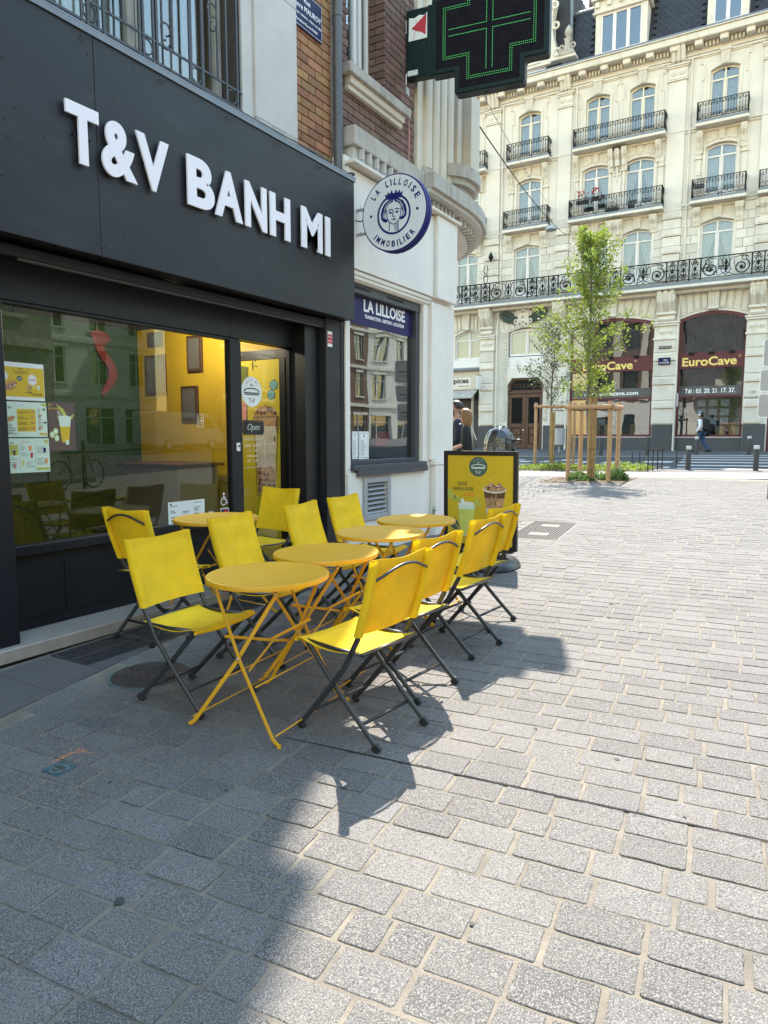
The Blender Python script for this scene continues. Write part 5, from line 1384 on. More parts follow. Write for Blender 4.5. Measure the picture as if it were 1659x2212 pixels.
def d7(p, tx):
    p(rect(.08, .05, .92, .95), 'poster_green'); p(rect(.11, .065, .89, .935), 'paper'); p(circ(.5, .85, .09, 14, .55), 'navy'); p(circ(.5, .85, .05, 14, .55), 'paper')
    for i in range(15): p(rect(.18, .68 - i * .038, .18 + rp.uniform(.3, .62), .69 - i * .038), 'print_ink')
XW_keep = XW; XW = XA + .0105
poster('fee_notice', 'framed paper notice at the left edge of the agency window', 6.36, 6.48, 1.18, 1.48, 'paper', d7)
poster('fee_notice', 'framed paper notice second from the left edge of the agency window', 6.495, 6.70, 1.175, 1.48, 'paper', d7)
XW = XW_keep
for nm, lab, y, z, w_, h_, m in (('display_board', 'dark display panel standing inside the agency window', 6.42, 1.17, .14, .85, 'interior'), ('red_board', 'red square board standing inside the agency window', 7.44, 1.31, .32, .17, 'sticker_red')):
    o = B(-4.5, -4.47, y - w_ / 2, y + w_ / 2, z, z + h_, .004).build(nm, M[m]); tag(o, lab, 'display board')
# metal vent
t = thing('wall_vent', (XW1, 6.68, .56), 'grey metal louvred vent in the white wall below the agency window', 'vent')
mb = MB()
for a in ((6.40, 6.475, .50, .98), (6.905, 6.98, .50, .98)): mb.box(XW1 - .01, XW1 + .02, *a, .004)
mb.box(XW1 - .01, XW1 + .02, 6.476, 6.904, .50, .565, .004); mb.box(XW1 - .01, XW1 + .02, 6.476, 6.904, .915, .98, .004)
mb.build('frame', M['sign_grey'], t)
B(XW1 - .09, XW1 - .08, 6.47, 6.91, .56, .92).build('backing', M['void'], t)
me = bevel_unit('louvre', M['sign_grey'], .075, .42, .006, .001)
pieces(t, 'louvre', [(Matrix.Translation((-.022, .01, .035 + k * .052)) @ Matrix.Rotation(R(38), 4, 'Y'), 0) for k in range(7)], M['sign_grey'], [me])
# weed
mb = MB(); rw = random.Random(8)
for i in range(40):
    a = rw.uniform(0, 6.28); z = .36 + rw.uniform(0, .16); x = XW1 + .05 + rw.uniform(0, .03); y = 7.985 + rw.uniform(-.03, .03)
    mb.add([(x, y, z), (x + .012 * math.cos(a), y + .012 * math.sin(a), z + .008), (x + .004, y + .004, z + .018)], [(0, 1, 2)])
mb.tube([(XW1 + .05, 7.985, .33), (XW1 + .06, 7.98, .5)], .003, 4)
tag(mb.build('wall_weed', M['leaf_dark']), 'small dark weed growing from the foot of the white pilaster', 'plant')
# cornice: straight run, then second projection that curves round the corner
def cornice_path(off, y0=None):
    """outline points of the outer edge; off = distance inside the outermost edge"""
    a, b, cx, cy = 1.70 - off, 2.3 - off, -5.6, 8.6
    pts = []
    for i in range(0, 25):
        th = R(i * 4.2); pts.append((cx + a * math.cos(th), cy + b * math.sin(th)))
    return pts
def slabc(mb, off, z0, z1, ystart):
    pts = [(-3.90 - off, ystart)] + cornice_path(off) + [(-8, 10.6 - off), (-8, ystart)]
    mb.prism(pts, Matrix.Identity(4), z1, z0)
mb = MB(); mb.box(-4.6, -4.025, 6.16, 7.655, 4.335, 4.52, .006); Q_(mb, 'cornice', M['concrete_old'])
mb = MB(); mb.box(-4.6, -4.07, 6.2, 7.655, 4.165, 4.334, .004); Q_(mb, 'cornice_band', M['white_render'])
mb = MB(); slabc(mb, 0, 4.335, 4.505, 7.66); Q_(mb, 'corner_cornice', M['concrete_old'])
mb = MB(); slabc(mb, .045, 4.29, 4.334, 7.665); Q_(mb, 'corner_cornice', M['white_render'])
mb = MB(); slabc(mb, .26, 4.165, 4.289, 7.67); Q_(mb, 'corner_soffit', M['white_render'])
sp = []
for i in range(9): sp.append((Matrix.Translation((-4.055 + .02 - XW1 - 0, 6.30 + i * .145 - 7.4, 4.27 - gz(7.4))) @ Matrix.Diagonal((.05, .028, .10, 1)), 0))
E2 = cornice_path(.20)
L2 = [(-4.10, 7.74 + i * .11) for i in range(8)] + [p for k, p in enumerate(E2[1:])]
for i, (x, y) in enumerate(L2):
    a = 0 if i < 8 else math.atan2((y - 8.6) / 2.1 ** 2, (x + 5.6) / 1.5 ** 2)
    sp.append((Matrix.Translation((x - XW1, y - 7.4, 4.235 - gz(7.4))) @ Matrix.Rotation(a, 4, 'Z') @ Matrix.Diagonal((.11, .045, .075, 1)), 0))
pieces(cb_, 'dentil', sp, M['white_render'], [bevel_unit('dentil', M['white_render'], 1, 1, 1, .04)])
# upper floor: brick wall, window, columns
mb = MB(); wall_holes(mb, [(6.065, 4.2), (7.95, 4.2), (7.95, TOPZ), (6.065, TOPZ)], [[(6.36, 5.09), (7.12, 5.09), (7.12, 7.4), (6.36, 7.4)]], FX(XB - .012, 0, 0), .35)
Q_(mb, 'upper_wall', M['brick_mortar'])
brickwork(cb_, 6.13, 7.78, 4.52, 6.5, XB + .012, 'red_brick', .0775, .21, holes=((6.36, 7.12, 5.09, 7.4),))
# reveal bricks facing the street end of the opening
sp = []
z = 5.16; r_ = 0
while z < 6.5:
    for k, (a, b) in enumerate((((-.22, -.125), (-.115, .0)) if r_ % 2 else ((-.22, .0),))):
        sp.append((Matrix.Translation((XB + .010 + (a + b) / 2 - XW1, 7.105 - 7.4, z + .033 - gz(7.4))) @ Matrix.Diagonal((b - a, .03, .066, 1)), 0))
    z += .0775; r_ += 1
pieces(cb_, 'brick', sp, M['red_brick'], [bevel_unit('brick', M['red_brick'], 1, 1, 1, .035)])
wn = Q_(B(-4.50, -4.46, 6.36, 7.12, 5.10, 5.16), 'window', M['window_white'])
for y in (6.36, 6.80, 6.90, 7.06): B(-4.50, -4.45, y, y + .055, 5.16, 7.4, .004).build('frame', M['window_white'], wn)
B(-4.485, -4.48, 6.4, 7.08, 5.16, 7.4).build('pane', M['glass_old'], wn); B(-4.8, -4.75, 6.3, 7.2, 5.1, 7.4).build('blind', M['interior'], wn)
mb = MB(); mb.box(-4.46, -4.12, 6.235, 7.50, 5.075, 5.175, .006); Q_(mb, 'window_sill', M['concrete_old'])
mb = MB(); mb.box(-4.26, -4.16, 6.30, 7.42, 5.0, 5.074, .006); mb.box(-4.26, -4.19, 6.30, 7.42, 4.945, 4.998, .006); Q_(mb, 'sill_moulding', M['cream_col'])
Q_(B(-9, XB - .36, 6.07, 8.9, 5.2, TOPZ), 'upper_volume', M['interior'])
Q_(B(-9, -4.03, 6.07, 8.93, 11.6, TOPZ - .01), 'unseen_shadow_overhang', M['cream_col'])  # unseen overhang, added to set where the building's ground shadow ends
Q_(B(-11.2, -4.2, 6.07, 8.93, TOPZ, TOPZ + .12), 'roof', M['zinc'])
MS = Matrix(((-1, 0, 0, 0), (0, 0, 1, 8.68), (0, 1, 0, 0), (0, 0, 0, 1)))
fh = [[(5.6 + 2.3 * k + a, z0), (5.6 + 2.3 * k + 1.2 + a, z0), (5.6 + 2.3 * k + 1.2 + a, z1), (5.6 + 2.3 * k + a, z1)] for k in range(5) for a, z0, z1 in ((.1, .9, 3.1), (.1, 5.3, 7.5), (.1, 8.9, 11))]
mb = MB(); wall_holes(mb, [(4.9, 0), (17, 0), (17, 4.3), (4.9, 4.3)], [h_ for h_ in fh if h_[0][1] < 4], MS, .2); Q_(mb, 'flank_wall', M['white_wall'])
mb = MB(); wall_holes(mb, [(4.9, 4.31), (17, 4.31), (17, TOPZ), (4.9, TOPZ)], [h_ for h_ in fh if h_[0][1] > 4], MS, .2); Q_(mb, 'flank_wall', M['red_brick'])
for h_ in fh: B(-h_[1][0] - .05, -h_[0][0] + .05, 8.48, 8.52, h_[0][1] - .05, h_[2][1] + .05).build('flank_window', M['glass_old'], cb_)
for k in range(6): Q_(B(-5.5 - 2.3 * k, -4.95 - 2.3 * k, 8.68, 8.85, 4.4, TOPZ), 'flank_column', M['cream_col'])
Q_(B(-17, -4.9, 8.0, 8.4, .1, TOPZ), 'flank_core', M['interior'])
# fluted column bay
Q_(B(-4.42, -4.20, 7.80, 8.93, 4.50, TOPZ, .006), 'column_backing', M['cream_col'])
Q_(B(-4.2, -4.155, 7.93, 8.98, 4.506, 4.70, .006), 'column_base', M['concrete_old'])
for k in range(4):
    y = 7.945 + k * .205
    mb = MB(); n = 8
    pts = [(0, 0)] + [(.185 * (1 - math.cos(math.pi * j / n)) / 2 + .0, .0 + .052 * math.sin(math.pi * j / n) ** .55) for j in range(1, n)] + [(.185, 0)]
    M2 = Matrix(((0, 1, 0, -4.20), (1, 0, 0, y), (0, 0, 1, 0), (0, 0, 0, 1)))
    mb.prism(pts, M2, 7.5, 4.702); Q_(mb, 'flute', M['cream_col'])
Q_(B(-4.2, -4.13, 8.79, 8.93, 4.506, 6.2, .006), 'column_edge', M['cream_col'])
Q_(B(-6.5, -4.01, 8.94, 9.22, 4.932, 5.9, .006), 'corner_pier', M['cream_col'])
# small curved balcony block on the cornice
mb = MB()
for off, z0, z1 in ((0, 4.78, 4.93), (.05, 4.70, 4.779), (.12, 4.506, 4.699)):
    pts = [(-4.3, 8.52 + off)] + [(-4.3 + (.34 - off) * math.sin(R(a)), 8.92 - (.40 - off) * math.cos(R(a)) * .999) for a in (25, 45, 60, 75, 90)] + [(-3.96 - off, 9.1), (-4.02 - off, 9.3), (-4.12 - off, 9.45), (-4.4, 9.55)]
    mb.prism(pts, Matrix.Identity(4), z1, z0)
Q_(mb, 'balcony_block', M['concrete_old'])
mb = MB(); pr_ = cornice_path(.10)
mb.tube([(x, y, 4.60) for x, y in pr_[3:14]], .012, 5)
for x, y in pr_[3:14:2]: mb.tube([(x, y, 4.50), (x, y, 4.62)], .008, 5)
Q_(mb, 'iron_rail', M['iron'])
# cable on the brick wall
mb = MB(); mb.tube([(XB + .03, 7.62, 5.15), (XB + .03, 7.63, 4.9), (XB + .03, 7.62, 4.53)], .006, 5); tag(mb.build('wall_cable', M['pink']), 'thin reddish cable clipped down the red brick wall below the green cross', 'cable')

# --- round projecting agency sign ---
t = thing('round_sign', (-3.6, 6.26, 3.24), 'round blue and white projecting agency sign with a drawn woman wearing a crown', 'sign')
C0 = (-3.598, 6.2, 3.612); Rr = .368
mb = MB(); mb.lathe([(Rr - .012, .0), (Rr, .004), (Rr, .03), (Rr - .006, .034), (Rr - .006, .05), (Rr, .054), (Rr, .10), (Rr - .01, .104)], (C0[0], C0[1], C0[2]), 72, ax='y'); o = mb.build('drum', M['navy_sign'], t); shade_auto(o, 30)
Mf = FY(C0[0], C0[1] - .0015, C0[2])
mb = MB(); mb.prism(circ(0, 0, .355, 72), Mf, .0, -.002); mb.build('face', M['sign_face'], t)
mb = MB()
n_l = 0
def arc_text(s, r, a0, step, h, flip=False):
    ww = lambda ch: .42 if ch == 'I' else (.75 if ch in ' L' else 1.0)
    pos = a0
    for i, ch in enumerate(s):
        pos += step * ww(ch) / 2
        a = R(pos); pos += step * (ww(ch) / 2 + .16)
        if ch == ' ': continue
        rot = a - math.pi / 2 if not flip else a + math.pi / 2
        wd = h * (.22 if ch == 'I' else .55 if ch == 'L' else .74)
        mm = Mf @ Matrix.Translation((r * math.cos(a), r * math.sin(a), 0)) @ Matrix.Rotation(rot, 4, 'Z') @ Matrix.Translation((-wd / 2, 0, 0))
        text_into(mb, ch, mm, h, .0012, width=wd, off=.034, res=2)
arc_text('LA LILLOISE', .262, 148, -12.6, .058)
arc_text('IMMOBILIER', .320, 222, 10.4, .056, True)
for s in (-1, 1): mb.prism(circ(s * .262, 0, .014, 14), Mf, .0012, 0, back=False)
ringpoly(mb, Mf, 0, -.015, .170, .190, .0012, 48)
S_ = lambda P_, k=.001, dz=0: [(x * k * 1.12, y * k * 1.12 + dz) for x, y in P_]
# crown, hair, features (millimetres about the centre)
for P_ in ([(-75, 100), (75, 100), (92, 150), (68, 138), (58, 168), (40, 142), (22, 176), (8, 146), (-8, 146), (-22, 176), (-40, 142), (-58, 168), (-68, 138), (-92, 150)],):
    mb.prism(S_(P_, .001, .02), Mf, .0013, 0, back=False)
hairL = [(-2, 84), (-2, 116), (-50, 104), (-92, 78), (-118, 40), (-132, -5), (-128, -52), (-100, -78), (-66, -84), (-60, -62), (-84, -52), (-92, -22), (-78, 10), (-72, 40), (-52, 66), (-20, 80), (0, 84)]
hairR = [(2, 84), (2, 116), (52, 104), (94, 78), (118, 40), (130, -5), (126, -50), (98, -76), (64, -80), (60, -58), (82, -50), (90, -20), (78, 10), (70, 40), (48, 66), (20, 80), (0, 84)]
for P_ in (hairL, hairR): mb.prism(S_(P_, .001, .012), Mf, .0013, 0, back=False)
for P_, w_ in (([(-70, 30), (-72, -20), (-52, -66), (-18, -92), (0, -97), (18, -92), (52, -66), (72, -20), (70, 30)], 5), ([(-56, 22), (-34, 34), (-10, 24), (-6, 0), (-14, -28), (0, -34), (12, -28)], 6), ([(10, 26), (32, 34), (56, 22)], 6),
              ([(-52, 4), (-34, 14), (-16, 2), (-34, -5), (-52, 4)], 4), ([(16, 2), (34, 14), (52, 4), (34, -5), (16, 2)], 4), ([(-24, -54), (-8, -50), (0, -53), (8, -50), (24, -54), (0, -64), (-24, -54)], 5), ([(-44, -74), (-46, -150)], 5), ([(44, -74), (46, -158)], 5)):
    mb.prism(strip(S_(P_), w_ * .0016), Mf, .0014, 0, back=False)
for s in (-1, 1): mb.prism(circ(s * .034, .004, .009, 10), Mf, .0015, 0, back=False)
for i in range(8): mb.prism(strip(S_([(4 + i * 1, -104 - i * 7), (44, -92 - i * 8)]), .003), Mf, .0014, 0, back=False)
mb.build('emblem', M['navy_sign'], t)
mb = MB()
for k in range(4):
    for s in (-1, 1):
        mb.prism(strip(S_([(s * (20 + 14 * k), 100 - 6 * k), (s * (66 + 9 * k), 66 - 10 * k), (s * (96 + 5 * k), 10 - 16 * k), (s * (92 + 2 * k), -48)], .001, .012), .0028), Mf, .0018, .0015, back=False)
mb.prism(circ(0, .112, .008, 10), Mf, .0018, 0, back=False)
mb.build('hair_line', M['sign_face'], t)
mb = MB()
for z in (3.72, 3.48):
    mb.box(-4.10, -3.94, 6.235, 6.265, z - .018, z + .006, .002); mb.box(-4.10, -4.09, 6.20, 6.30, z - .05, z + .05, .002)
    mb.tube([(-4.02, 6.25, z + .006), (-4.02, 6.25, z + .022)], .006, 6)
mb.build('bracket', M['sign_grey'], t)
mb = MB(); mb.tube([(-4.09, 6.22, 3.62), (-4.0, 6.21, 3.59), (-3.95, 6.22, 3.60)], .006, 5); mb.build('cable', M['rubber'], t)

# --- pharmacy cross ---
YC = 7.55
t = thing('pharmacy_cross', (-4.2, YC, 5.2), 'big dark green LED pharmacy cross sticking out from the brick wall', 'pharmacy sign', rz=R(9))
x0, x1, x2, x3 = -3.911, -3.632, -2.839, -2.584     # left edge, lower lobe left/right, right arm edge
z1_, z2_, z3_ = 5.277, 5.525, 6.355
shape = [(x0, z2_), (x1, z2_), (x1, z1_), (x2, z1_), (x2, z2_), (x3, z2_), (x3, z3_), (x2, z3_), (x2, z3_ + .248), (x1, z3_ + .248), (x1, z3_), (x0, z3_)]
def inset(Pp, d):
    n = len(Pp); o = []
    for i in range(n):
        a, b, c = Pp[i - 1], Pp[i], Pp[(i + 1) % n]
        d1 = Vector((b[0] - a[0], b[1] - a[1])).normalized(); d2 = Vector((c[0] - b[0], c[1] - b[1])).normalized()
        n1 = Vector((-d1.y, d1.x)); n2 = Vector((-d2.y, d2.x)); o.append((b[0] + (n1.x + n2.x) * d, b[1] + (n1.y + n2.y) * d))
    return o
def soften(Pp, r=.02):
    o = []; n = len(Pp)
    for i in range(n):
        b = Vector(Pp[i]); a = (Vector(Pp[i - 1]) - b).normalized(); c = (Vector(Pp[(i + 1) % n]) - b).normalized()
        o += [tuple(b + a * r), tuple(b + (a + c) * r * .3), tuple(b + c * r)]
    return o
MY = FY(0, YC, 0)
mb = MB(); mb.prism(soften(inset(shape, .012)), MY, .012, 0); mb.prism(soften(shape, .03), MY, -.0001, -.13); mb.prism(soften(inset(shape, .012)), MY, -.1301, -.142)
o = mb.build('housing', M['pharm_green'], t); 
mb = MB(); mb.box(-4.215, -3.912, YC + .003, YC + .125, 5.55, 6.29, .008); mb.box(-3.96, -3.90, YC - .006, YC + .002, 5.53, 6.29, .002); mb.build('side_box', M['pharm_green'], t)
face = inset(shape, .055)
mb = MB(); mb.prism(face, MY, .0135, .0121, back=False); mb.build('led_panel', M['pharm_face'], t)
# LED dots
def dots(mb, pts, r, th):
    for (x, z) in pts:
        mb.add([(x + r * math.cos(k * 1.0472), YC - th, z + r * math.sin(k * 1.0472)) for k in range(6)], [(0, 1, 2, 3, 4, 5)])
def walk(Pp, step, closed=True):
    o = []; n = len(Pp)
    for i in range(n if closed else n - 1):
        a, b = Vector(Pp[i]), Vector(Pp[(i + 1) % n]); m = max(1, int(round((b - a).length / step)))
        for k in range(m): o.append(tuple(a + (b - a) * k / m))
    return o
lit = walk(inset(shape, .143), .0205) + walk(inset(shape, .166), .0205)
cxm, czm = (x1 + x2) / 2, (z2_ + z3_) / 2
aw = .035
lit += walk([(x0 + .21, czm - aw), (cxm - aw, czm - aw), (cxm - aw, z1_ + .20)], .0175, False) + walk([(x3 - .21, czm - aw), (cxm + aw, czm - aw), (cxm + aw, z1_ + .20)], .0175, False)
lit += walk([(x0 + .21, czm + aw), (cxm - aw, czm + aw), (cxm - aw, z3_ + .1)], .0175, False) + walk([(x3 - .21, czm + aw), (cxm + aw, czm + aw), (cxm + aw, z3_ + .1)], .0175, False)
mb = MB(); dots(mb, lit, .0042, .0150); mb.build('led', M['led_on'], t)
mb = MB(); off_ = []
for i in range(74):
    for j in range(70):
        x, z = x0 + .07 + i * .0175, z1_ + .07 + j * .0175
        if inpoly(x, z, inset(shape, .065)) and ((i // 7 + j // 7) % 2 or (i + j) % 2): off_.append((x, z))
dots(mb, off_, .0022, .0142); mb.build('led_unlit', M['led_off'], t, kind='stuff')
mb = MB(); mb.prism([(-4.19, 5.95), (-3.965, 5.955), (-3.965, 6.23), (-4.0, 6.20), (-4.06, 6.215), (-4.12, 6.19), (-4.185, 6.20)], FY(0, YC + .0028, 0), .001, 0, back=False); st_ = mb.build('torn_sticker', M['paper'], t)
mb = MB(); mb.prism([(-4.155, 6.08), (-3.975, 6.215), (-3.985, 5.99), (-4.04, 6.03), (-4.09, 6.045)], FY(0, YC + .0014, 0), .001, 0, back=False); mb.prism(strip([(-4.10, 6.17), (-4.095, 6.09), (-4.13, 5.96)], .004), FY(0, YC + .0012, 0), .001, 0, back=False); mb.build('red_patch', M['sticker_red'], st_)
o = B(-4.20, -4.075, YC + .0015, YC + .0028, 5.575, 5.63).build('label_plate', M['paper'], t)
mb = MB(); text_into(mb, 'tonel PHARMA', FY(-4.195, YC + .0012, 5.605), .014, .0004, width=.115); text_into(mb, '01 60 18 31 39', FY(-4.195, YC + .0012, 5.582), .014, .0004, width=.115); mb.build('lettering', M['navy'], o)
mb = MB()
for xx in (-3.30, -3.05, -2.97): 
    for k in range(4): mb.box(xx + k * .018, xx + k * .018 + .008, YC + .03, YC + .1, z1_ - .0015, z1_ + .002)
mb.build('vent_slot', M['void'], t)
mb = MB(); mb.box(-4.25, -4.216, YC + .02, YC + .11, 5.40, 5.48, .002); mb.box(-4.25, -4.216, YC + .02, YC + .11, 6.05, 6.2, .002); mb.build('wall_bracket', M['sign_grey'], t)
mb = MB(); mb.tube([(-4.21, YC - .01, 5.60), (-4.21, YC - .02, 5.56), (-4.215, YC - .01, 5.48)], .005, 5); mb.build('cable', M['paint_white'], t)
# =====================================================================
# CREAM APARTMENT BUILDING across the square (facade faces -Y at y=36)
# =====================================================================
YF = 36.0; GB = 0.62
ab = thing('apartment_building', (-8, YF, .7), 'long cream stone apartment building with black iron balconies and burgundy shopfronts', 'building')
def A_(mb, name, m, parent=None, **kw): return mb.build(name, m, parent or ab, **kw)
def bx(x0, x1, z0, z1, d, b=0.0, back=0.0):
    """box on the facade plane reaching d metres forward; sizes are kept as seen on the facade"""
    mb = MB(); mb.box(x0, x1, YF - d, YF - back, z0, z1, b); return mb
def fb_add(mb, x0, x1, z0, z1, d, b=0.0, back=0.0): mb.box(x0, x1, YF - d, YF - back, z0, z1, b)
def pp(x, z, d):
    k = (YF - d) / YF; return x * k, 1.44 + (z - 1.44) * k
W4 = [(-16.95, -15.75), (-13.5, -12.33), (-10.07, -8.93), (-8.02, -6.88), (-4.55, -3.37)]
W3 = [(-16.95, -15.66), (-13.53, -12.27), (-10.16, -8.87), (-8.13, -6.79), (-4.6, -3.32)]
W2 = [(-16.95, -15.66), (-13.62, -12.25), (-10.1, -8.82), (-8.15, -6.78), (-4.67, -3.3)]
FAR4 = [(-20.3, -19.1), (-1.2, 0.0), (2.0, 3.2), (5.0, 6.2), (7.8, 9.0)]
holes = []
for a, b in W4 + FAR4: holes.append(arch(a, b, 15.45, 17.74, .16))
for a, b in W3 + FAR4: holes.append(arch(a, b, 12.10, 14.47, .15))
for a, b in W2 + FAR4: holes.append(arch(a, b, 8.62, 11.19, .16))
EU = [(-10.5, -6.47), (-5.39, -2.53)]
holes += [arch(-16.95, -15.32, 5.55, 7.08, .22), arch(-13.87, -11.87, 4.99, 7.04, .2)]
door_hole = [(-13.87, .69), (-11.90, .69), (-11.90, 4.1), (-12.15, 4.45), (-13.62, 4.45), (-13.87, 4.1)]
holes.append(door_hole)
holes += [arch(EU[0][0], EU[0][1], 1.36, 7.14, .32), arch(EU[1][0], EU[1][1], 1.36, 7.12, .30), [(-20, .7), (-15.5, .7), (-15.5, 4.9), (-20, 4.9)], [(-1.55, .7), (-.3, .7), (-.3, 3.2), (-1.55, 3.2)]]
mb = MB(); wall_holes(mb, [(-24, -.2), (9.5, -.2), (9.5, 19.2), (-24, 19.2)], holes, FY(0, YF, 0), .42)
A_(mb, 'wall', M['cream'])
B(-24, 9.5, YF + .75, YF + 8, .4, 19.4).build('rear_volume', M['interior'], ab)
# grey plinth
for a, b in ((-15.45, -13.95), (-11.8, -10.56), (-6.43, -5.44), (-2.5, -1.6)):
    A_(bx(a, b, .55, 1.94, .16, .012), 'plinth', M['plinth_grey'])
for a, b in EU: A_(bx(a, b, .55, 1.33, .03), 'plinth', M['plinth_grey'])
# ---- windows ----
def window(x0, x1, z0, zc, rise, style, curtain=True, transom=None, frame=M['window_white'], tie=False):
    w = A_(bx(x0, x1, z0, z0 + .06, -.16, 0, -.22), 'window', frame)
    mb = MB(); yy = YF + .20
    out = arch(x0, x1, z0, zc, rise); inn = arch(x0 + .07, x1 - .07, z0 + .08, zc - .07, rise)
    wall_holes(mb, out, [inn], FY(0, yy - .05, 0), .07)
    zt = zc - rise
    tz = transom if transom is not None else zt - .38
    mb.box(x0 + .07, x1 - .07, yy - .045, yy + .01, tz - .03, tz + .04)
    cx = (x0 + x1) / 2
    mb.box(cx - .035, cx + .035, yy - .055, yy + .012, z0 + .08, zc - .075)
    for s in (-1, 1):
        xo = cx + s * (.035 + .028)
        mb.box(xo - .02, xo + .02, yy - .03, yy, z0 + .08, tz - .031)
    mb.box(x0 + .07, x1 - .07, yy - .03, yy, z0 + .08, z0 + .3 if style == 'door' else z0 + .12)
    mb.build('frame', frame, w)
    mb = MB(); mb.prism(inn, FY(0, yy, 0), .003, 0, back=False); mb.build('pane', M['glass_far'], w)
    mb = MB(); vs = []; n = 26
    for s in (-1, 1):
        if tie:      # tied-back curtain
            for i in range(n // 2 + 1):
                u = i / (n // 2)
                pass
    if curtain:
        k = 0
        for s in (-1, 1):
            rows = 8; cols = 14; vs = []
            for r_ in range(rows + 1):
                v = r_ / rows; z = z0 + .1 + (zc - z0 - .25) * (1 - v)
                if tie: wdt = (x1 - x0) / 2 * (.98 - .78 * min(1, v * 1.25) ** 1.3) if v < .8 else (x1 - x0) / 2 * (.2 + (v - .8) * .8)
                else: wdt = (x1 - x0) / 2 * .92
                for c_ in range(cols + 1):
                    u = c_ / cols
                    vs.append((cx + s * (x1 - x0) / 2 - s * u * wdt, yy + .10 + .018 * math.sin(u * 34 + k), z))
                    k += .0
            mb.add(vs, [(r_ * (cols + 1) + c_, r_ * (cols + 1) + c_ + 1, (r_ + 1) * (cols + 1) + c_ + 1, (r_ + 1) * (cols + 1) + c_) for r_ in range(rows) for c_ in range(cols)])
        mb.build('curtain', M['curtain'], w)
    B(x0 - .1, x1 + .1, YF + .65, YF + .7, z0 - .1, zc + .1).build('dark_room', M['interior'], w)
    return w
for a, b in W4 + FAR4: window(a, b, 15.46, 17.72, .15, 'door', frame=M['window_cream'])
for i, (a, b) in enumerate(W3 + FAR4): window(a, b, 12.11, 14.45, .14, 'door', tie=(i in (2, 3)))
for a, b in W2 + FAR4: window(a, b, 8.63, 11.17, .15, 'door', tie=True)
window(-16.95, -15.32, 5.56, 7.06, .2, 'w', transom=6.6)
# bay over the door: frame with panelled apron
w = window(-13.80, -11.93, 5.6, 7.0, .18, 'w', transom=6.9)
A_(B(-13.87, -11.87, YF + .10, YF + .2, 4.99, 5.56, .01), 'apron', M['window_white'])
ap = [c_ for c_ in ab.children if c_.name.startswith('apron')][0]
for k in range(4): B(-13.78 + k * .48, -13.38 + k * .48, YF + .08, YF + .1, 5.08, 5.46, .01).build('apron_panel', M['window_white'], ap)
# ---- horizontal mouldings ----
def run(name, z0, z1, d, x0=-24, x1=9.5, m='cream_trim', b=.01): return A_(bx(x0, x1, z0, z1, d, b), name, M[m])
def scalerun(z, d): return pp(0, z, d)[1]
run('string_course', 11.90, 11.98, .12); run('string_course', 11.78, 11.898, .06)
run('string_course', 15.20, 15.28, .12); run('string_course', 15.10, 15.198, .06)
run('architrave', 18.26, 18.36, .08); run('architrave', 18.38, 18.44, .11)
# cornice: sizes corrected for its projection
d = .55; z_a = scalerun(19.12, d); z_b = scalerun(19.42, d)
run('cornice', z_a, z_b, d, b=.03); run('cornice_lip', z_b + .001, z_b + .05, d + .06, b=.01)
run('cornice_bed', 18.93, z_a - .002, .28, b=.02)
me = bevel_unit('modillion', M['cream_trim'], .34, .42, .24, .03)
sp = []; x = -23.6
while x < 9.2: sp.append((Matrix.Translation((x + 8, -.24, 18.72 + .02 - .7)), 0)); x += 1.03
pieces(ab, 'modillion', sp, M['cream_trim'], [me], key=lambda s_: abs(s_[0].translation.x))
me = bevel_unit('dentil', M['cream_trim'], .075, .16, .20, .008)
sp = []; x = -23.6
while x < 9.2:
    for k in range(4): sp.append((Matrix.Translation((x + .29 + k * .15 + 8, -.10, 18.70 - .7)), 0))
    x += 1.03
pieces(ab, 'dentil', sp, M['cream_trim'], [me], key=lambda s_: abs(s_[0].translation.x + 0))
# ---- pilasters ----
def pilaster(xa, xb):
    p = A_(bx(xa, xb, 12.0, 17.45, .10, .01), 'pilaster', M['cream'])
    fbm = MB()
    for z0, z1, e, dd in ((17.46, 17.52, .05, .15), (17.55, 17.62, .02, .12), (18.02, 18.08, .06, .16), (18.09, 18.17, .10, .20)): fb_add(fbm, xa - e, xb + e, z0, z1, dd, .006)
    fb_add(fbm, xa - .01, xb + .01, 17.62, 18.02, .10)
    fbm.build('capital', M['cream_trim'], p)
    mb = MB(); cx = (xa + xb) / 2
    for s in (-1, 1): mb.lathe([(.13, 0), (.13, -.03), (.09, -.035), (.09, -.05), (.045, -.055), (.02, -.075)], (cx + s * .17, YF - .10, 17.82), 14, ax='y')
    mb.build('rosette', M['cream_trim'], p)
    # console above
    mb = MB(); w_ = (xb - xa) * .42
    for s in (-1, 0, 1):
        mb.tube([(cx + s * w_ * .62, YF - .12, 18.22), (cx + s * w_ * .62, YF - .20, 18.32), (cx + s * w_ * .62, YF - .22, 18.55), (cx + s * w_ * .62, YF - .34, 18.74), (cx + s * w_ * .62, YF - .36, 18.92)], .105, 8)
    mb.build('console', M['cream_trim'], p, smooth=True)
    # rusticated part between the long balcony and the third floor
    n = 5; z = 8.55; alt = 0
    return p
PL = [(-15.22, -14.45), (-11.40, -10.74), (-6.29, -5.52), (-2.42, -1.72)]
for a, b in PL: pilaster(a, b)
me = bevel_unit('stone_block', M['cream_stone'], 1, 1, 1, .03)
me2 = bevel_unit('stone_block', M['cream_trim'], 1, 1, 1, .05)
sp = []; sp2 = []
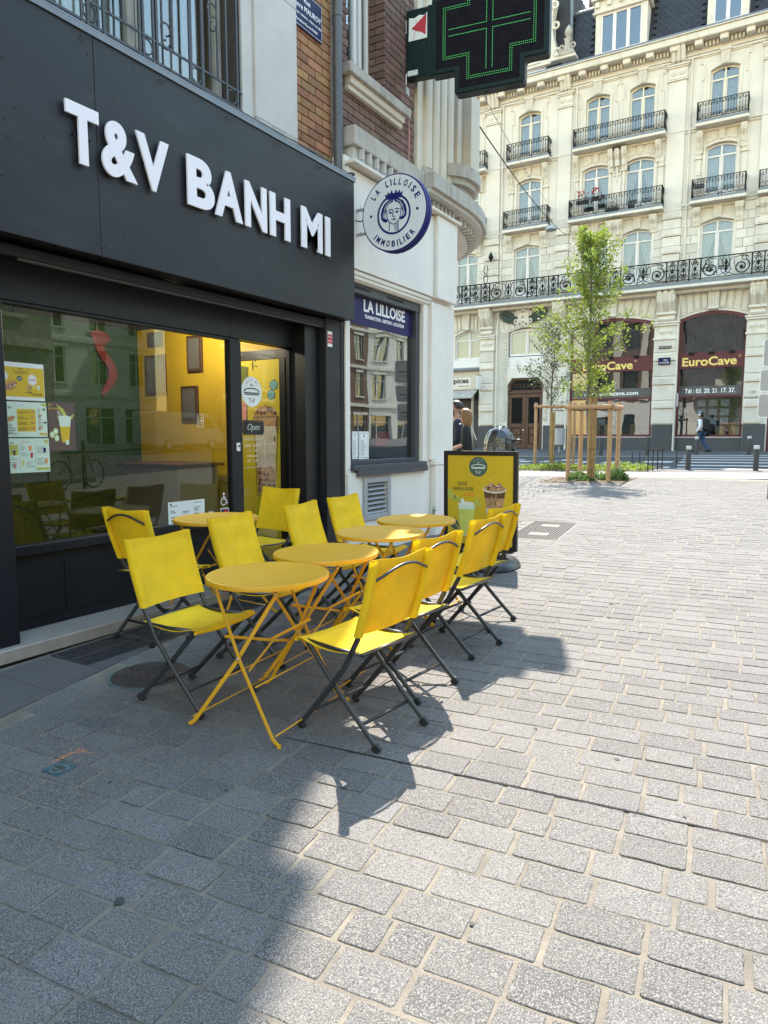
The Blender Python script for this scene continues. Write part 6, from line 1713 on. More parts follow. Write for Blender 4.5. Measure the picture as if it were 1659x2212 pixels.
for a, b in PL:
    z = 8.62; k = 0
    while z < 11.8:
        h = .34 if k % 2 else .44
        e = .03 if k % 2 else 0
        dd = .17 if k % 2 else .12
        (sp2 if k % 2 else sp).append((Matrix.Translation(((a + b) / 2 + 8, -dd / 2, z + h / 2 - .7)) @ Matrix.Diagonal((b - a + 2 * e, dd, h - .03, 1)), 0))
        z += h; k += 1
# raised frames on the proud blocks
pieces(ab, 'stone_block', sp, M['cream_stone'], [me]); pieces(ab, 'stone_block', sp2, M['cream_trim'], [me2])
fr = []
for a, b in PL:
    z = 8.62; k = 0
    while z < 11.8:
        h = .34 if k % 2 else .44
        if k % 2: fr.append((Matrix.Translation(((a + b) / 2 + 8, -.182, z + h / 2 - .7)) @ Matrix.Diagonal((b - a - .16, .02, h - .14, 1)), 0))
        z += h; k += 1
pieces(ab, 'raised_panel', fr, M['cream_stone'], [me])
# rusticated wall blocks of the second floor
sp = []; rr_ = random.Random(6)
opens = sorted(W2 + PL + [(-30, -16.95)])
segs = []; cur = -16.95
edges = sorted([(a - .09, b + .09) for a, b in W2] + PL)
prev = None
for (a, b), (c_, d_) in zip(edges, edges[1:]):
    if c_ - b > .12: segs.append((b, c_))
segs.append((-3.21, -2.42))
row = 0; z = 8.62
while z < 11.75:
    for a, b in segs:
        w_ = b - a; k = 1 if w_ < .75 else 2
        cuts = [a, b] if k == 1 else ([a, a + w_ * (.38 if row % 2 else .58), b])
        for p_, q2 in zip(cuts, cuts[1:]):
            sp.append((Matrix.Translation(((p_ + q2) / 2 + 8, -.012 - rr_.uniform(0, .006), z + .195 - .7)) @ Matrix.Diagonal((q2 - p_ - .025, .06, .365, 1)), 0))
    z += .39; row += 1
pieces(ab, 'stone_block', sp, M['cream_stone'], [me])
# ---- window surrounds ----
for fl, (WW, z0, zc, rise) in enumerate(((W4, 15.46, 17.74, .16), (W3, 12.1, 14.47, .15), (W2, 8.62, 11.19, .16))):
    for a, b in WW:
        mb = MB(); wall_holes(mb, arch(a - .10, b + .10, z0, zc + .10, rise), [arch(a, b, z0 + .001, zc, rise)], FY(0, YF - .05, 0), .06)
        s_ = A_(mb, 'window_surround', M['cream_trim'])
        cx = (a + b) / 2
        if fl == 0:
            mb = MB()
            ol = [(a - .36, z0), (a - .36, zc - .5), (a - .28, zc - .5), (a - .28, zc + .22), (a - .4, zc + .22), (a - .4, zc + .5), (b + .4, zc + .5), (b + .4, zc + .22), (b + .28, zc + .22), (b + .28, zc - .5), (b + .36, zc - .5), (b + .36, z0)]
            mb.prism(strip(ol, .06), FY(0, YF, 0), .045, 0); mb.prism(strip([(a - .45, zc + .55), (b + .45, zc + .55)], .05), FY(0, YF, 0), .09, 0)
            mb.build('hood_moulding', M['cream_trim'], s_)
            mb = MB(); mb.prism([(cx - .13, zc - .04), (cx + .13, zc - .04), (cx + .19, zc + .52), (cx - .19, zc + .52)], FY(0, YF, 0), .17, 0)
            mb.box(cx - .23, cx + .23, YF - .21, YF, zc + .52, zc + .60, .01)
            for k in (-1, 0, 1): mb.tube([(cx + k * .075, YF - .18, zc), (cx + k * .1, YF - .19, zc + .48)], .032, 6)
            mb.build('keystone', M['cream_trim'], s_)
        else:
            # voussoir panels over the arch, keystone in the middle
            if fl == 1:
                mb = MB()
                for s in (-1, 1): mb.prism([(cx + s * .22, zc + .16), (cx + s * (b - cx - .02), zc + .05), (cx + s * (b - cx - .02), zc + .52), (cx + s * .25, zc + .58)][::s], FY(0, YF, 0), .035, 0)
                mb.build('panel', M['cream_trim'], s_)
                mb = MB(); mb.prism([(cx - .10, zc + .12), (cx + .10, zc + .12), (cx + .15, zc + .60), (cx - .15, zc + .60)], FY(0, YF, 0), .07, 0); mb.prism([(cx - .05, zc + .18), (cx + .05, zc + .18), (cx + .09, zc + .54), (cx - .09, zc + .54)], FY(0, YF, 0), .09, .07); mb.build('keystone', M['cream_trim'], s_)
            else:
                mb = MB(); mb.prism([(cx - .13, zc + .02), (cx + .13, zc + .02), (cx + .18, zc + .60), (cx - .18, zc + .60)], FY(0, YF, 0), .14, 0); mb.box(cx - .22, cx + .22, YF - .18, YF, zc + .6, zc + .66, .01)
                for k in (-1, 1): mb.tube([(cx + k * .05, YF - .15, zc + .1), (cx + k * .07, YF - .15, zc + .56)], .03, 6)
                mb.build('keystone', M['cream_trim'], s_)
# ---- balconies ----
def volute_bracket(cx, ztop, h, w_, d, parent):
    mb = MB()
    prof = [(0, 0), (d, 0), (d, -.12 * h), (d * .85, -.3 * h), (d * .5, -.5 * h), (d * .42, -.75 * h), (d * .25, -h), (0, -h)]
    m_ = Matrix(((0, 0, 1, cx - w_ / 2), (-1, 0, 0, YF), (0, 1, 0, ztop), (0, 0, 0, 1)))
    mb.prism(prof, m_, w_, 0)
    for s in (-1, 1):
        mb.lathe([(d * .22, -.01), (d * .22, .012), (d * .1, .02)], (cx + s * w_ / 2 - (.0 if s > 0 else 0), YF - d * .74, ztop - d * .28), 10, ax='x')
    for k in (-1, 1): mb.tube([(cx + k * w_ * .25, YF - d, ztop - .05), (cx + k * w_ * .25, YF - d * .9, ztop - .28 * h), (cx + k * w_ * .25, YF - d * .55, ztop - .5 * h), (cx + k * w_ * .25, YF - d * .46, ztop - .78 * h)], w_ * .13, 5)
    return mb.build('bracket', M['cream_trim'], parent)
def balcony(x0, x1, zs0, zs1, zr, style, brs, depth=.55):
    """slab zs0..zs1, rail top zr as seen at facade scale; moved forward with size kept true"""
    X0, _ = pp(x0, 0, depth); X1, _ = pp(x1, 0, depth)
    S0 = pp(0, zs0, depth)[1]; S1 = pp(0, zs1, depth)[1]; ZR = pp(0, zr, depth)[1]
    mb = MB(); mb.box(X0 - .06, X1 + .06, YF - depth - .06, YF, S0, S0 + (S1 - S0) * .55, .015); o = A_(mb, 'balcony', M['cream_trim'])
    B(X0 - .03, X1 + .03, YF - depth - .03, YF, S0 + (S1 - S0) * .55 + .002, S1, .01).build('slab_edge', M['zinc'], o)
    B(X0 + .02, X1 - .02, YF - .12, YF, S0 - .12, S0 - .002, .02).build('slab_moulding', M['cream_trim'], o)
    mb = MB(); yf = YF - depth; r_ = .011
    zb_ = S1 + .045; zt_ = ZR
    def seg(pts, r=.010, k=4): mb.tube(pts, r, k)
    for (a, b) in (((X0, yf), (X1, yf)), ((X0, yf), (X0, YF)), ((X1, yf), (X1, YF))):
        for z in (zb_, zt_ - .012): mb.tube([(a[0], a[1], z), (b[0], b[1], z)], .016 if z > zb_ else .015, 4)
    for x in (X0, X1): mb.box(x - .022, x + .022, yf - .022, yf + .022, S1, zt_)
    def pat(p0, p1):
        L = (Vector(p1) - Vector(p0)); ln = L.length; n = max(1, int(round(ln / .235))); u = L / ln
        for i in range(n):
            c = Vector(p0) + L * ((i + .5) / n); e = Vector(p0) + L * (i / n)
            w_ = ln / n
            if i: seg([(e.x, e.y, zb_), (e.x, e.y, zt_)], .0115)
            H_ = zt_ - zb_
            rr = w_ * .44
            def ring(cz, rad, a0=0, a1=360, n_=10, r=.0125):
                pts = []
                full = a1 - a0 >= 360
                for k in range(n_ if full else n_ + 1):
                    t = R(a0 + (a1 - a0) * k / n_); q = c + u * (rad * math.cos(t)); pts.append((q.x, q.y, cz + rad * math.sin(t)))
                mb.tube(pts, r, 4, closed=full)
            if style == 4:
                ring(zt_ - rr - .01, rr); ring(zb_ + rr + .01, rr)
                seg([(c.x, c.y, zb_ + 2 * rr), (c.x, c.y, zt_ - 2 * rr)], .012)
                for zc_ in (zt_ - rr - .01, zb_ + rr + .01):
                    for s in (-1, 1): 
                        q = c + u * (s * rr * .45); seg([(c.x, c.y, zc_ - rr * .7), (q.x, q.y, zc_ - .01), (c.x, c.y, zc_ + rr * .25)], .012)
                    seg([(c.x, c.y, zc_ - rr), (c.x, c.y, zc_ + rr * .7)], .012)
                mb.lathe([(.004, -.03), (.022, 0), (.004, .03)], (c.x, c.y, (zt_ + zb_) / 2), 5)
            else:
                ring(zt_ - rr - .01, rr, 0, 180); ring(zb_ + rr * .9, rr * .85)
                for s in (-1, 1):
                    q = lambda a_, b_: ((c + u * (s * a_)).x, (c + u * (s * a_)).y, b_)
                    seg([q(rr, zt_ - rr), q(rr * .8, zt_ - rr * 2.0), q(rr * .2, zt_ - rr * 2.3), q(rr * .1, zt_ - rr * 1.7), q(rr * .5, zt_ - rr * 1.5)], .0095)
                    seg([q(rr * .8, zb_ + rr * 1.6), q(rr * .9, zb_ + rr * 2.1), q(rr * .35, zb_ + rr * 2.2)], .0095)
                    seg([q(.0, zt_ - rr * .6), q(rr * .4, zt_ - rr * 1.0), q(0, zt_ - rr * 1.5)], .011)
                seg([(c.x, c.y, zb_), (c.x, c.y, zt_ - rr * .3)], .010)
    pat((X0, yf, 0), (X1, yf, 0)); pat((X0, yf, 0), (X0, YF, 0)); pat((X1, yf, 0), (X1, YF, 0))
    mb.build('railing', M['iron'], o)
    for (c_, w_, h_) in brs: volute_bracket(c_ * 1.0, S0 - .12, h_, w_, depth * .72, o)
    return o
balcony(-17.3, -15.37, 15.32, 15.56, 16.36, 4, [(-15.5, .22, .75)])
balcony(-14.13, -11.95, 15.32, 15.56, 16.38, 4, [(-13.85, .24, .85), (-12.0, .24, .85)])
balcony(-10.66, -6.43, 15.32, 15.56, 16.38, 4, [(-10.45, .24, .9), (-8.58, .62, 1.0), (-8.35, .62, 1.0), (-6.62, .24, .9)])
balcony(-5.04, -2.98, 15.32, 15.56, 16.36, 4, [(-4.85, .24, .9), (-3.08, .24, .9)])
balcony(-14.24, -11.92, 11.97, 12.21, 13.06, 3, [(-13.85, .32, .75), (-12.0, .32, .75)])
balcony(-10.79, -6.42, 11.97, 12.21, 13.05, 3, [(-10.35, .32, .75), (-8.5, .75, .85), (-6.72, .32, .75)])
balcony(-5.12, -2.93, 11.97, 12.21, 13.04, 3, [(-4.85, .32, .75), (-3.1, .32, .75)])
balcony(-17.3, -15.4, 11.97, 12.21, 13.05, 3, [(-15.6, .32, .75)])
balcony(-2.38, 0.3, 11.97, 12.21, 12.98, 3, [(-2.1, .34, .8), (-.3, .34, .8)])
# side strips with roundel beside third-floor windows, ornament between the paired ones
for a, b in W3[1:]:
    for s, x in ((-1, a - .30), (1, b + .30)):
        if abs(x + 8.5) < .35: continue
        p = A_(bx(x - .11, x + .11, 12.1, 14.35, .07, .008), 'side_strip', M['cream_trim'])
        mb = MB(); mb.lathe([(.10, 0), (.10, -.04), (.06, -.045), (.05, -.03), (.03, -.06), (.01, -.065)], (x, YF - .07, 14.12), 12, ax='y'); mb.box(x - .15, x + .15, YF - .13, YF, 13.86, 13.92, .01); mb.build('roundel', M['cream_trim'], p)
p = A_(bx(-8.66, -8.30, 12.3, 14.9, .05, .01), 'centre_ornament', M['cream'])
mb = MB()
for s in (-1, 1):
    for k, (rad, zc_) in enumerate(((.15, 14.35), (.12, 14.1), (.08, 13.9))): mb.ring((-8.48 + s * rad * .95, YF - .08, zc_), rad, .04, 'y', 12, 5, 60 if s < 0 else -120, 380 if s < 0 else 200)
mb.tube([(-8.48, YF - .09, 14.7), (-8.48, YF - .11, 14.2), (-8.48, YF - .06, 13.5)], [.10, .07, .02], 6); mb.build('scroll', M['cream_trim'], p)
# flower pots on the third-floor balcony
rf = random.Random(12)
def pots(x, z, y, lab, flower=True, n=70, w_=.28):
    t = thing('flower_pot', (x, y, z), lab, 'potted plant')
    mb = MB(); mb.box(-w_, w_, -.09, .09, 0, .16, .01); mb.build('pot', M['plastic_black'], t, local=True)
    mb = MB()
    for i in range(n):
        px_, py_, pz_ = rf.uniform(-w_, w_), rf.uniform(-.12, .12), .16 + abs(rf.gauss(0, .2)); a = rf.uniform(0, 6.28); s_ = rf.uniform(.03, .06)
        mb.add([(px_, py_, pz_), (px_ + s_ * math.cos(a), py_ + s_ * math.sin(a), pz_ + .02), (px_ + s_ * .4 * math.cos(a + .8), py_ + s_ * math.sin(a + .8), pz_ + s_)], [(0, 1, 2)])
    mb.build('foliage', M['leaf_dark'], t, local=True)
    if flower:
        mb = MB()
        for i in range(16):
            px_, py_, pz_ = rf.uniform(-w_, w_), rf.uniform(-.14, .05), rf.uniform(.35, .6); s_ = rf.uniform(.035, .06)
            mb.lathe([(.001, -s_ * .7), (s_, 0), (.001, s_ * .7)], (px_, py_, pz_), 6)
        mb.build('flower', M['red_flower'], t, local=True)
k3 = pp(0, 12.21, .4)[1]
pots(-10.0, k3 + .55, YF - .42, 'planter of pale red geraniums on the long third-floor balcony, at its left end')
pots(-9.38, k3 + .62, YF - .42, 'bright red geraniums on the long third-floor balcony beside the paler ones', w_=.16)
pots(-8.6, k3, YF - .40, 'dark leafy plant standing in the middle of the long third-floor balcony', False, 160, .3)
pots(-7.7, k3, YF - .40, 'small green potted plant right of the middle on the long third-floor balcony', False, 80, .15)
pots(-4.75, k3 + .4, YF - .42, 'wispy pale plant on the third-floor balcony at the right', False, 60, .2)
# ---- the long second-floor balcony ----
DB = .85
S0 = pp(0, 8.27, DB)[1]; S1 = pp(0, 8.56, DB)[1]; ZR = pp(0, 9.53, DB)[1]
mb = MB(); mb.box(-24, 9.5, YF - DB - .05, YF, S0, S0 + .13, .02); lb = A_(mb, 'long_balcony', M['cream_trim'])
B(-24, 9.5, YF - DB, YF, S0 + .132, S1, .015).build('slab_edge', M['zinc'], lb)
B(-24, 9.5, YF - DB * .55, YF, S0 - .16, S0 - .002, .03).build('slab_moulding', M['cream_trim'], lb)
mb = MB(); yb = YF - DB
mb.box(-20, 9.5, yb - .022, yb + .022, ZR - .045, ZR); mb.box(-20, 9.5, yb - .012, yb + .012, S1 + .04, S1 + .065)
mb.build('handrail', M['iron'], lb)
def spiral(c, r0, turns, a0, sgn, r, n=26):
    pts = []
    for i in range(n + 1):
        t = i / n; rr = r0 * (1 - .82 * t); a = R(a0) + sgn * 2 * math.pi * turns * t
        pts.append((c[0] + rr * math.cos(a), yb, c[1] + rr * math.sin(a)))
    return pts
def narrow_panel(x0, x1, kind):
    mb = MB(); cx = (x0 + x1) / 2; w_ = (x1 - x0) / 2; zb_ = S1 + .06; zt_ = ZR - .045; h = zt_ - zb_; zm = (zb_ + zt_) / 2
    for s in (-1, 1):
        for zc_, rr in ((zb_ + .16, .13), (zt_ - .16, .12)):
            rr = min(rr, w_ * .42)
            mb.tube(spiral((cx + s * (w_ * .48), zc_), rr, 1.2, 90, s, .014), .02, 4)
        mb.tube([(cx + s * w_ * .15, yb, zb_), (cx + s * w_ * .5, yb, zm - .12), (cx + s * w_ * .12, yb, zm), (cx + s * w_ * .45, yb, zm + .14), (cx + s * w_ * .1, yb, zt_)], .02, 4)
    mb.lathe([(.005, -.12), (.05, -.05), (.02, 0), (.05, .05), (.005, .12)], (cx, yb, zm), 6)
    mb.lathe([(.005, -.09), (.04, 0), (.005, .09)], (cx, yb, zb_ + .2), 6)
    mb.tube([(cx, yb, zb_), (cx, yb, zt_)], .018, 4)
    mb.build('railing_panel', M['iron'], lb)
def wide_panel(x0, x1):
    mb = MB(); cx = (x0 + x1) / 2; w_ = (x1 - x0) / 2; zb_ = S1 + .06; zt_ = ZR - .045; h = zt_ - zb_
    for s in (-1, 1):
        c1 = (cx + s * w_ * .60, zb_ + h * .40)
        mb.tube(spiral(c1, h * .40, 1.6, 60 if s > 0 else 120, -s, .02), .028, 5)
        mb.lathe([(.001, -.015), (.075, -.012), (.075, .012), (.001, .015)], (c1[0] - s * .0, yb, c1[1] - .02), 10, ax='y')
        c2 = (cx + s * w_ * .72, zt_ - h * .20)
        mb.tube(spiral(c2, h * .17, 1.3, 0, s, .014), .02, 4)
        mb.tube([(c1[0] - s * h * .35, yb, c1[1] + .1), (cx + s * w_ * .3, yb, zt_ - .1), (c2[0] - s * .1, yb, zt_ - .03), (c2[0] + s * .12, yb, zt_ - .12)], .02, 4)
        mb.tube([(cx, yb, zb_ + .02), (cx + s * w_ * .2, yb, zb_ + h * .3), (cx + s * w_ * .08, yb, zb_ + h * .62), (cx + s * w_ * .26, yb, zt_ - .04)], .02, 4)
        mb.tube([(cx, yb, zb_ + h * .3), (cx + s * w_ * .16, yb, zb_ + h * .65), (cx + s * w_ * .1, yb, zt_ - .04)], .02, 4)
        mb.tube([(cx + s * w_ * .3, yb, zb_ + .02), (cx + s * w_ * .16, yb, zb_ + .1), (cx, yb, zb_ + .16)], .019, 4)
    mb.lathe([(.005, -.3), (.07, -.12), (.02, 0), (.07, .15), (.005, .34)], (cx, yb, zb_ + h * .5), 6)
    mb.build('railing_panel', M['iron'], lb)
def post(x): B(x - .028, x + .028, yb - .028, yb + .028, S1, ZR - .045).build('railing_post', M['iron'], lb)
X = -19.2
lay = ['n', 'n', 'w', 'n', 'N', 'n', 'w', 'n', 'N', 'n', 'w', 'n', 'n', 'w', 'n', 'n', 'n', 'w', 'n', 'n', 'w', 'n'] + ['n', 'w', 'n', 'N'] * 5
widths = {'n': .48, 'N': .62, 'w': 2.05}
for k_ in lay:
    w_ = widths[k_]
    if X + w_ > 9.5: break
    post(X)
    (wide_panel if k_ == 'w' else narrow_panel)(*((X, X + w_) if k_ == 'w' else (X, X + w_, 0)))
    X += w_
post(X)
# lantern spike on the balcony and wall lantern
t = thing('wall_lantern', (-14.95, YF - .3, 10.5), 'small dark lantern hanging on the cream pilaster above the long balcony', 'lantern')
mb = MB(); mb.lathe([(.01, .30), (.05, .2), (.12, .05), (.13, 0), (.06, -.15), (.04, -.22), (.01, -.25)], (-14.78, YF - .35, 10.75), 8); mb.build('lantern_body', M['iron'], t)
mb = MB(); mb.tube([(-14.9, yb, 9.3), (-14.95, yb, 9.6), (-14.88, yb, 9.8), (-14.95, yb, 10.0), (-14.9, yb, 10.25)], .022, 5); mb.tube([(-14.78, yb, 9.3), (-14.72, yb, 9.6), (-14.8, yb, 9.8), (-14.72, yb, 10.0), (-14.78, yb, 10.25)], .022, 5); mb.ring((-14.84, yb, 9.75), .07, .02, 'y', 10, 4); mb.build('stand', M['iron'], t)
# ---- ground floor piers with consoles ----
GP = [(-15.42, -14.56), (-11.42, -10.62), (-6.48, -5.42), (-2.56, -1.74)]
sp = []; spf = []; sps = []
for a, b in GP:
    A_(bx(a, b, 1.94, 6.62, .10, .01), 'pier', M['cream'])
    z = 1.97; k = 0
    while z < 5.5:
        h = .72 if k % 2 == 0 else .40
        if k % 2: spf.append((Matrix.Translation(((a + b) / 2 + 8, -.17, z + h / 2 - .7)) @ Matrix.Diagonal((b - a - .04, .14, h - .05, 1)), 0)); sps.append((Matrix.Translation(((a + b) / 2 + 8, -.245, z + h / 2 - .7)) @ Matrix.Diagonal((b - a - .24, .02, h - .18, 1)), 0))
        else: sp.append((Matrix.Translation(((a + b) / 2 + 8, -.13, z + h / 2 - .7)) @ Matrix.Diagonal((b - a - .08, .10, h - .04, 1)), 0))
        z += h; k += 1
    p = A_(bx(a - .04, b + .04, 5.92, 6.0, .24, .01), 'pier_capital', M['cream_trim'])
    mb = MB()
    for z0, z1, e, dd in ((6.66, 6.74, .08, .3), (6.56, 6.65, .04, .26), (6.0, 6.06, .0, .2)): fb_add(mb, a - e, b + e, z0, z1, dd, .01)
    fb_add(mb, a + .02, b - .02, 6.06, 6.56, .16)
    mb.build('capital', M['cream_trim'], p)
    mb = MB(); cx = (a + b) / 2
    for s in (-1, 1): mb.lathe([(.12, 0), (.12, -.04), (.07, -.05), (.05, -.09), (.01, -.11)], (cx + s * .19, YF - .16, 6.3), 12, ax='y')
    mb.box(cx - .08, cx + .08, YF - .2, YF - .16, 6.27, 6.33)
    mb.build('rosette', M['cream_trim'], p)
    # big scrolled console
    mb = MB(); w_ = (b - a) * .36
    prof = [(.0, 6.74), (.30, 6.76), (.36, 6.85), (.30, 6.95), (.24, 7.08), (.30, 7.2), (.42, 7.34), (.62, 7.6), (.70, 7.85), (.68, 8.0), (.6, 8.06), (0, 8.06)]
    mb.prism(prof, Matrix(((0, 0, 1, cx - w_), (-1, 0, 0, YF), (0, 1, 0, 0), (0, 0, 0, 1))), 2 * w_, 0)
    for s in (-1, 1):
        mb.lathe([(.20, -.02), (.20, .02), (.08, .04)] if s > 0 else [(.08, -.04), (.20, -.02), (.20, .02)], (cx + s * w_, YF - .46, 7.8), 14, ax='x')
        mb.tube([(cx + s * w_ * .5, YF - .70, 7.9), (cx + s * w_ * .5, YF - .62, 7.58), (cx + s * w_ * .5, YF - .40, 7.28), (cx + s * w_ * .5, YF - .28, 7.08)], .07, 6)
    mb.box(cx - w_ - .06, cx + w_ + .06, YF - .42, YF, 7.04, 7.16, .02)
    for s in (-1, 0, 1): mb.lathe([(.10, 0), (.12, -.06), (.03, -.1)], (cx + s * w_ * .7, YF - .66, 8.0), 8, ax='y')
    for k in range(5): mb.lathe([(.005, -.03), (.03, 0), (.005, .03)], (cx, YF - .66 + k * .07, 7.7 - k * .11), 6)
    mb.build('console', M['cream_trim'], p)
pieces(ab, 'stone_block', sp, M['cream_stone'], [me]); pieces(ab, 'stone_block', spf, M['cream_trim'], [me2]); pieces(ab, 'raised_panel', sps, M['cream_stone'], [me])
# voussoirs over the ground-floor arches
def voussoirs(x0, x1, zc, rise, ztop, n, keyw=.46):
    cx = (x0 + x1) / 2; W_ = x1 - x0
    for s in (-1, 1):
        for k in range(n):
            u0 = lerp(keyw / W_ + .01, 1.0, k / n); u1 = lerp(keyw / W_ + .01, 1.0, (k + 1) / n) - .035
            f = lambda u: (cx + s * u * W_ / 2, zc - rise * u * u + .10)
            sl = lambda u: (cx + s * u * W_ / 2 * 1.10, ztop)
            P_ = [f(u0), f(u1), sl(u1), sl(u0)]
            if s > 0: P_ = P_[::-1]
            mb = MB(); mb.prism(P_, FY(0, YF, 0), .05, 0); o = A_(mb, 'voussoir', M['cream_stone'])
            c_ = Vector((sum(p[0] for p in P_) / 4, sum(p[1] for p in P_) / 4)); P2 = [tuple(c_ + (Vector(p) - c_) * .74) for p in P_]
            mb = MB(); mb.prism(P2, FY(0, YF, 0), .072, .05); mb.build('raised_field', M['cream_trim'], o)
    mb = MB(); mb.prism([(cx - keyw * .42, zc - .0), (cx + keyw * .42, zc - .0), (cx + keyw * .55, ztop + .12), (cx - keyw * .55, ztop + .12)], FY(0, YF, 0), .22, 0)
    for k in (-1, 0, 1): mb.tube([(cx + k * keyw * .26, YF - .22, zc + .1), (cx + k * keyw * .34, YF - .22, ztop)], .05, 5)
    mb.box(cx - keyw * .5, cx + keyw * .5, YF - .28, YF, zc + .02, zc + .12, .02)
    A_(mb, 'keystone', M['cream_trim'])
voussoirs(EU[0][0], EU[0][1], 7.16, .32, 8.0, 5); voussoirs(EU[1][0], EU[1][1], 7.14, .30, 8.0, 4)
voussoirs(-17.0, -15.4, 7.1, .22, 7.95, 3, .34)
for s in (-1, 1):
    for k in range(3):
        u = 1.0 + k * .42; P_ = [(-12.87 + s * (.62 + k * .28), 7.0 - k * .05), (-12.87 + s * (.86 + k * .28), 6.95 - k * .06), (-12.87 + s * (1.05 + k * .33), 7.95), (-12.87 + s * (.75 + k * .33), 7.95)]
        mb = MB(); mb.prism(P_[::s], FY(0, YF, 0), .04, 0); A_(mb, 'voussoir', M['cream_stone'])
# number cartouche and green leaves over the door
ct = A_(bx(-13.28, -12.70, 7.32, 7.78, .22, .02), 'cartouche', M['cream_trim'])
mb = MB(); fb_add(mb, -13.2, -12.79, 7.39, 7.70, .235, 0, .22); text_into(mb, '61', FY(-13.07, YF - .236, 7.49), .13, .004, off=.01); mb.mi = [0] * 6 + [1] * (len(mb.f) - 6)
mb.build('number', [M['cream_stone'], M['print_ink']], ct)
mb = MB()
for s in (-1, 1):
    for (x, z, rad) in ((.16, 7.95, .13), (.17, 7.18, .12), (.38, 7.35, .09), (.36, 7.72, .08)):
        mb.ring((-12.99 + s * x, YF - .2, z), rad, .045, 'y', 12, 5)
mb.lathe([(.22, 0), (.2, -.08), (.05, -.14)], (-12.99, YF - .16, 8.05), 10, ax='y')
mb.build('scroll', M['cream_trim'], ct)
for s in (-1, 1):
    mb = MB()
    for i in range(9):
        t_ = i / 8; bx_, bz = -12.99 + s * (.38 + t_ * .82), 7.40 + t_ * .52 - .12 * t_ * t_
        for q, L_1 in ((1, .30), (-1, .44)):
            ll = L_1 * math.sin(math.pi * (.2 + .75 * t_)) ** .7; a = math.atan2(.5, s * .82) + q * s * R(62)
            tip = (bx_ + ll * math.cos(a), bz + ll * math.sin(a)); nx, nz = -math.sin(a) * .055, math.cos(a) * .055
            mb.prism([(bx_ - nx, bz - nz), (bx_ + (tip[0] - bx_) * .5 - nx * .9, bz + (tip[1] - bz) * .5 - nz * .9), tip, (bx_ + (tip[0] - bx_) * .5 + nx * .9, bz + (tip[1] - bz) * .5 + nz * .9), (bx_ + nx, bz + nz)], FY(0, YF, 0), .12 + .01 * i, .05 + .01 * i)
    mb.build('palm_leaf', M['dark_green'], ct)
# striped moulding round the door bay
mb = MB()
for s, x in ((-1, -14.02), (1, -11.76)):
    fb_add(mb, x - .09, x + .09, 2.2, 6.9, .05, .01)
A_(mb, 'door_surround', M['cream_trim'])
me_b = bevel_unit('bead', M['cream_stone'], .16, .06, .075, .015)
pieces(ab, 'bead', [(Matrix.Translation((x + 8, -.07, 2.3 + k * .118 - .7)), 0) for x in (-14.02, -11.76) for k in range(39)], M['cream_stone'], [me_b])
# ---- carved wooden door ----
dd = A_(B(-13.87, -11.90, YF + .22, YF + .30, .69, 4.45), 'double_door', M['door_wood'])
for s in (-1, 1):
    cx = -12.885 + s * .47
    lf = B(cx - .44, cx + .44, YF + .17, YF + .22, .72, 3.60, .01).build('door_leaf', M['door_wood'], dd) if False else None
    mb = MB()
    for a in ((cx - .45, cx - .30, .72, 3.62), (cx + .30, cx + .45, .72, 3.62)): mb.box(a[0], a[1], YF + .15, YF + .219, a[2], a[3], .01)
    mb.box(cx - .299, cx + .299, YF + .15, YF + .219, 1.85, 2.06, .01); mb.box(cx - .299, cx + .299, YF + .15, YF + .219, .72, .92, .01); mb.box(cx - .299, cx + .299, YF + .15, YF + .219, 3.42, 3.62, .01); mb.box(cx - .24, cx + .24, YF + .17, YF + .219, .98, 1.40, .03); mb.box(cx - .24, cx + .24, YF + .17, YF + .219, 1.46, 1.80, .03)
    mb.build('door_leaf', M['door_wood'], dd)
    mb = MB(); mb.box(cx - .298, cx + .298, YF + .20, YF + .215, 2.061, 3.419); mb.build('glazing', M['void'], dd)
    mb = MB()
    for k in range(5): mb.tube([(cx - .22 + k * .11, YF + .18, 2.08), (cx - .22 + k * .11, YF + .18, 3.40)], .010, 4)
    for z in (2.25, 2.6, 2.95, 3.2):
        for q in (-1, 1): mb.ring((cx + q * .11, YF + .18, z), .085, .010, 'y', 10, 4)
    mb.build('ironwork', M['iron'], dd)
mb = MB(); mb.box(-13.87, -11.9, YF + .12, YF + .219, 3.63, 3.76, .02); mb.box(-12.93, -12.84, YF + .12, YF + .219, .72, 3.62, .01); mb.build('transom_bar', M['door_wood'], dd)
mb = MB(); mb.prism([(-13.7, 3.82), (-12.07, 3.82), (-12.07, 4.1), (-12.3, 4.33), (-13.47, 4.33), (-13.7, 4.1)], FY(0, YF + .219, 0), .005, 0); mb.build('fanlight', M['void'], dd)
mb = MB()
for k in range(-3, 4): mb.ring((-12.885 + k * .22, YF + .20, 4.05), .10, .011, 'y', 12, 4)
mb.prism(strip([(-13.78, 3.79), (-13.78, 4.12), (-13.5, 4.40), (-12.27, 4.40), (-11.99, 4.12), (-11.99, 3.79)], .09), FY(0, YF + .16, 0), .02, -.05)
mb.build('fanlight_ironwork', M['door_wood'], dd)
B(-13.02, -12.96, YF + .13, YF + .15, 2.0 - .32, 2.06 - .32).build('handle', M['paint_white'], dd)
A_(bx(-13.95, -11.8, .60, .70, .35, .01), 'door_step', M['kerb'])
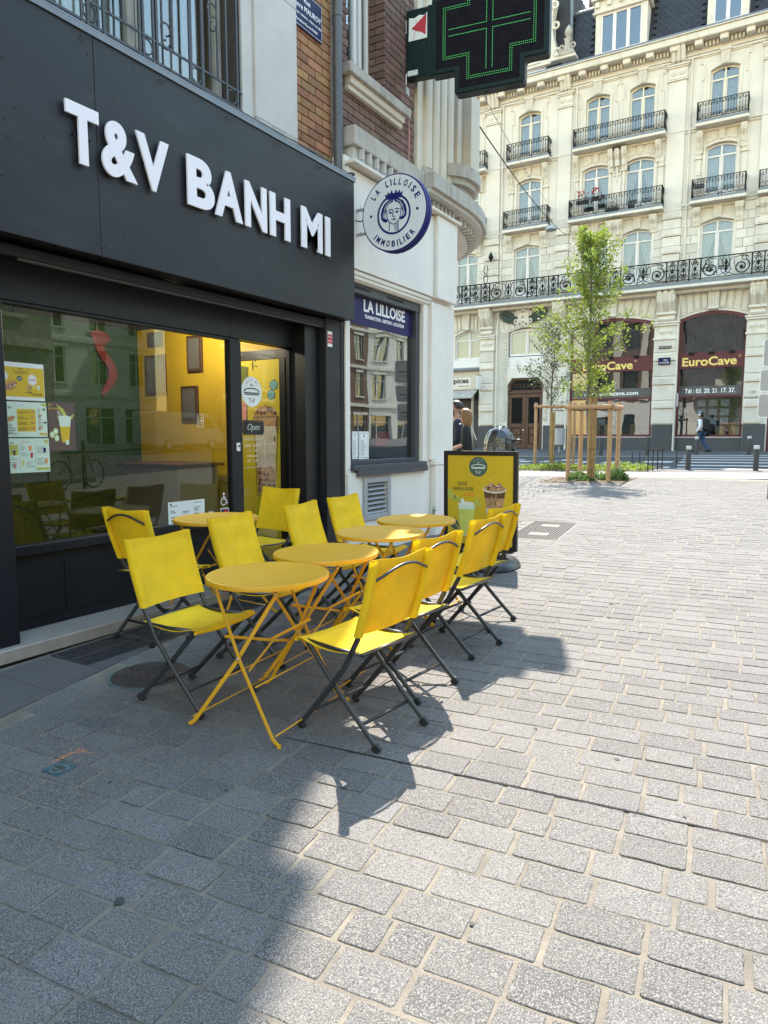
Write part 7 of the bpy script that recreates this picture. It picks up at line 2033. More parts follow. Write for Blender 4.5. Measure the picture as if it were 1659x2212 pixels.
# ---- wine shop windows ----
def shop_window(x0, x1, zc, rise, word, wx, ww, sub, sx_, sw):
    f_ = A_(bx(x0, x1, 1.36, 1.46, -.02, 0, -.12), 'shop_window', M['burgundy'])
    mb = MB(); wall_holes(mb, arch(x0, x1, 1.36, zc, rise), [arch(x0 + .10, x1 - .10, 1.47, zc - .14, rise)], FY(0, YF + .04, 0), .1)
    mb.box(x0 + .1, x1 - .1, YF + .04, YF + .12, 3.20, 3.28); mb.box(x0 + .1, x1 - .1, YF + .03, YF + .12, 5.18, 5.26)
    mb.build('frame', M['burgundy'], f_)
    bn = B(x0 + .02, x1 - .02, YF + .0, YF + .10, 4.54, 5.18, .005).build('sign_band', M['burgundy'], f_)
    mb = MB(); text_into(mb, word, FY(wx, YF - .004, 4.66), .37, .012, width=ww, off=.024, res=5)
    mb.build('lettering', M['gold'], bn)
    mb = MB(); ringpoly(mb, FY(0, YF - .004, 0), wx + ww + .12, 5.02, .035, .05, .003, 12); mb.build('mark', M['gold'], bn)
    for k in range(3): B(x0 + (x1 - x0) * (.2 + .3 * k) - .12, x0 + (x1 - x0) * (.2 + .3 * k) + .12, YF - .12, YF + .0, 5.17, 5.27, .01).build('spot_lamp', M['iron'], f_)
    B(x0 + .1, x1 - .1, YF + .085, YF + .088, 3.29, 3.72).build('dark_band', M['interior'], f_)
    mb = MB(); text_into(mb, sub, FY(sx_, YF + .084, 3.40), .20, .003, width=sw, off=.016); mb.build('phone_lettering', M['paint_white'], f_)
    mb = MB(); mb.prism(arch(x0 + .1, x1 - .1, 1.47, zc - .14, rise), FY(0, YF + .09, 0), .003, 0, back=False); mb.build('pane', M['glass_far'], f_)
    # interior
    for a in ((YF + 2.2, YF + 2.3, .7, 8),): B(x0 - .2, x1 + .2, a[0], a[1], a[2], a[3]).build('shop_interior', M['interior'], f_)
    B(x0, x1, YF + .15, YF + .7, 1.38, 1.44).build('display_shelf', M['floor_tile'], f_)
    rn_ = random.Random(int(-x0 * 10))
    mb = MB()
    for r_ in range(3):
        for c_ in range(3): mb.box(x0 + .9 + c_ * .5, x0 + 1.25 + c_ * .5, YF + .3, YF + .32, 1.95 + r_ * .42, 2.25 + r_ * .42)
    mb.build('price_card', M['sign_grey'], f_)
    mb = MB()
    for k in range(5): mb.box(x0 + .5 + k * .62, x0 + .75 + k * .62 + rn_.uniform(0, .2), YF + .2, YF + .4, 1.441, 1.6 + rn_.uniform(0, .5), .01)
    mb.build('wine_cabinet', M['bamboo'], f_)
    # curtain behind the upper light
    mb = MB(); vs = []; n = 60
    for i in range(n + 1):
        x = x0 + .15 + (x1 - x0 - .3) * i / n; vs += [(x, YF + .55 + .05 * math.sin(i * 1.3), 5.26), (x, YF + .55 + .05 * math.sin(i * 1.3), zc)]
    mb.add(vs, [(2 * i, 2 * i + 2, 2 * i + 3, 2 * i + 1) for i in range(n)]); mb.build('curtain', M['interior'], f_)
shop_window(EU[0][0], EU[0][1], 7.14, .32, 'EuroCave', -9.85, 2.42, 'www.eurocave.com', -9.80, 2.65)
shop_window(EU[1][0], EU[1][1], 7.12, .30, 'EuroCave', -5.19, 2.30, 'Tél : 03. 20. 21. 17. 37.', -5.04, 2.14)
# right-hand red door
rd = A_(B(-1.55, -.3, YF + .15, YF + .22, .7, 3.2), 'red_door', M['burgundy']); B(-1.4, -.45, YF + .14, YF + .149, .95, 3.05).build('pane', M['interior'], rd)
# left shop
es = A_(B(-20, -15.5, YF + .3, YF + .36, .7, 3.4), 'spice_shop_front', M['interior'])
B(-20, -15.5, YF - .02, YF + .1, 3.92, 4.92, .02).build('shop_fascia', M['cream_col'], es)
B(-20, -15.95, YF - .035, YF - .021, 4.0, 4.6, .005).build('sign_board', M['milk'], es)
mb = MB(); text_into(mb, 'épices', FY(-17.22, YF - .04, 4.30), .26, .004, width=1.12, off=.03); text_into(mb, 'Cuisine gourmande', FY(-16.75, YF - .04, 4.10), .07, .004, width=.7); mb.build('lettering', M['print_ink'], es)
mb = MB(); mb.prism([(0, 3.9), (.0, 3.85), (.75, 3.42), (.75, 3.48)], Matrix(((0, 0, 1, -20), (-1, 0, 0, YF - .02), (0, 1, 0, 0), (0, 0, 0, 1))), 4.42, 0); mb.build('awning', M['concrete_old'], es)
B(-15.9, -15.82, YF - .1, YF + .1, .7, 3.9, .01).build('shop_post', M['cream_col'], es)
A_(bx(-24, -15.45, 4.95, 5.1, .25, .02), 'shop_cornice', M['zinc']); A_(bx(-24, -15.45, 5.1, 5.5, .05, .01), 'shop_frieze', M['window_white'])
t = thing('hanging_sign', (-15.25, YF - .5, 4.3), 'small pale hanging shop sign beside the spice shop', 'sign'); B(-15.32, -15.28, YF - .75, YF - .25, 3.9, 4.6, .01).build('panel', M['paint_white'], t); mb = MB(); mb.tube([(-15.3, YF - .75, 4.66), (-15.3, YF, 4.66)], .015, 4); mb.tube([(-15.3, YF - .75, 3.86), (-15.3, YF, 3.86)], .015, 4); mb.build('bracket', M['iron'], t)
# signs on the piers
t = thing('street_plate', (-5.95, YF - .24, 4.9), 'blue enamel plate with white street name on the pier between the two shop windows', 'street sign')
B(-6.22, -5.68, YF - .262, YF - .25, 4.75, 5.08, .004).build('plate', M['enamel_blue'], t); mb = MB(); text_into(mb, 'Rue', FY(-5.98, YF - .2625, 4.94), .07, .002, width=.18, off=.01); text_into(mb, 'du MOLINEL', FY(-6.17, YF - .2625, 4.81), .075, .002, width=.44, off=.01); mb.build('lettering', M['paint_white'], t)
t = thing('old_street_plate', (-5.95, YF - .24, 5.55), 'narrow black plate with pale letters above the blue street plate', 'street sign')
B(-6.22, -5.66, YF - .262, YF - .25, 5.50, 5.62, .003).build('plate', M['iron'], t); mb = MB(); text_into(mb, 'ANCIENNE RUE DE PARIS', FY(-6.19, YF - .2625, 5.53), .06, .002, width=.5); mb.build('lettering', M['cream_trim'], t)
mb = MB(); text_into(mb, '121', FY(-2.27, YF - .262, 3.30), .12, .003, width=.22); text_into(mb, 'RUE DE PARIS', FY(-2.50, YF - .262, 3.08), .10, .003, width=.66); o = A_(mb, 'carved_lettering', M['print_ink'])
# rain pipe
for x in (-5.42, -14.42, -10.62):
    mb = MB(); mb.tube([(x, YF - .2, .7), (x, YF - .2, 6.9), (x + .02, YF - .12, 7.6), (x + .02, YF - .12, 8.1)], .05, 7); A_(mb, 'rain_pipe', M['cream_trim'])
    mb = MB(); mb.tube([(x + .1, YF - .08, 8.7), (x + .1, YF - .08, 18.3)], .045, 7); A_(mb, 'rain_pipe', M['cream_trim'])
# ---- mansard roof ----
GZ = scalerun(19.55, .6)
mb = MB(); mb.box(-24, 9.5, YF - .58, YF + .2, z_b + .052, z_b + .15, .02); mb.add([(-24, YF - .3, z_b + .15), (9.5, YF - .3, z_b + .15), (9.5, YF + .12, z_b + .42), (-24, YF + .12, z_b + .42)], [(0, 1, 2, 3)]); A_(mb, 'gutter', M['zinc'])
rz0, rz1 = z_b + .40, 22.05; ry0, ry1 = YF + .12, YF + .75
mb = MB(); mb.prism([(0, rz0), (ry1 - ry0, rz1), (8, rz1), (8, rz0)], Matrix(((0, 0, 1, -12.2), (1, 0, 0, ry0 + .02), (0, 1, 0, 0), (0, 0, 0, 1))), 21.7, 0); A_(mb, 'mansard', M['slate'])
mb = MB(); mb.box(-10.95, 9.5, ry1 - .1, ry1 + .12, rz1 - .02, rz1 + .12, .03); A_(mb, 'roof_edge', M['zinc'])
DR = [(-9.70, -7.30, 21.25), (-4.80, -3.12, 22.0)]
sp = []; z = 0; ang = math.atan2(ry1 - ry0, rz1 - rz0); Ls = math.hypot(ry1 - ry0, rz1 - rz0); row = 0
while z < Ls - .1:
    x = -10.9 + (row % 2) * .15
    while x < 1.5:
        zz = rz0 + z * math.cos(ang)
        if not any(a - .2 < x < b + .2 and zz < c_ + .9 for a, b, c_ in DR) :
            sp.append((Matrix.Translation((x + 8, ry0 - .02 + z * math.sin(ang) - YF, zz + .1 - .7)) @ Matrix.Rotation(-ang, 4, 'X') @ Matrix.Diagonal((.285, .022, .21, 1)), 0))
        x += .30
    z += .17; row += 1
pieces(ab, 'slate_tile', sp, M['slate'], [bevel_unit('slate_tile', M['slate'], 1, 1, 1, .06)], key=lambda s_: abs(s_[0].translation.x - .5))
for a, b, zt in DR:
    o = A_(B(a, b, YF - .28, YF + .9, z_b + .151, z_b + .28, .01), 'dormer', M['zinc'])
    mb = MB(); mb.box(a + .02, a + .26, YF - .22, YF + .9, z_b + .281, zt, .01); mb.box(b - .26, b - .02, YF - .22, YF + .9, z_b + .281, zt, .01)
    mb.box(a - .12, b + .12, YF - .30, YF + 1.2, zt, zt + .10, .02); mb.box(a - .05, b + .05, YF - .26, YF + 1.2, zt + .102, zt + .55, .02); mb.box(a - .18, b + .18, YF - .42, YF + 1.3, zt + .552, zt + .68, .02)
    n_ = 5
    for k in range(n_): mb.box(lerp(a + .1, b - .1, k / (n_ - 1)) - .10, lerp(a + .1, b - .1, k / (n_ - 1)) + .10, YF - .36, YF - .261, zt + .25, zt + .5, .02)
    mb.build('dormer_stone', M['cream_trim'], o)
    mb = MB(); n_ = 3 if b - a > 2 else 2; w_ = (b - a - .52) / n_
    mb.box(a + .26, b - .26, YF - .17, YF - .1, z_b + .285, z_b + .37); mb.box(a + .26, b - .26, YF - .17, YF - .1, zt - .1, zt - .002)
    for k in range(n_ + 1):
        x = a + .26 + k * w_; mb.box(max(a + .26, x - .075), min(b - .26, x + .075), YF - .168, YF - .1, z_b + .371, zt - .101)
    mb.build('frame', M['window_white'], o)
    B(a + .26, b - .26, YF - .12, YF - .115, z_b + .37, zt - .1).build('pane', M['glass_far'], o)
    B(a + .26, b - .26, YF - .02, YF, z_b + .37, zt - .1).build('blind', M['cloth_navy'], o)
# left gable with scrolls, finial, chimney, tall roof
gb = A_(B(-24, -11.85, YF - .05, YF + .35, 19.75, 22.9, .02), 'gable', M['cream'])
mb = MB(); mb.prism([(-11.85, 19.75), (-11.35, 19.75), (-11.55, 20.2), (-11.75, 20.9), (-11.80, 21.8), (-11.7, 22.4), (-11.85, 22.9)], FY(0, YF - .02, 0), .2, -.3)
for (x, z, r_) in ((-11.62, 21.35, .14), (-11.52, 20.1, .16), (-11.7, 22.3, .15)): mb.ring((x, YF - .22, z), r_, .06, 'y', 14, 6)
mb.build('gable_scroll', M['cream_trim'], gb)
B(-13.3, -12.4, YF - .1, YF - .06, 19.9, 21.4, .01).build('gable_window', M['window_white'], gb); B(-13.2, -12.5, YF - .12, YF - .101, 20.0, 21.3).build('gable_pane', M['glass_far'], gb)
fn = A_(B(-11.35, -10.55, YF - .45, YF + .1, 19.62, 19.76, .03), 'finial', M['cream_trim'])
mb = MB(); k_ = .97
mb.prism([(-11.30, 19.76), (-10.62, 19.76), (-10.66, 19.95), (-10.82, 20.0), (-10.84, 20.35), (-10.78, 20.5), (-11.14, 20.5), (-11.08, 20.35), (-11.10, 20.0), (-11.26, 19.95)], FY(0, YF - .35, 0), .12, -.25)
for s in (-1, 1): mb.ring((-10.96 + s * .28, YF - .42, 20.12), .10, .045, 'y', 12, 5)
mb.lathe([(.06, .0), (.14, .04), (.10, .10), (.17, .22), (.19, .34), (.14, .48), (.06, .60), (.01, .68)], (-10.96, YF - .28, 20.5), 12)
mb.build('urn', M['concrete_old'], fn)
mb = MB(); mb.prism([(-11.9, 19.8), (-10.98, 19.8), (-11.10, 23.6), (-11.9, 23.6)], FY(0, YF + .3, 0), .0, -3.0); A_(mb, 'tall_roof', M['slate'])
mb = MB(); mb.tube([(-10.94, YF + .28, 19.8), (-11.06, YF + .28, 23.6)], .07, 6); A_(mb, 'roof_hip', M['zinc'])
mb = MB(); mb.box(-10.75, -10.1, YF + 2.3, YF + 3.0, 22.0, 24.6, .02); A_(mb, 'chimney', M['red_brick'])
mb = MB()
for k in range(4): mb.tube([(-10.9 + k * .09, YF + 1.4, 22.1), (-11.0 + k * .09, YF + 1.4, 23.6)], .02, 4)
A_(mb, 'roof_ladder', M['iron_grey'])
# =====================================================================
# TREES, GUARDS, BEDS
# =====================================================================
def leaf_quad(mb, p, d, s, rn):
    d = d.normalized(); u = d.cross(Vector((rn.gauss(0, 1), rn.gauss(0, 1), rn.gauss(0, 1)))).normalized()
    n = d.cross(u)
    b = p; t = p + d * s * 1.5; m = p + d * s * .7
    mb.add([b, m + u * s * .45 + n * s * .12, t, m - u * s * .45 + n * s * .12], [(0, 1, 2), (0, 2, 3)])
def tree(x, y, h, crown0, rad, label, leafmat, nleaf, seed, trunk_r=.055, lean=(0, 0), leafs=.06, dens=1.0):
    rn = random.Random(seed); z0 = gz(y)
    t = thing('young_tree', (x, y, z0), label, 'tree')
    pts = []; N = 12
    for i in range(N + 1):
        u = i / N; pts.append(Vector((x + lean[0] * u + .05 * math.sin(u * 6 + seed), y + lean[1] * u + .04 * math.cos(u * 5), z0 + h * .97 * u)))
    mb = MB(); mb.tube(pts, [trunk_r * (1 - .85 * (i / N) ** .9) + .006 for i in range(N + 1)], 8); o = mb.build('trunk', M['bark'], t, smooth=True)
    br = MB(); tips = []
    nb = int(42 * dens)
    for i in range(nb):
        u = crown0 / h + (1 - crown0 / h) * (i / nb) ** .92
        k = u * N; a = pts[min(N - 1, int(k))]; b = pts[min(N, int(k) + 1)]; p = a.lerp(b, k - int(k))
        v_ = (u - crown0 / h) / (1 - crown0 / h)
        prof = min(1, v_ * 3 + .5) * min(1, (1.06 - v_) * 1.7) ** .8
        L = rad * prof * rn.uniform(.55, 1.15) + .12
        az = i * 2.4 + rn.uniform(-.5, .5); up = rn.uniform(.55, 1.1) + .5 * v_
        d = Vector((math.cos(az), math.sin(az), up)).normalized()
        q = [p]; seg = 5; dd = d.copy()
        for s in range(seg):
            dd = (dd + Vector((rn.gauss(0, .13), rn.gauss(0, .13), rn.gauss(-.03, .10)))).normalized(); q.append(q[-1] + dd * L / seg * 1.2)
        br.tube(q, [.014 * (1 - j / (seg + 1)) * (1.2 - v_ * .6) + .002 for j in range(seg + 1)], 4)
        for j in range(1, seg + 1):
            tips.append((q[j], dd))
            for _ in range(2):
                e = (dd + Vector((rn.gauss(0, .7), rn.gauss(0, .7), rn.gauss(0, .5)))).normalized(); l2 = L * rn.uniform(.16, .34)
                w = q[j] + e * l2; br.tube([q[j], q[j] + e * l2 * .5 + Vector((0, 0, .01)), w], [.004, .003, .0015], 3)
                tips += [(w, e), (q[j] + e * l2 * .5, e), (q[j].lerp(w, .75), e)]
    br.build('branches', M['bark'], t)
    lf = MB()
    for i in range(nleaf):
        p, d = tips[rn.randrange(len(tips))]
        g = Vector((rn.gauss(0, 1), rn.gauss(0, 1), rn.gauss(0, 1)))
        leaf_quad(lf, p + g * .045, (d + g * .7 + Vector((0, 0, .1))), leafs * rn.uniform(.6, 1.25), rn)
    lf.build('foliage', M[leafmat], t)
    return t
tree(-4.53, 17.55, 6.0, 2.0, 1.0, 'young tree with bright yellow-green leaves inside the four-post wooden guard', 'leaf', 7500, 3, lean=(-.22, .0), leafs=.052)
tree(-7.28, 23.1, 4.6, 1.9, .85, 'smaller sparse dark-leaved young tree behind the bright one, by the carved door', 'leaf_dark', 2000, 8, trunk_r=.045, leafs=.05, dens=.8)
def bamboo_wrap(x, y, h, r, label):
    z0 = gz(y); t = thing('trunk_wrap', (x, y, z0), label, 'trunk wrap')
    me = MB(); me.tube([(0, 0, 0), (0, .004, .5), (0, 0, 1)], .013, 6); mm = me.mesh('bamboo_cane', M['bamboo'])
    n = 15; sp = []
    for i in range(n):
        a = 2 * math.pi * i / n; sp.append((Matrix.Translation((r * math.cos(a), r * math.sin(a), random.uniform(-.02, .02))) @ Matrix.Rotation(random.uniform(-.012, .012), 4, 'X') @ Matrix.Diagonal((1, 1, h, 1)), 0))
    pieces(t, 'bamboo_cane', sp, M['bamboo'], [mm])
    mb = MB()
    for k in range(4): mb.ring((0, 0, h * (.12 + .25 * k)), r + .016, .005, 'z', 16, 4)
    mb.build('tie_wire', M['wire_green'], t, local=True)
bamboo_wrap(-4.53, 17.55, 2.05, .085, 'bundle of bamboo canes wrapped round the trunk of the bright green tree')
bamboo_wrap(-7.28, 23.1, 1.75, .07, 'bundle of bamboo canes wrapped round the trunk of the smaller dark tree')
def guard(posts, ztop, rails, label, r=.055):
    t = thing('tree_guard', (sum(p[0] for p in posts) / len(posts), sum(p[1] for p in posts) / len(posts), gz(posts[0][1])), label, 'tree guard')
    for (x, y) in posts:
        mb = MB(); z0 = gz(y) - .05; mb.tube([(x, y, z0), (x + .006, y, z0 + ztop * .5), (x, y, z0 + ztop), (x, y, z0 + ztop + .012)], [r, r, r * .97, r * .8], 14); o = mb.build('post', M['post_wood'], t, smooth=True); shade_auto(o, 50)
    for i, j in rails:
        a, b = posts[i], posts[j]; d = Vector((b[0] - a[0], b[1] - a[1], 0)); l = d.length; an = math.atan2(d.y, d.x)
        n = Vector((-d.y, d.x, 0)).normalized() * (r + .028) * (-1 if (i + j) % 2 else 1)
        mb = MB(); mb.tube([(a[0] + n.x - d.x * .06, a[1] + n.y - d.y * .06, gz(a[1]) + ztop - .17), (b[0] + n.x + d.x * .06, b[1] + n.y + d.y * .06, gz(b[1]) + ztop - .17)], 0, 10, flat=(.03, .05, (0, 0, 1)))
        o = mb.build('rail', M['post_wood'], t, smooth=True); shade_auto(o, 50)
    return t
P4 = [(-5.03, 17.30), (-4.03, 17.22), (-4.14, 18.62), (-5.08, 18.55)]
tg = guard(P4, 1.95, [(0, 1), (1, 2), (2, 3), (3, 0)], 'tree guard of four round timber posts joined by rails round the bright green tree')
mb = MB()
for (a, b) in ((P4[0], (-4.53, 17.55)), (P4[1], (-4.53, 17.55)), (P4[2], (-4.53, 17.55))):
    mb.tube([(a[0], a[1], gz(a[1]) + 1.72), ((a[0] + b[0]) / 2, (a[1] + b[1]) / 2, gz(17.5) + 1.70), (b[0], b[1], gz(17.5) + 1.74)], 0, 4, flat=(.002, .018, (0, 0, 1)))
mb.ring((P4[1][0], P4[1][1], gz(17.2) + 1.80), .07, .022, 'z', 14, 5); mb.build('strap', M['rubber'], tg)
P2_ = [(-7.74, 22.75), (-6.62, 23.35)]
guard(P2_, 2.1, [(0, 1)], 'tree guard of two thin timber posts and one rail beside the smaller dark tree', .05)
# beds
def bed_litter(P_, n, parent, zlift=0.01, s0=.012, s1=.035, seed=1):
    rn = random.Random(seed); mb = MB(); xs = [p[0] for p in P_]; ys = [p[1] for p in P_]; k = 0
    while k < n:
        x, y = rn.uniform(min(xs), max(xs)), rn.uniform(min(ys), max(ys))
        if not inpoly(x, y, P_): continue
        k += 1; a = rn.uniform(0, 6.28); s = rn.uniform(s0, s1); t_ = rn.uniform(-.5, .5)
        mb.add([(x + s * math.cos(a), y + s * math.sin(a), zlift + abs(t_) * s), (x - s * .5 * math.sin(a), y + s * .5 * math.cos(a), zlift), (x - s * math.cos(a), y - s * math.sin(a), zlift + .004), (x + s * .5 * math.sin(a), y - s * .5 * math.cos(a), zlift + rn.uniform(0, .01))], [(0, 1, 2, 3)])
    return mb
mb = MB(); mb.prism(PIT, Matrix.Identity(4), .0012, .0010, back=False); pit = tilted(mb.build('planting_pit', M['soil'], kind='structure'))
o = tilted(bed_litter(PIT, 5200, None, .0, .015, .04, 4).build('mulch', M['mulch'])); tag(o, 'brown wood chip mulch and dry leaves in the tree pit', 'mulch', kind='stuff')
def bush(cx, cy, w_, d_, h, n, seed, label, m='ground_leaf', s=.045):
    rn = random.Random(seed); t = MB()
    for i in range(n):
        a = rn.uniform(0, 6.28); r_ = math.sqrt(rn.random()); x, y = cx + w_ * r_ * math.cos(a), cy + d_ * r_ * math.sin(a)
        z = gz(y) + h * (1 - r_ * r_ * .7) * rn.uniform(.1, 1) + .02 * math.sin(x * 9)
        leaf_quad(t, Vector((x, y, z)), Vector((rn.gauss(0, 1), rn.gauss(0, 1), rn.uniform(.1, 1))), s * rn.uniform(.6, 1.2), rn)
    o = t.build('ground_plant', M[m]); return tag(o, label, 'plant', 'low plants in the tree pit')
for i, (x, y, w_, d_, h, n, lab) in enumerate(((-4.95, 17.75, .26, .22, .20, 520, 'leafy plant at the left front post of the tree guard'), (-4.15, 17.55, .20, .18, .16, 380, 'low leafy plant between the bamboo-wrapped trunk and the right front post'), (-3.92, 17.65, .26, .25, .30, 800, 'largest bright green plant right of the right front post of the tree guard'), (-4.65, 17.15, .35, .14, .13, 420, 'low ivy-like plant along the front edge of the tree pit'), (-4.5, 18.2, .4, .2, .16, 480, 'low plant behind the trunk in the tree pit'))):
    bush(x, y, w_, d_, h, n, 20 + i, lab)
# long bed: ground cover
rn = random.Random(33); mb = MB(); N_ = 0
while N_ < 6500:
    x = rn.uniform(-14, -3.85); y0 = Pf(x); y = rn.uniform(y0 + .1, y0 + 1.5)
    dens = .5 + .5 * math.sin(x * 2.3) * math.cos(y * 1.7)
    if rn.random() > .45 + dens * .6: continue
    N_ += 1; z = gz(y) + rn.uniform(.01, .14) * (.4 + dens)
    leaf_quad(mb, Vector((x, y, z)), Vector((rn.gauss(0, 1), rn.gauss(0, 1), rn.uniform(.1, 1))), .062 * rn.uniform(.6, 1.3), rn)
o = mb.build('ground_cover', M['leaf']); tag(o, 'bright green ground cover filling the long bed beside the pink path', 'ground cover', kind='stuff')
mb = MB()
for i in range(60):
    x = rn.uniform(-9.5, -4); y = rn.uniform(Pf(x) + .3, Bf(x) - .2); h = rn.uniform(.3, .6); mb.tube([(x, y, gz(y)), (x + rn.gauss(0, .04), y, gz(y) + h * .6), (x + rn.gauss(0, .09), y, gz(y) + h)], [.008, .005, .001], 3)
o = mb.build('tall_grass', M['ground_leaf']); tag(o, 'thin tall grass stems standing in the long bed', 'grass', kind='stuff')
# low hoop railing
t = thing('hoop_railing', (-3.7, 21.5, gz(21.5)), 'low black metal hoop railing at the right end of the planted bed', 'railing')
mb = MB()
for k in range(4):
    x, y = -3.80 + .06 * k, 20.9 + k * .40
    mb.tube([(x, y, gz(y)), (x, y, gz(y) + .62)], .014, 6)
mb.tube([(-3.80, 20.9, gz(20.9) + .62), (-3.62, 22.1, gz(22.1) + .62)], .016, 6); mb.tube([(-3.80, 20.9, gz(20.9) + .30), (-3.62, 22.1, gz(22.1) + .30)], .010, 6)
for (xa, ya) in ((-4.5, 22.2), (-4.3, 22.3), (-3.62, 22.1), (-3.3, 22.6)):
    mb.tube([(xa, ya, gz(ya)), (xa, ya, gz(ya) + .5)], .012, 5)
mb.build('rails', M['iron'], t)
# bollards
b0 = thing('bollard', (0, 0, 0), 'x', 'bollard', 'bollards along the far road')
mb = MB(); mb.lathe([(.10, -.05), (.10, .82), (.098, .825)], (0, 0, 0), 20); o = mb.build('bollard_post', M['bollard'], b0, smooth=True); shade_auto(o, 40)
mb = MB(); mb.lathe([(.101, .826), (.103, .83), (.103, .95), (.098, .965), (.02, .967)], (0, 0, 0), 20); o = mb.build('white_cap', M['bollard_white'], b0, smooth=True); shade_auto(o, 40)
d0 = thing('bollard', (0, 0, 0), 'x', 'bollard', 'bollards along the far road')
mb = MB(); mb.lathe([(.10, -.05), (.10, .93), (.092, .95), (.02, .952)], (0, 0, 0), 20); o = mb.build('bollard_post', M['bollard'], d0, smooth=True); shade_auto(o, 40)
for i, (x, y, k, sc, lab) in enumerate(((-2.92, 22.2, 0, .72, 'dark bollard with white top at the near left corner of the crossing'), (-1.18, 22.5, 0, .74, 'dark bollard with white top at the near right corner of the crossing'), (-3.87, 31.6, 0, .80, 'dark white-topped bollard across the crossing, left of the walking man'), (-1.98, 32.4, 0, .80, 'dark white-topped bollard across the crossing, right of the walking man'),
                                        (-7.34, 29.9, 1, .80, 'plain dark bollard in front of the left wine shop window'), (-5.64, 30.7, 1, .80, 'plain dark bollard before the pier between the two shop windows'), (-9.25, 29.1, 1, .80, 'plain dark bollard near the wooden door, behind the smaller tree'))):
    src = d0 if k else b0
    o = src if i in (0, 4) else copy_tree(src)
    o.location = (x, y, gz(y)); o.scale = (sc, sc, sc); o['label'] = lab
# sign pole at the right edge
t = thing('traffic_sign', (-.50, 14.52, gz(14.52)), 'grey sign pole with three rounded plates seen at the right edge of the picture', 'traffic sign')
mb = MB(); mb.tube([(-.50, 14.52, gz(14.5)), (-.50, 14.52, 4.2)], .05, 14); o = mb.build('pole', M['bollard'], t, smooth=True); shade_auto(o, 50)
def rrect(x0, x1, z0, z1, r):
    o = []
    for cx, cz, a in ((x1 - r, z1 - r, 0), (x0 + r, z1 - r, 90), (x0 + r, z0 + r, 180), (x1 - r, z0 + r, 270)):
        for k in range(4): o.append((cx + r * math.cos(R(a + k * 30)), cz + r * math.sin(R(a + k * 30))))
    return o
for x0, z0, z1 in ((-.735, 2.66, 3.14), (-.765, 2.22, 2.60), (-.775, 1.76, 2.17)):
    mb = MB(); mb.prism(rrect(x0, .0 - .1, z0, z1, .05), FY(0, 14.44, 0), .012, 0); pl = mb.build('plate', M['sign_grey'], t)
    mb = MB(); o_ = rrect(x0, -.1, z0, z1, .05); i_ = rrect(x0 + .014, -.114, z0 + .014, z1 - .014, .04); mb.prism(strip(o_ + [o_[0]], .016), FY(0, 14.44, 0), .016, .0121, back=False); mb.build('border', M['paint_white'], pl)
    mb = MB(); mb.box(-.6, -.2, 14.426, 14.427, (z0 + z1) / 2 - .02, (z0 + z1) / 2); mb.box(-.55, -.25, 14.426, 14.427, (z0 + z1) / 2 - .1, (z0 + z1) / 2 - .085); mb.build('lettering', M['print_ink'], pl)
# thin street name pole by the pier
t = thing('thin_pole', (-5.25, 34.9, gz(34.9)), 'thin grey pole standing in front of the pier with the street plate', 'pole')
mb = MB(); mb.tube([(-5.25, 34.9, gz(34.9)), (-5.25, 34.9, 3.3)], .035, 8); mb.box(-5.21, -5.13, 34.86, 34.9, 2.75, 3.35); mb.build('pole_body', M['sign_grey'], t)
# litter bin behind the left guard post
t = thing('litter_bin', (-9.9, 32.5, gz(32.5)), 'pale grey litter bin on a post behind the left post of the tree guard', 'litter bin')
mb = MB(); mb.lathe([(.2, .35), (.24, .36), (.25, 1.1), (.2, 1.12), (.02, 1.12)], (-9.9, 32.5, gz(32.5)), 16); mb.tube([(-9.9, 32.5, .6), (-9.9, 32.5, 1.2)], .04, 6); mb.build('bin_body', M['sign_grey'], t)
# overhead wires with street lamp
def wirep(a, b, sag, n=14): return [Vector(a).lerp(Vector(b), i / n) - Vector((0, 0, sag * 4 * (i / n) * (1 - i / n))) for i in range(n + 1)]
mb = MB(); mb.tube(wirep((-5.4, 12.2, 7.05), (-10.07, 31.0, 10.72), .12), .012, 4); mb.tube(wirep((-10.07, 31.0, 10.72), (-10.9, 35.95, 11.45), .05), .012, 4)
tag(mb.build('overhead_wire', M['iron']), 'thicker overhead cable running from the curved corner to the lamp over the street', 'cable', 'overhead cables')
mb = MB(); mb.tube(wirep((-5.2, 12.0, 7.4), (-11.9, 35.9, 13.2), .15), .008, 4); tag(mb.build('overhead_wire', M['sign_grey']), 'thinner pale overhead cable above the lamp cable', 'cable', 'overhead cables')
t = thing('street_lamp', (-10.05, 31.0, 10.4), 'disc-shaped street lamp hanging from the overhead cable', 'street lamp')
mb = MB(); mb.lathe([(.02, .22), (.04, .15), (.20, .11), (.25, .05), (.25, .0), (.22, -.03), (.05, -.04)], (-10.05, 31.0, 10.35), 24); o = mb.build('lamp_body', M['sign_grey'], t); shade_auto(o, 40)
mb = MB(); mb.ring((-10.05, 31, 10.75), .04, .012, 'y', 8, 4); mb.tube([(-10.05, 31, 10.65), (-10.05, 31, 10.72)], .012, 4); mb.build('hanger', M['iron'], t)

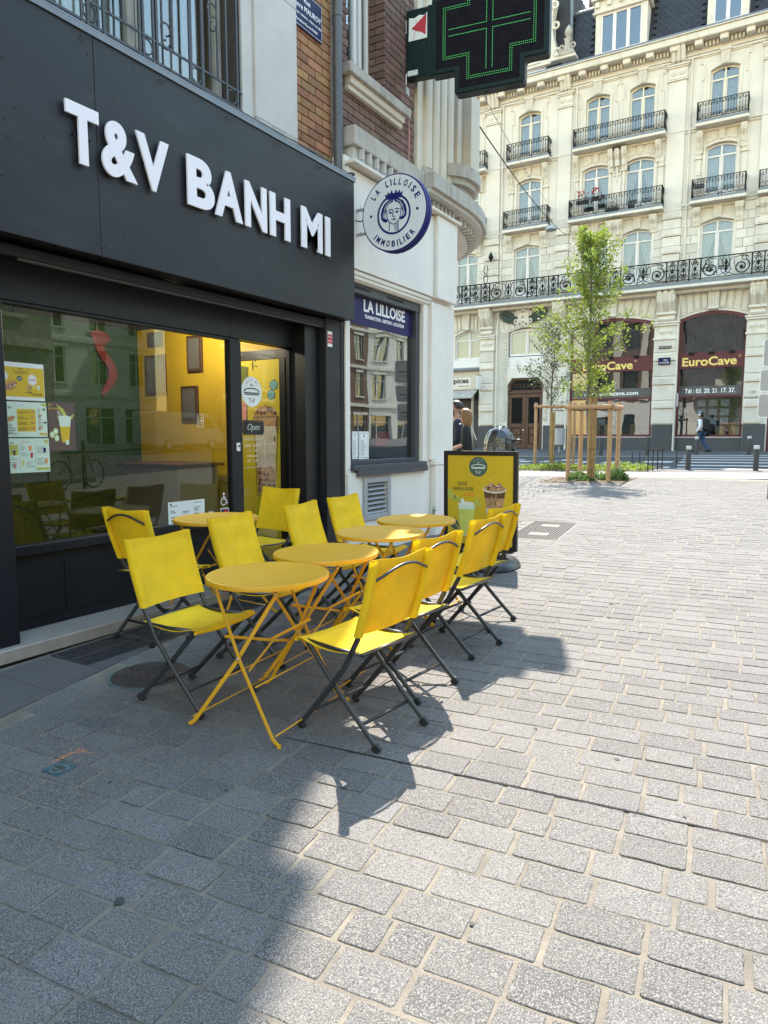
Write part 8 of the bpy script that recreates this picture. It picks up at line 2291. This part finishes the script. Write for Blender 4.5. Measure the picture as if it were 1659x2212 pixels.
# =====================================================================
# PEOPLE
# =====================================================================
def skin_mesh(name, joints, bones, root, m, parent, sub=2, xf=None):
    """one continuous skinned body grown along connected edges"""
    names = list(joints); vs = [joints[k][0] for k in names]
    me = bpy.data.meshes.new(name); me.from_pydata(vs, [(names.index(a), names.index(b)) for a, b in bones], [])
    o = bpy.data.objects.new(name, me); COL.objects.link(o)
    sk = o.modifiers.new('s', 'SKIN'); sk.use_smooth_shade = True; sk.branch_smoothing = .6
    su = o.modifiers.new('u', 'SUBSURF'); su.levels = sub; su.render_levels = sub
    if not me.skin_vertices:
        bpy.context.view_layer.objects.active = o
    for i, k in enumerate(names):
        r_ = joints[k][1]; r_ = (r_, r_) if not isinstance(r_, tuple) else r_
        me.skin_vertices[0].data[i].radius = r_
        me.skin_vertices[0].data[i].use_root = (k == root)
    dg = bpy.context.evaluated_depsgraph_get(); dg.update()
    nm = bpy.data.meshes.new_from_object(o.evaluated_get(dg)); nm.materials.clear(); nm.materials.append(m)
    nm.polygons.foreach_set('use_smooth', [True] * len(nm.polygons))
    bpy.data.objects.remove(o); bpy.data.meshes.remove(me)
    r_ = bpy.data.objects.new(name, nm); COL.objects.link(r_); r_.parent = parent
    return r_
def person(x, y, rz, H_, label, pose, hair, top, legs, female=False):
    """local frame: faces +Y, feet at z=0, proportions for 1.75 m then scaled"""
    t = thing('person', (x, y, gz(y)), label, 'person', rz=rz); k = H_ / 1.75; t.scale = (k, k, k)
    sw = .165 if female else .19
    lf, rf_ = pose['feet']; kl, kr = pose['knees']; hl, hr = pose['hands']; el, er = pose['elbows']; hd = pose.get('head', (0, .02, 1.62)); lean = pose.get('lean', 0)
    sh_z = 1.42
    J = {'pelvis': ((0, 0, .95), (.13, .10)), 'waist': ((0, lean * .4, 1.1), (.115, .09)), 'chest': ((0, lean * .8, 1.30), (.135, .10)), 'neckb': ((0, lean, 1.45), (.06, .055)), 'neck': ((0, lean + .01, 1.52), (.048, .05)),
         'shl': ((-sw, lean * .9, sh_z), .05), 'ell': (el, .038), 'wrl': (tuple(Vector(el).lerp(Vector(hl), .85)), .026), 'hal': (hl, .032),
         'shr': ((sw, lean * .9, sh_z), .05), 'elr': (er, .038), 'wrr': (tuple(Vector(er).lerp(Vector(hr), .85)), .026), 'har': (hr, .032),
         'hil': ((-.09, 0, .88), .085), 'knl': (kl, .055), 'anl': ((lf[0], lf[1] - .03, lf[2] + .08), .036), 'tol': ((lf[0], lf[1] + .13, lf[2] + .025), .03),
         'hir': ((.09, 0, .88), .085), 'knr': (kr, .055), 'anr': ((rf_[0], rf_[1] - .03, rf_[2] + .08), .036), 'tor': ((rf_[0], rf_[1] + .13, rf_[2] + .025), .03),
         'jaw': ((hd[0], hd[1] + .005, hd[2] - .055), (.055, .066)), 'skull': ((hd[0], hd[1] - .005, hd[2] + .04), (.076, .09)), 'crown': ((hd[0], hd[1] - .015, hd[2] + .10), (.045, .05))}
    Bn = [('pelvis', 'waist'), ('waist', 'chest'), ('chest', 'neckb'), ('neckb', 'neck'), ('neck', 'jaw'), ('jaw', 'skull'), ('skull', 'crown'), ('chest', 'shl'), ('shl', 'ell'), ('ell', 'wrl'), ('wrl', 'hal'), ('chest', 'shr'), ('shr', 'elr'), ('elr', 'wrr'), ('wrr', 'har'),
          ('pelvis', 'hil'), ('hil', 'knl'), ('knl', 'anl'), ('anl', 'tol'), ('pelvis', 'hir'), ('hir', 'knr'), ('knr', 'anr'), ('anr', 'tor')]
    # fingers
    for s, hn, h_, e_ in (('l', 'hal', hl, el), ('r', 'har', hr, er)):
        d = (Vector(h_) - Vector(e_)).normalized(); side = d.cross(Vector((0, 0, 1)) if abs(d.z) < .9 else Vector((0, 1, 0))).normalized()
        for f in range(5):
            q = Vector(h_) + d * (.02 if f else -.02) + side * ((f - 2.5) * .016 if f else -.03); tip = q + d * (.07 - abs(f - 2.4) * .008 if f else .035) + Vector((0, 0, -.012)) + (side * -.02 if not f else Vector((0, 0, 0)))
            J[f'f{s}{f}a'] = (tuple(q), .0085); J[f'f{s}{f}b'] = (tuple(tip), .0065); Bn += [(hn, f'f{s}{f}a'), (f'f{s}{f}a', f'f{s}{f}b')]
    body = skin_mesh('body', J, Bn, 'pelvis', M['skin'], t, 2)
    def grown(name, keys, bones, root, g, m, ends={}):
        JJ = {}
        for q in keys:
            p, r_ = J[q]; r_ = (r_, r_) if not isinstance(r_, tuple) else r_
            JJ[q] = (p, (r_[0] + g, r_[1] + g))
        for q, v_ in ends.items(): JJ[q] = v_
        return skin_mesh(name, JJ, bones, root, m, t, 2)
    slv = pose.get('sleeve', 1.0)
    cutl = tuple(Vector(J['ell'][0]).lerp(Vector(J['wrl'][0]), slv)); cutr = tuple(Vector(J['elr'][0]).lerp(Vector(J['wrr'][0]), slv))
    grown('top', ['pelvis', 'waist', 'chest', 'neckb', 'shl', 'ell', 'shr', 'elr'], [('pelvis', 'waist'), ('waist', 'chest'), ('chest', 'neckb'), ('chest', 'shl'), ('shl', 'ell'), ('chest', 'shr'), ('shr', 'elr'), ('ell', 'cl'), ('elr', 'cr')], 'chest', .028 if not female else .034, M[top], {'cl': (cutl, (.042, .042)), 'cr': (cutr, (.042, .042))})
    grown('trousers', ['pelvis', 'hil', 'knl', 'hir', 'knr'], [('pelvis', 'hil'), ('hil', 'knl'), ('knl', 'al'), ('pelvis', 'hir'), ('hir', 'knr'), ('knr', 'ar')], 'pelvis', .024, M[legs], {'al': (J['anl'][0], (.062, .062)), 'ar': (J['anr'][0], (.062, .062))})
    for f in (lf, rf_):
        mb = MB(); mb.tube([(f[0], f[1] - .09, f[2] + .05), (f[0], f[1] - .02, f[2] + .055), (f[0], f[1] + .09, f[2] + .04), (f[0], f[1] + .175, f[2] + .028)], [.042, .05, .045, .028], 8); mb.box(f[0] - .045, f[0] + .045, f[1] - .11, f[1] + .17, f[2], f[2] + .022, .008); o = mb.build('shoe', M['cloth_black'], t, local=True, smooth=True)
    # face: nose, eyes, ears
    hx, hy, hz = hd
    mb = MB(); mb.tube([(hx, hy + .085, hz + .045), (hx, hy + .112, hz + .0), (hx, hy + .088, hz - .012)], [.008, .013, .008], 6)
    for s in (-1, 1): mb.lathe([(.004, -.012), (.017, 0), (.004, .012)], (hx + s * .078, hy + .0, hz + .015), 8, ax='x', sy=1.7)
    mb.build('nose_and_ears', M['skin'], t, local=True, smooth=True)
    mb = MB()
    for s in (-1, 1): mb.lathe([(.002, -.004), (.011, 0), (.002, .004)], (hx + s * .031, hy + .082, hz + .03), 8, ax='y')
    mb.box(hx - .024, hx + .024, hy + .078, hy + .086, hz - .055, hz - .048, .002)
    mb.build('eyes_and_mouth', M['hair_dark'], t, local=True)
    return t, J, hd
def hair_cap(t, hd, m, length=.0, seed=1, back=.02, beard=False):
    rn = random.Random(seed); hx, hy, hz = hd; mb = MB(); vs = []; fs = []; nu, nv = 18, 9
    for j in range(nv + 1):
        ph = math.pi * .62 * j / nv if length <= 0 else math.pi * (.62 + .1) * j / nv
        for i in range(nu):
            th = 2 * math.pi * i / nu; front = max(0, math.sin(th))
            p_ = ph * (1 - .66 * front ** .8)
            rx, ry, rz_ = .101, .122, .110
            n_ = 1 + rn.uniform(-.03, .03)
            vs.append((hx + rx * n_ * math.sin(p_) * math.cos(th), hy - .018 + ry * n_ * math.sin(p_) * math.sin(th), hz + .055 + rz_ * math.cos(p_) * n_ - (length * max(0, (j / nv - .6)) * 2.5 * (1 - front))))
    for j in range(nv):
        for i in range(nu): fs.append((j * nu + i, j * nu + (i + 1) % nu, (j + 1) * nu + (i + 1) % nu, (j + 1) * nu + i))
    mb.add(vs, fs)
    return mb.build('hair', M[m], t, local=True, smooth=True)
# walking man on the far pavement
t, J, hd = person(-3.98, 34.1, R(72), 1.78, 'walking man with headphones, white top, jeans and black backpack', dict(feet=((-.07, .22, .0), (.08, -.30, .04)), knees=((-.08, .16, .5), (.09, -.02, .48)), hands=((-.25, .16, .86), (.24, -.10, .84)), elbows=((-.25, -.02, 1.13), (.24, -.10, 1.13)), lean=.05, head=(0, .09, 1.62)), 'hair_dark', 'cloth_white', 'denim')
hair_cap(t, hd, 'hair_dark', .06, 3)
mb = MB(); mb.ring((hd[0], hd[1] - .0, hd[2] + .06), .108, .012, 'y', 12, 5, 0, 180, 1.0)
for s in (-1, 1): mb.lathe([(.01, -.02), (.04, -.015), (.04, .015), (.01, .02)], (hd[0] + s * .098, hd[1], hd[2] + .02), 10, ax='x')
mb.build('headphones', M['paint_white'], t, local=True, smooth=True)
mb = MB(); vs = []
mb.box(-.15, .15, -.28, -.07, .98, 1.46, .05)
for s in (-1, 1): mb.tube([(s * .1, -.12, 1.46), (s * .11, .03, 1.50), (s * .12, .16, 1.36), (s * .12, .12, 1.15), (s * .14, -.08, 1.05)], .018, 5)
mb.build('backpack', M['cloth_black'], t, local=True, smooth=False)
mb = MB(); mb.box(.15, .22, -.26, .02, .72, 1.04, .03); mb.tube([(.19, -.12, 1.04), (.0, -.02, 1.5), (-.17, .1, 1.1)], .012, 4); mb.build('shoulder_bag', M['cloth_black'], t, local=True)
# woman and man behind the poster stand, looking left
t, J, hd = person(-4.93, 10.98, R(112), 1.665, 'woman with reddish blond hair and black top, seen sideways behind the poster stand', dict(feet=((-.09, .08, 0), (.09, -.05, 0)), knees=((-.09, .08, .5), (.09, .02, .5)), hands=((-.20, .30, 1.02), (.20, .34, .98)), elbows=((-.235, .03, 1.14), (.235, .05, 1.13)), sleeve=.25, lean=.02, head=(0, .05, 1.60)), 'hair_blond', 'cloth_black', 'cloth_black', True)
hair_cap(t, hd, 'hair_blond', .20, 4)
mb = MB(); mb.tube([(-.10, .13, 1.48), (.06, .02, 1.53), (.17, -.06, 1.44), (.10, -.16, 1.2)], .012, 5); mb.build('bag_strap', M['milk'], t, local=True)
t, J, hd = person(-5.32, 11.45, R(118), 1.80, 'dark-haired man with sunglasses in a navy top, half hidden behind the blond woman', dict(feet=((-.09, .12, 0), (.09, -.08, 0)), knees=((-.09, .1, .5), (.09, .0, .5)), hands=((-.20, .24, .92), (.22, .20, .90)), elbows=((-.26, .0, 1.13), (.26, .0, 1.13)), sleeve=.95, lean=.02, head=(0, .05, 1.62)), 'hair_dark', 'cloth_navy', 'cloth_navy')
hair_cap(t, hd, 'hair_dark', 0, 5)
mb = MB(); hx, hy, hz = hd
for s in (-1, 1): mb.box(hx + s * .034 - .026, hx + s * .034 + .026, hy + .088, hy + .100, hz + .012, hz + .046, .006); mb.tube([(hx + s * .06, hy + .092, hz + .036), (hx + s * .084, hy + .0, hz + .036)], .004, 4)
mb.build('sunglasses', M['plastic_black'], t, local=True)
mb = MB(); vs = []; fs = []
for j in range(5):
    for i in range(11):
        a = math.pi * (i / 10); vs.append((hx + .066 * math.cos(a) * (1 - j * .08), hy + .02 + .072 * math.sin(a) * (1 - j * .10), hz - .02 - j * .022))
fs = [(j * 11 + i, j * 11 + i + 1, (j + 1) * 11 + i + 1, (j + 1) * 11 + i) for j in range(4) for i in range(10)]
mb.add(vs, fs); mb.build('beard', M['hair_dark'], t, local=True, smooth=True)

# =====================================================================
# COVERED SCOOTER behind the poster stand
# =====================================================================
t = thing('covered_scooter', (-4.12, 10.4, gz(10.4)), 'motor scooter under a shiny black plastic cover behind the poster stand', 'scooter', rz=R(20)); t.scale = (.88, .88, .97)
mb = MB(); vs = []; fs = []; nu, nv = 40, 16; rn = random.Random(5)
for j in range(nv + 1):
    v_ = j / nv; z = 1.42 * (1 - v_) + .22 * v_ + .04 * math.sin(v_ * 9)
    if v_ < .3: q_ = math.sqrt(max(0, 1 - (1 - v_ / .3) ** 2)); rr_x = .27 * q_; rr_y = .19 * q_
    else: rr_x = .27 - .02 * (v_ - .3); rr_y = .19 + .35 * (v_ - .3)
    for i in range(nu):
        a = 2 * math.pi * i / nu
        f = 1 + (.15 * math.sin(a * 5 + v_ * 2) + .09 * math.sin(a * 11 + 1 + v_ * 3)) * min(1, v_ * 1.6) + rn.uniform(-.03, .03) * min(1, v_ * 3)
        vs.append((rr_x * f * math.cos(a), rr_y * f * math.sin(a) + .25 * max(0, v_ - .35), z + (.02 * math.sin(a * 3) if v_ > .1 else 0)))
for j in range(nv):
    for i in range(nu): fs.append((j * nu + i, j * nu + (i + 1) % nu, (j + 1) * nu + (i + 1) % nu, (j + 1) * nu + i))
mb.add(vs, fs); o = mb.build('cover', M['cover_plastic'], t, local=True, smooth=True); shade_auto(o, 40)
for s in (-.35, .75):
    mb = MB(); mb.lathe([(.12, -.05), (.22, -.045), (.24, 0), (.22, .045), (.12, .05)], (0, s, .24), 24, ax='x'); mb.build('wheel', M['rubber'], t, local=True, smooth=True)
mb = MB(); mb.tube([(.22, -.02, 1.18), (.33, -.05, 1.20), (.40, -.06, 1.19)], .018, 6); mb.tube([(.28, -.03, 1.16), (.36, -.1, 1.12), (.42, -.12, 1.12)], .007, 5); mb.tube([(.26, -.03, 1.05), (.30, -.03, .98), (.27, -.02, .90)], .03, 6); mb.build('handlebar', M['chair_tube'], t, local=True, smooth=True)

# =====================================================================
# THE OTHER SIDE OF THE STREET (seen only as reflections in the windows)
# =====================================================================
def opposite(y0, y1, h, wall, trim, label, nwin, seed, xo=9.2):
    t = thing('opposite_building', (xo, (y0 + y1) / 2, gz((y0 + y1) / 2)), label, 'building', 'buildings across the street, seen in the window reflections')
    rn = random.Random(seed); hs = []; w_ = (y1 - y0) / nwin
    for fl in range(int((h - 4) / 3.3) + 1):
        for k in range(nwin):
            a = y0 + w_ * k + w_ * .28; b = a + w_ * .44
            if fl == 0: a, b = y0 + w_ * k + w_ * .12, y0 + w_ * (k + 1) - w_ * .12; hs.append((a, b, .9, 3.1))
            else: hs.append((a, b, 1.3 + fl * 3.3, 3.4 + fl * 3.3))
    MXm = Matrix(((0, 0, -1, xo), (-1, 0, 0, 0), (0, 1, 0, 0), (0, 0, 0, 1)))
    mb = MB(); wall_holes(mb, [(-y1, -.2), (-y0, -.2), (-y0, h), (-y1, h)], [[(-b, z0), (-a, z0), (-a, z1), (-b, z1)] for a, b, z0, z1 in hs], MXm, .25)
    mb.build('wall', M[wall], t)
    mb = MB()
    for fl in range(1, int((h - 4) / 3.3) + 2): mb.box(xo - .10, xo, y0, y1, .45 + fl * 3.3, .7 + fl * 3.3)
    mb.box(xo - .35, xo, y0, y1, h - .3, h); mb.build('string_course', M[trim], t)
    B(xo + .3, xo + 5, y0, y1, .1, h - .1).build('rear_volume', M['interior'], t)
    for a, b, z0, z1 in hs:
        mb = MB(); mb.box(xo - .08, xo + .02, a - .1, b + .1, z0 - .12, z0 - .002); mb.box(xo - .06, xo, a - .08, b + .08, z1 + .002, z1 + .22)
        w = mb.build('window', M[trim], t)
        mb = MB(); mb.box(xo + .12, xo + .16, a, a + .07, z0, z1); mb.box(xo + .12, xo + .16, b - .07, b, z0, z1); mb.box(xo + .12, xo + .16, (a + b) / 2 - .04, (a + b) / 2 + .04, z0, z1); mb.box(xo + .121, xo + .159, a + .071, b - .071, z1 - .6, z1 - .53); mb.build('frame', M['window_white'], w)
        B(xo + .17, xo + .175, a, b, z0, z1).build('pane', M['glass_old'], w)
    return t
opposite(-12, 12.2, 9.5, 'old_stone', 'concrete_old', 'weathered stone house opposite, reflected at the left of the shop window', 8, 1)
opposite(16, 34, 12, 'cream', 'cream_trim', 'cream house across the wide street, reflected in the shop window', 6, 3, 30)
opposite(34, 52, 15, 'red_brick', 'cream_trim', 'red brick house across the street, reflected in the agency window', 6, 2, 24)
opposite(52, 80, 14, 'cream', 'cream_trim', 'long pale house far down the street, reflected in the agency window', 8, 4, 24)
mb = MB(); mb.box(7.6, 9.2, -12, 12.2, -.02, .14, .02); o = tilted(mb.build('opposite_pavement', M['granite_slab'], kind='structure'))
# bicycle leaning at a post
t = thing('bicycle', (6.0, 10.5, gz(10.5)), 'dark red bicycle parked across the street, reflected in the shop window', 'bicycle', rz=R(80))
for s in (-.52, .52):
    mb = MB(); mb.ring((s, 0, .34), .33, .017, 'y', 28, 6); w = mb.build('wheel', M['rubber'], t, local=True, smooth=True)
    mb = MB(); mb.ring((s, 0, .34), .305, .008, 'y', 28, 5)
    for k in range(18): a = 2 * math.pi * k / 18; mb.tube([(s, 0, .34), (s + .3 * math.cos(a), 0, .34 + .3 * math.sin(a))], .0015, 3)
    mb.lathe([(.02, -.03), (.02, .03)], (s, 0, .34), 8, ax='y'); mb.build('rim', M['bolt'], w, local=True)
mb = MB()
for a, b in (((-.52, 0, .34), (-.12, 0, .30)), ((-.12, 0, .30), (-.24, 0, .80)), ((-.24, 0, .76), (.34, 0, .80)), ((-.12, 0, .30), (.36, 0, .70)), ((-.52, 0, .34), (-.24, 0, .72)), ((.33, 0, .86), (.40, 0, .62)), ((.40, 0, .62), (.52, 0, .34))): mb.tube([a, b], .014, 6)
mb.build('frame', M['bike_red'], t, local=True)
mb = MB(); mb.tube([(.30, -.26, .98), (.34, -.2, 1.0), (.33, 0, .96), (.34, .2, 1.0), (.30, .26, .98)], .011, 6); mb.build('handlebar', M['bolt'], t, local=True)
mb = MB(); mb.tube([(-.36, 0, .86), (-.24, 0, .87), (-.10, 0, .86)], [.06, .05, .018], 8); mb.build('saddle', M['rubber'], t, local=True, smooth=True)
mb = MB(); mb.ring((-.12, .02, .30), .09, .008, 'y', 16, 4); mb.tube([(-.12, .04, .30), (-.02, .05, .16)], .008, 4); mb.tube([(-.12, -.04, .30), (-.22, -.05, .44)], .008, 4); mb.build('crank', M['bolt'], t, local=True)
t = thing('bike_post', (6.15, 10.8, gz(10.8)), 'dark post beside the parked bicycle across the street', 'post'); mb = MB(); mb.lathe([(.05, 0), (.05, 1.1), (.03, 1.12)], (6.15, 10.8, gz(10.8)), 12); mb.build('post_body', M['bollard'], t)
# white van
t = thing('delivery_van', (22.5, 29, gz(29)), 'white delivery van parked across the street, reflected in the shop window', 'van', rz=R(0))
prof = [(-2.5, .35), (2.35, .35), (2.5, .5), (2.5, .95), (2.0, 1.25), (1.45, 1.95), (1.2, 2.1), (-2.4, 2.15), (-2.5, 2.0)]
mb = MB(); mb.prism(soften(prof, .08), Matrix(((0, 0, 1, -.95), (1, 0, 0, 0), (0, 1, 0, 0), (0, 0, 0, 1))), 1.9, 0); mb.build('body', M['van_white'], t, local=True)
for s in (-1, 1):
    mb = MB(); mb.prism([(1.0, 1.25), (1.85, 1.25), (1.4, 1.85), (1.0, 1.85)], Matrix(((0, 0, 1, s * .951 - .002), (1, 0, 0, 0), (0, 1, 0, 0), (0, 0, 0, 1))), .004, 0); mb.build('side_window', M['void'], t, local=True)
    for y in (-1.6, 1.6):
        mb = MB(); mb.lathe([(.2, -.1), (.33, -.09), (.34, 0), (.33, .09), (.2, .1)], (s * .86, y, .34), 24, ax='x'); w = mb.build('wheel', M['rubber'], t, local=True, smooth=True)
        mb = MB(); mb.lathe([(.01, -.105), (.2, -.1), (.2, .1), (.01, .105)], (s * .86, y, .34), 16, ax='x'); mb.build('rim', M['sign_grey'], w, local=True)
mb = MB(); mb.box(-.8, .8, 1.52, 2.02, 1.28, 1.3); mb.build('windscreen', M['void'], t, local=True)
for s in (-1, 1): B(s * .7 - .15, s * .7 + .15, 2.49, 2.51, .7, .9, .005).build('headlight', M['paint_white'], t, local=True)
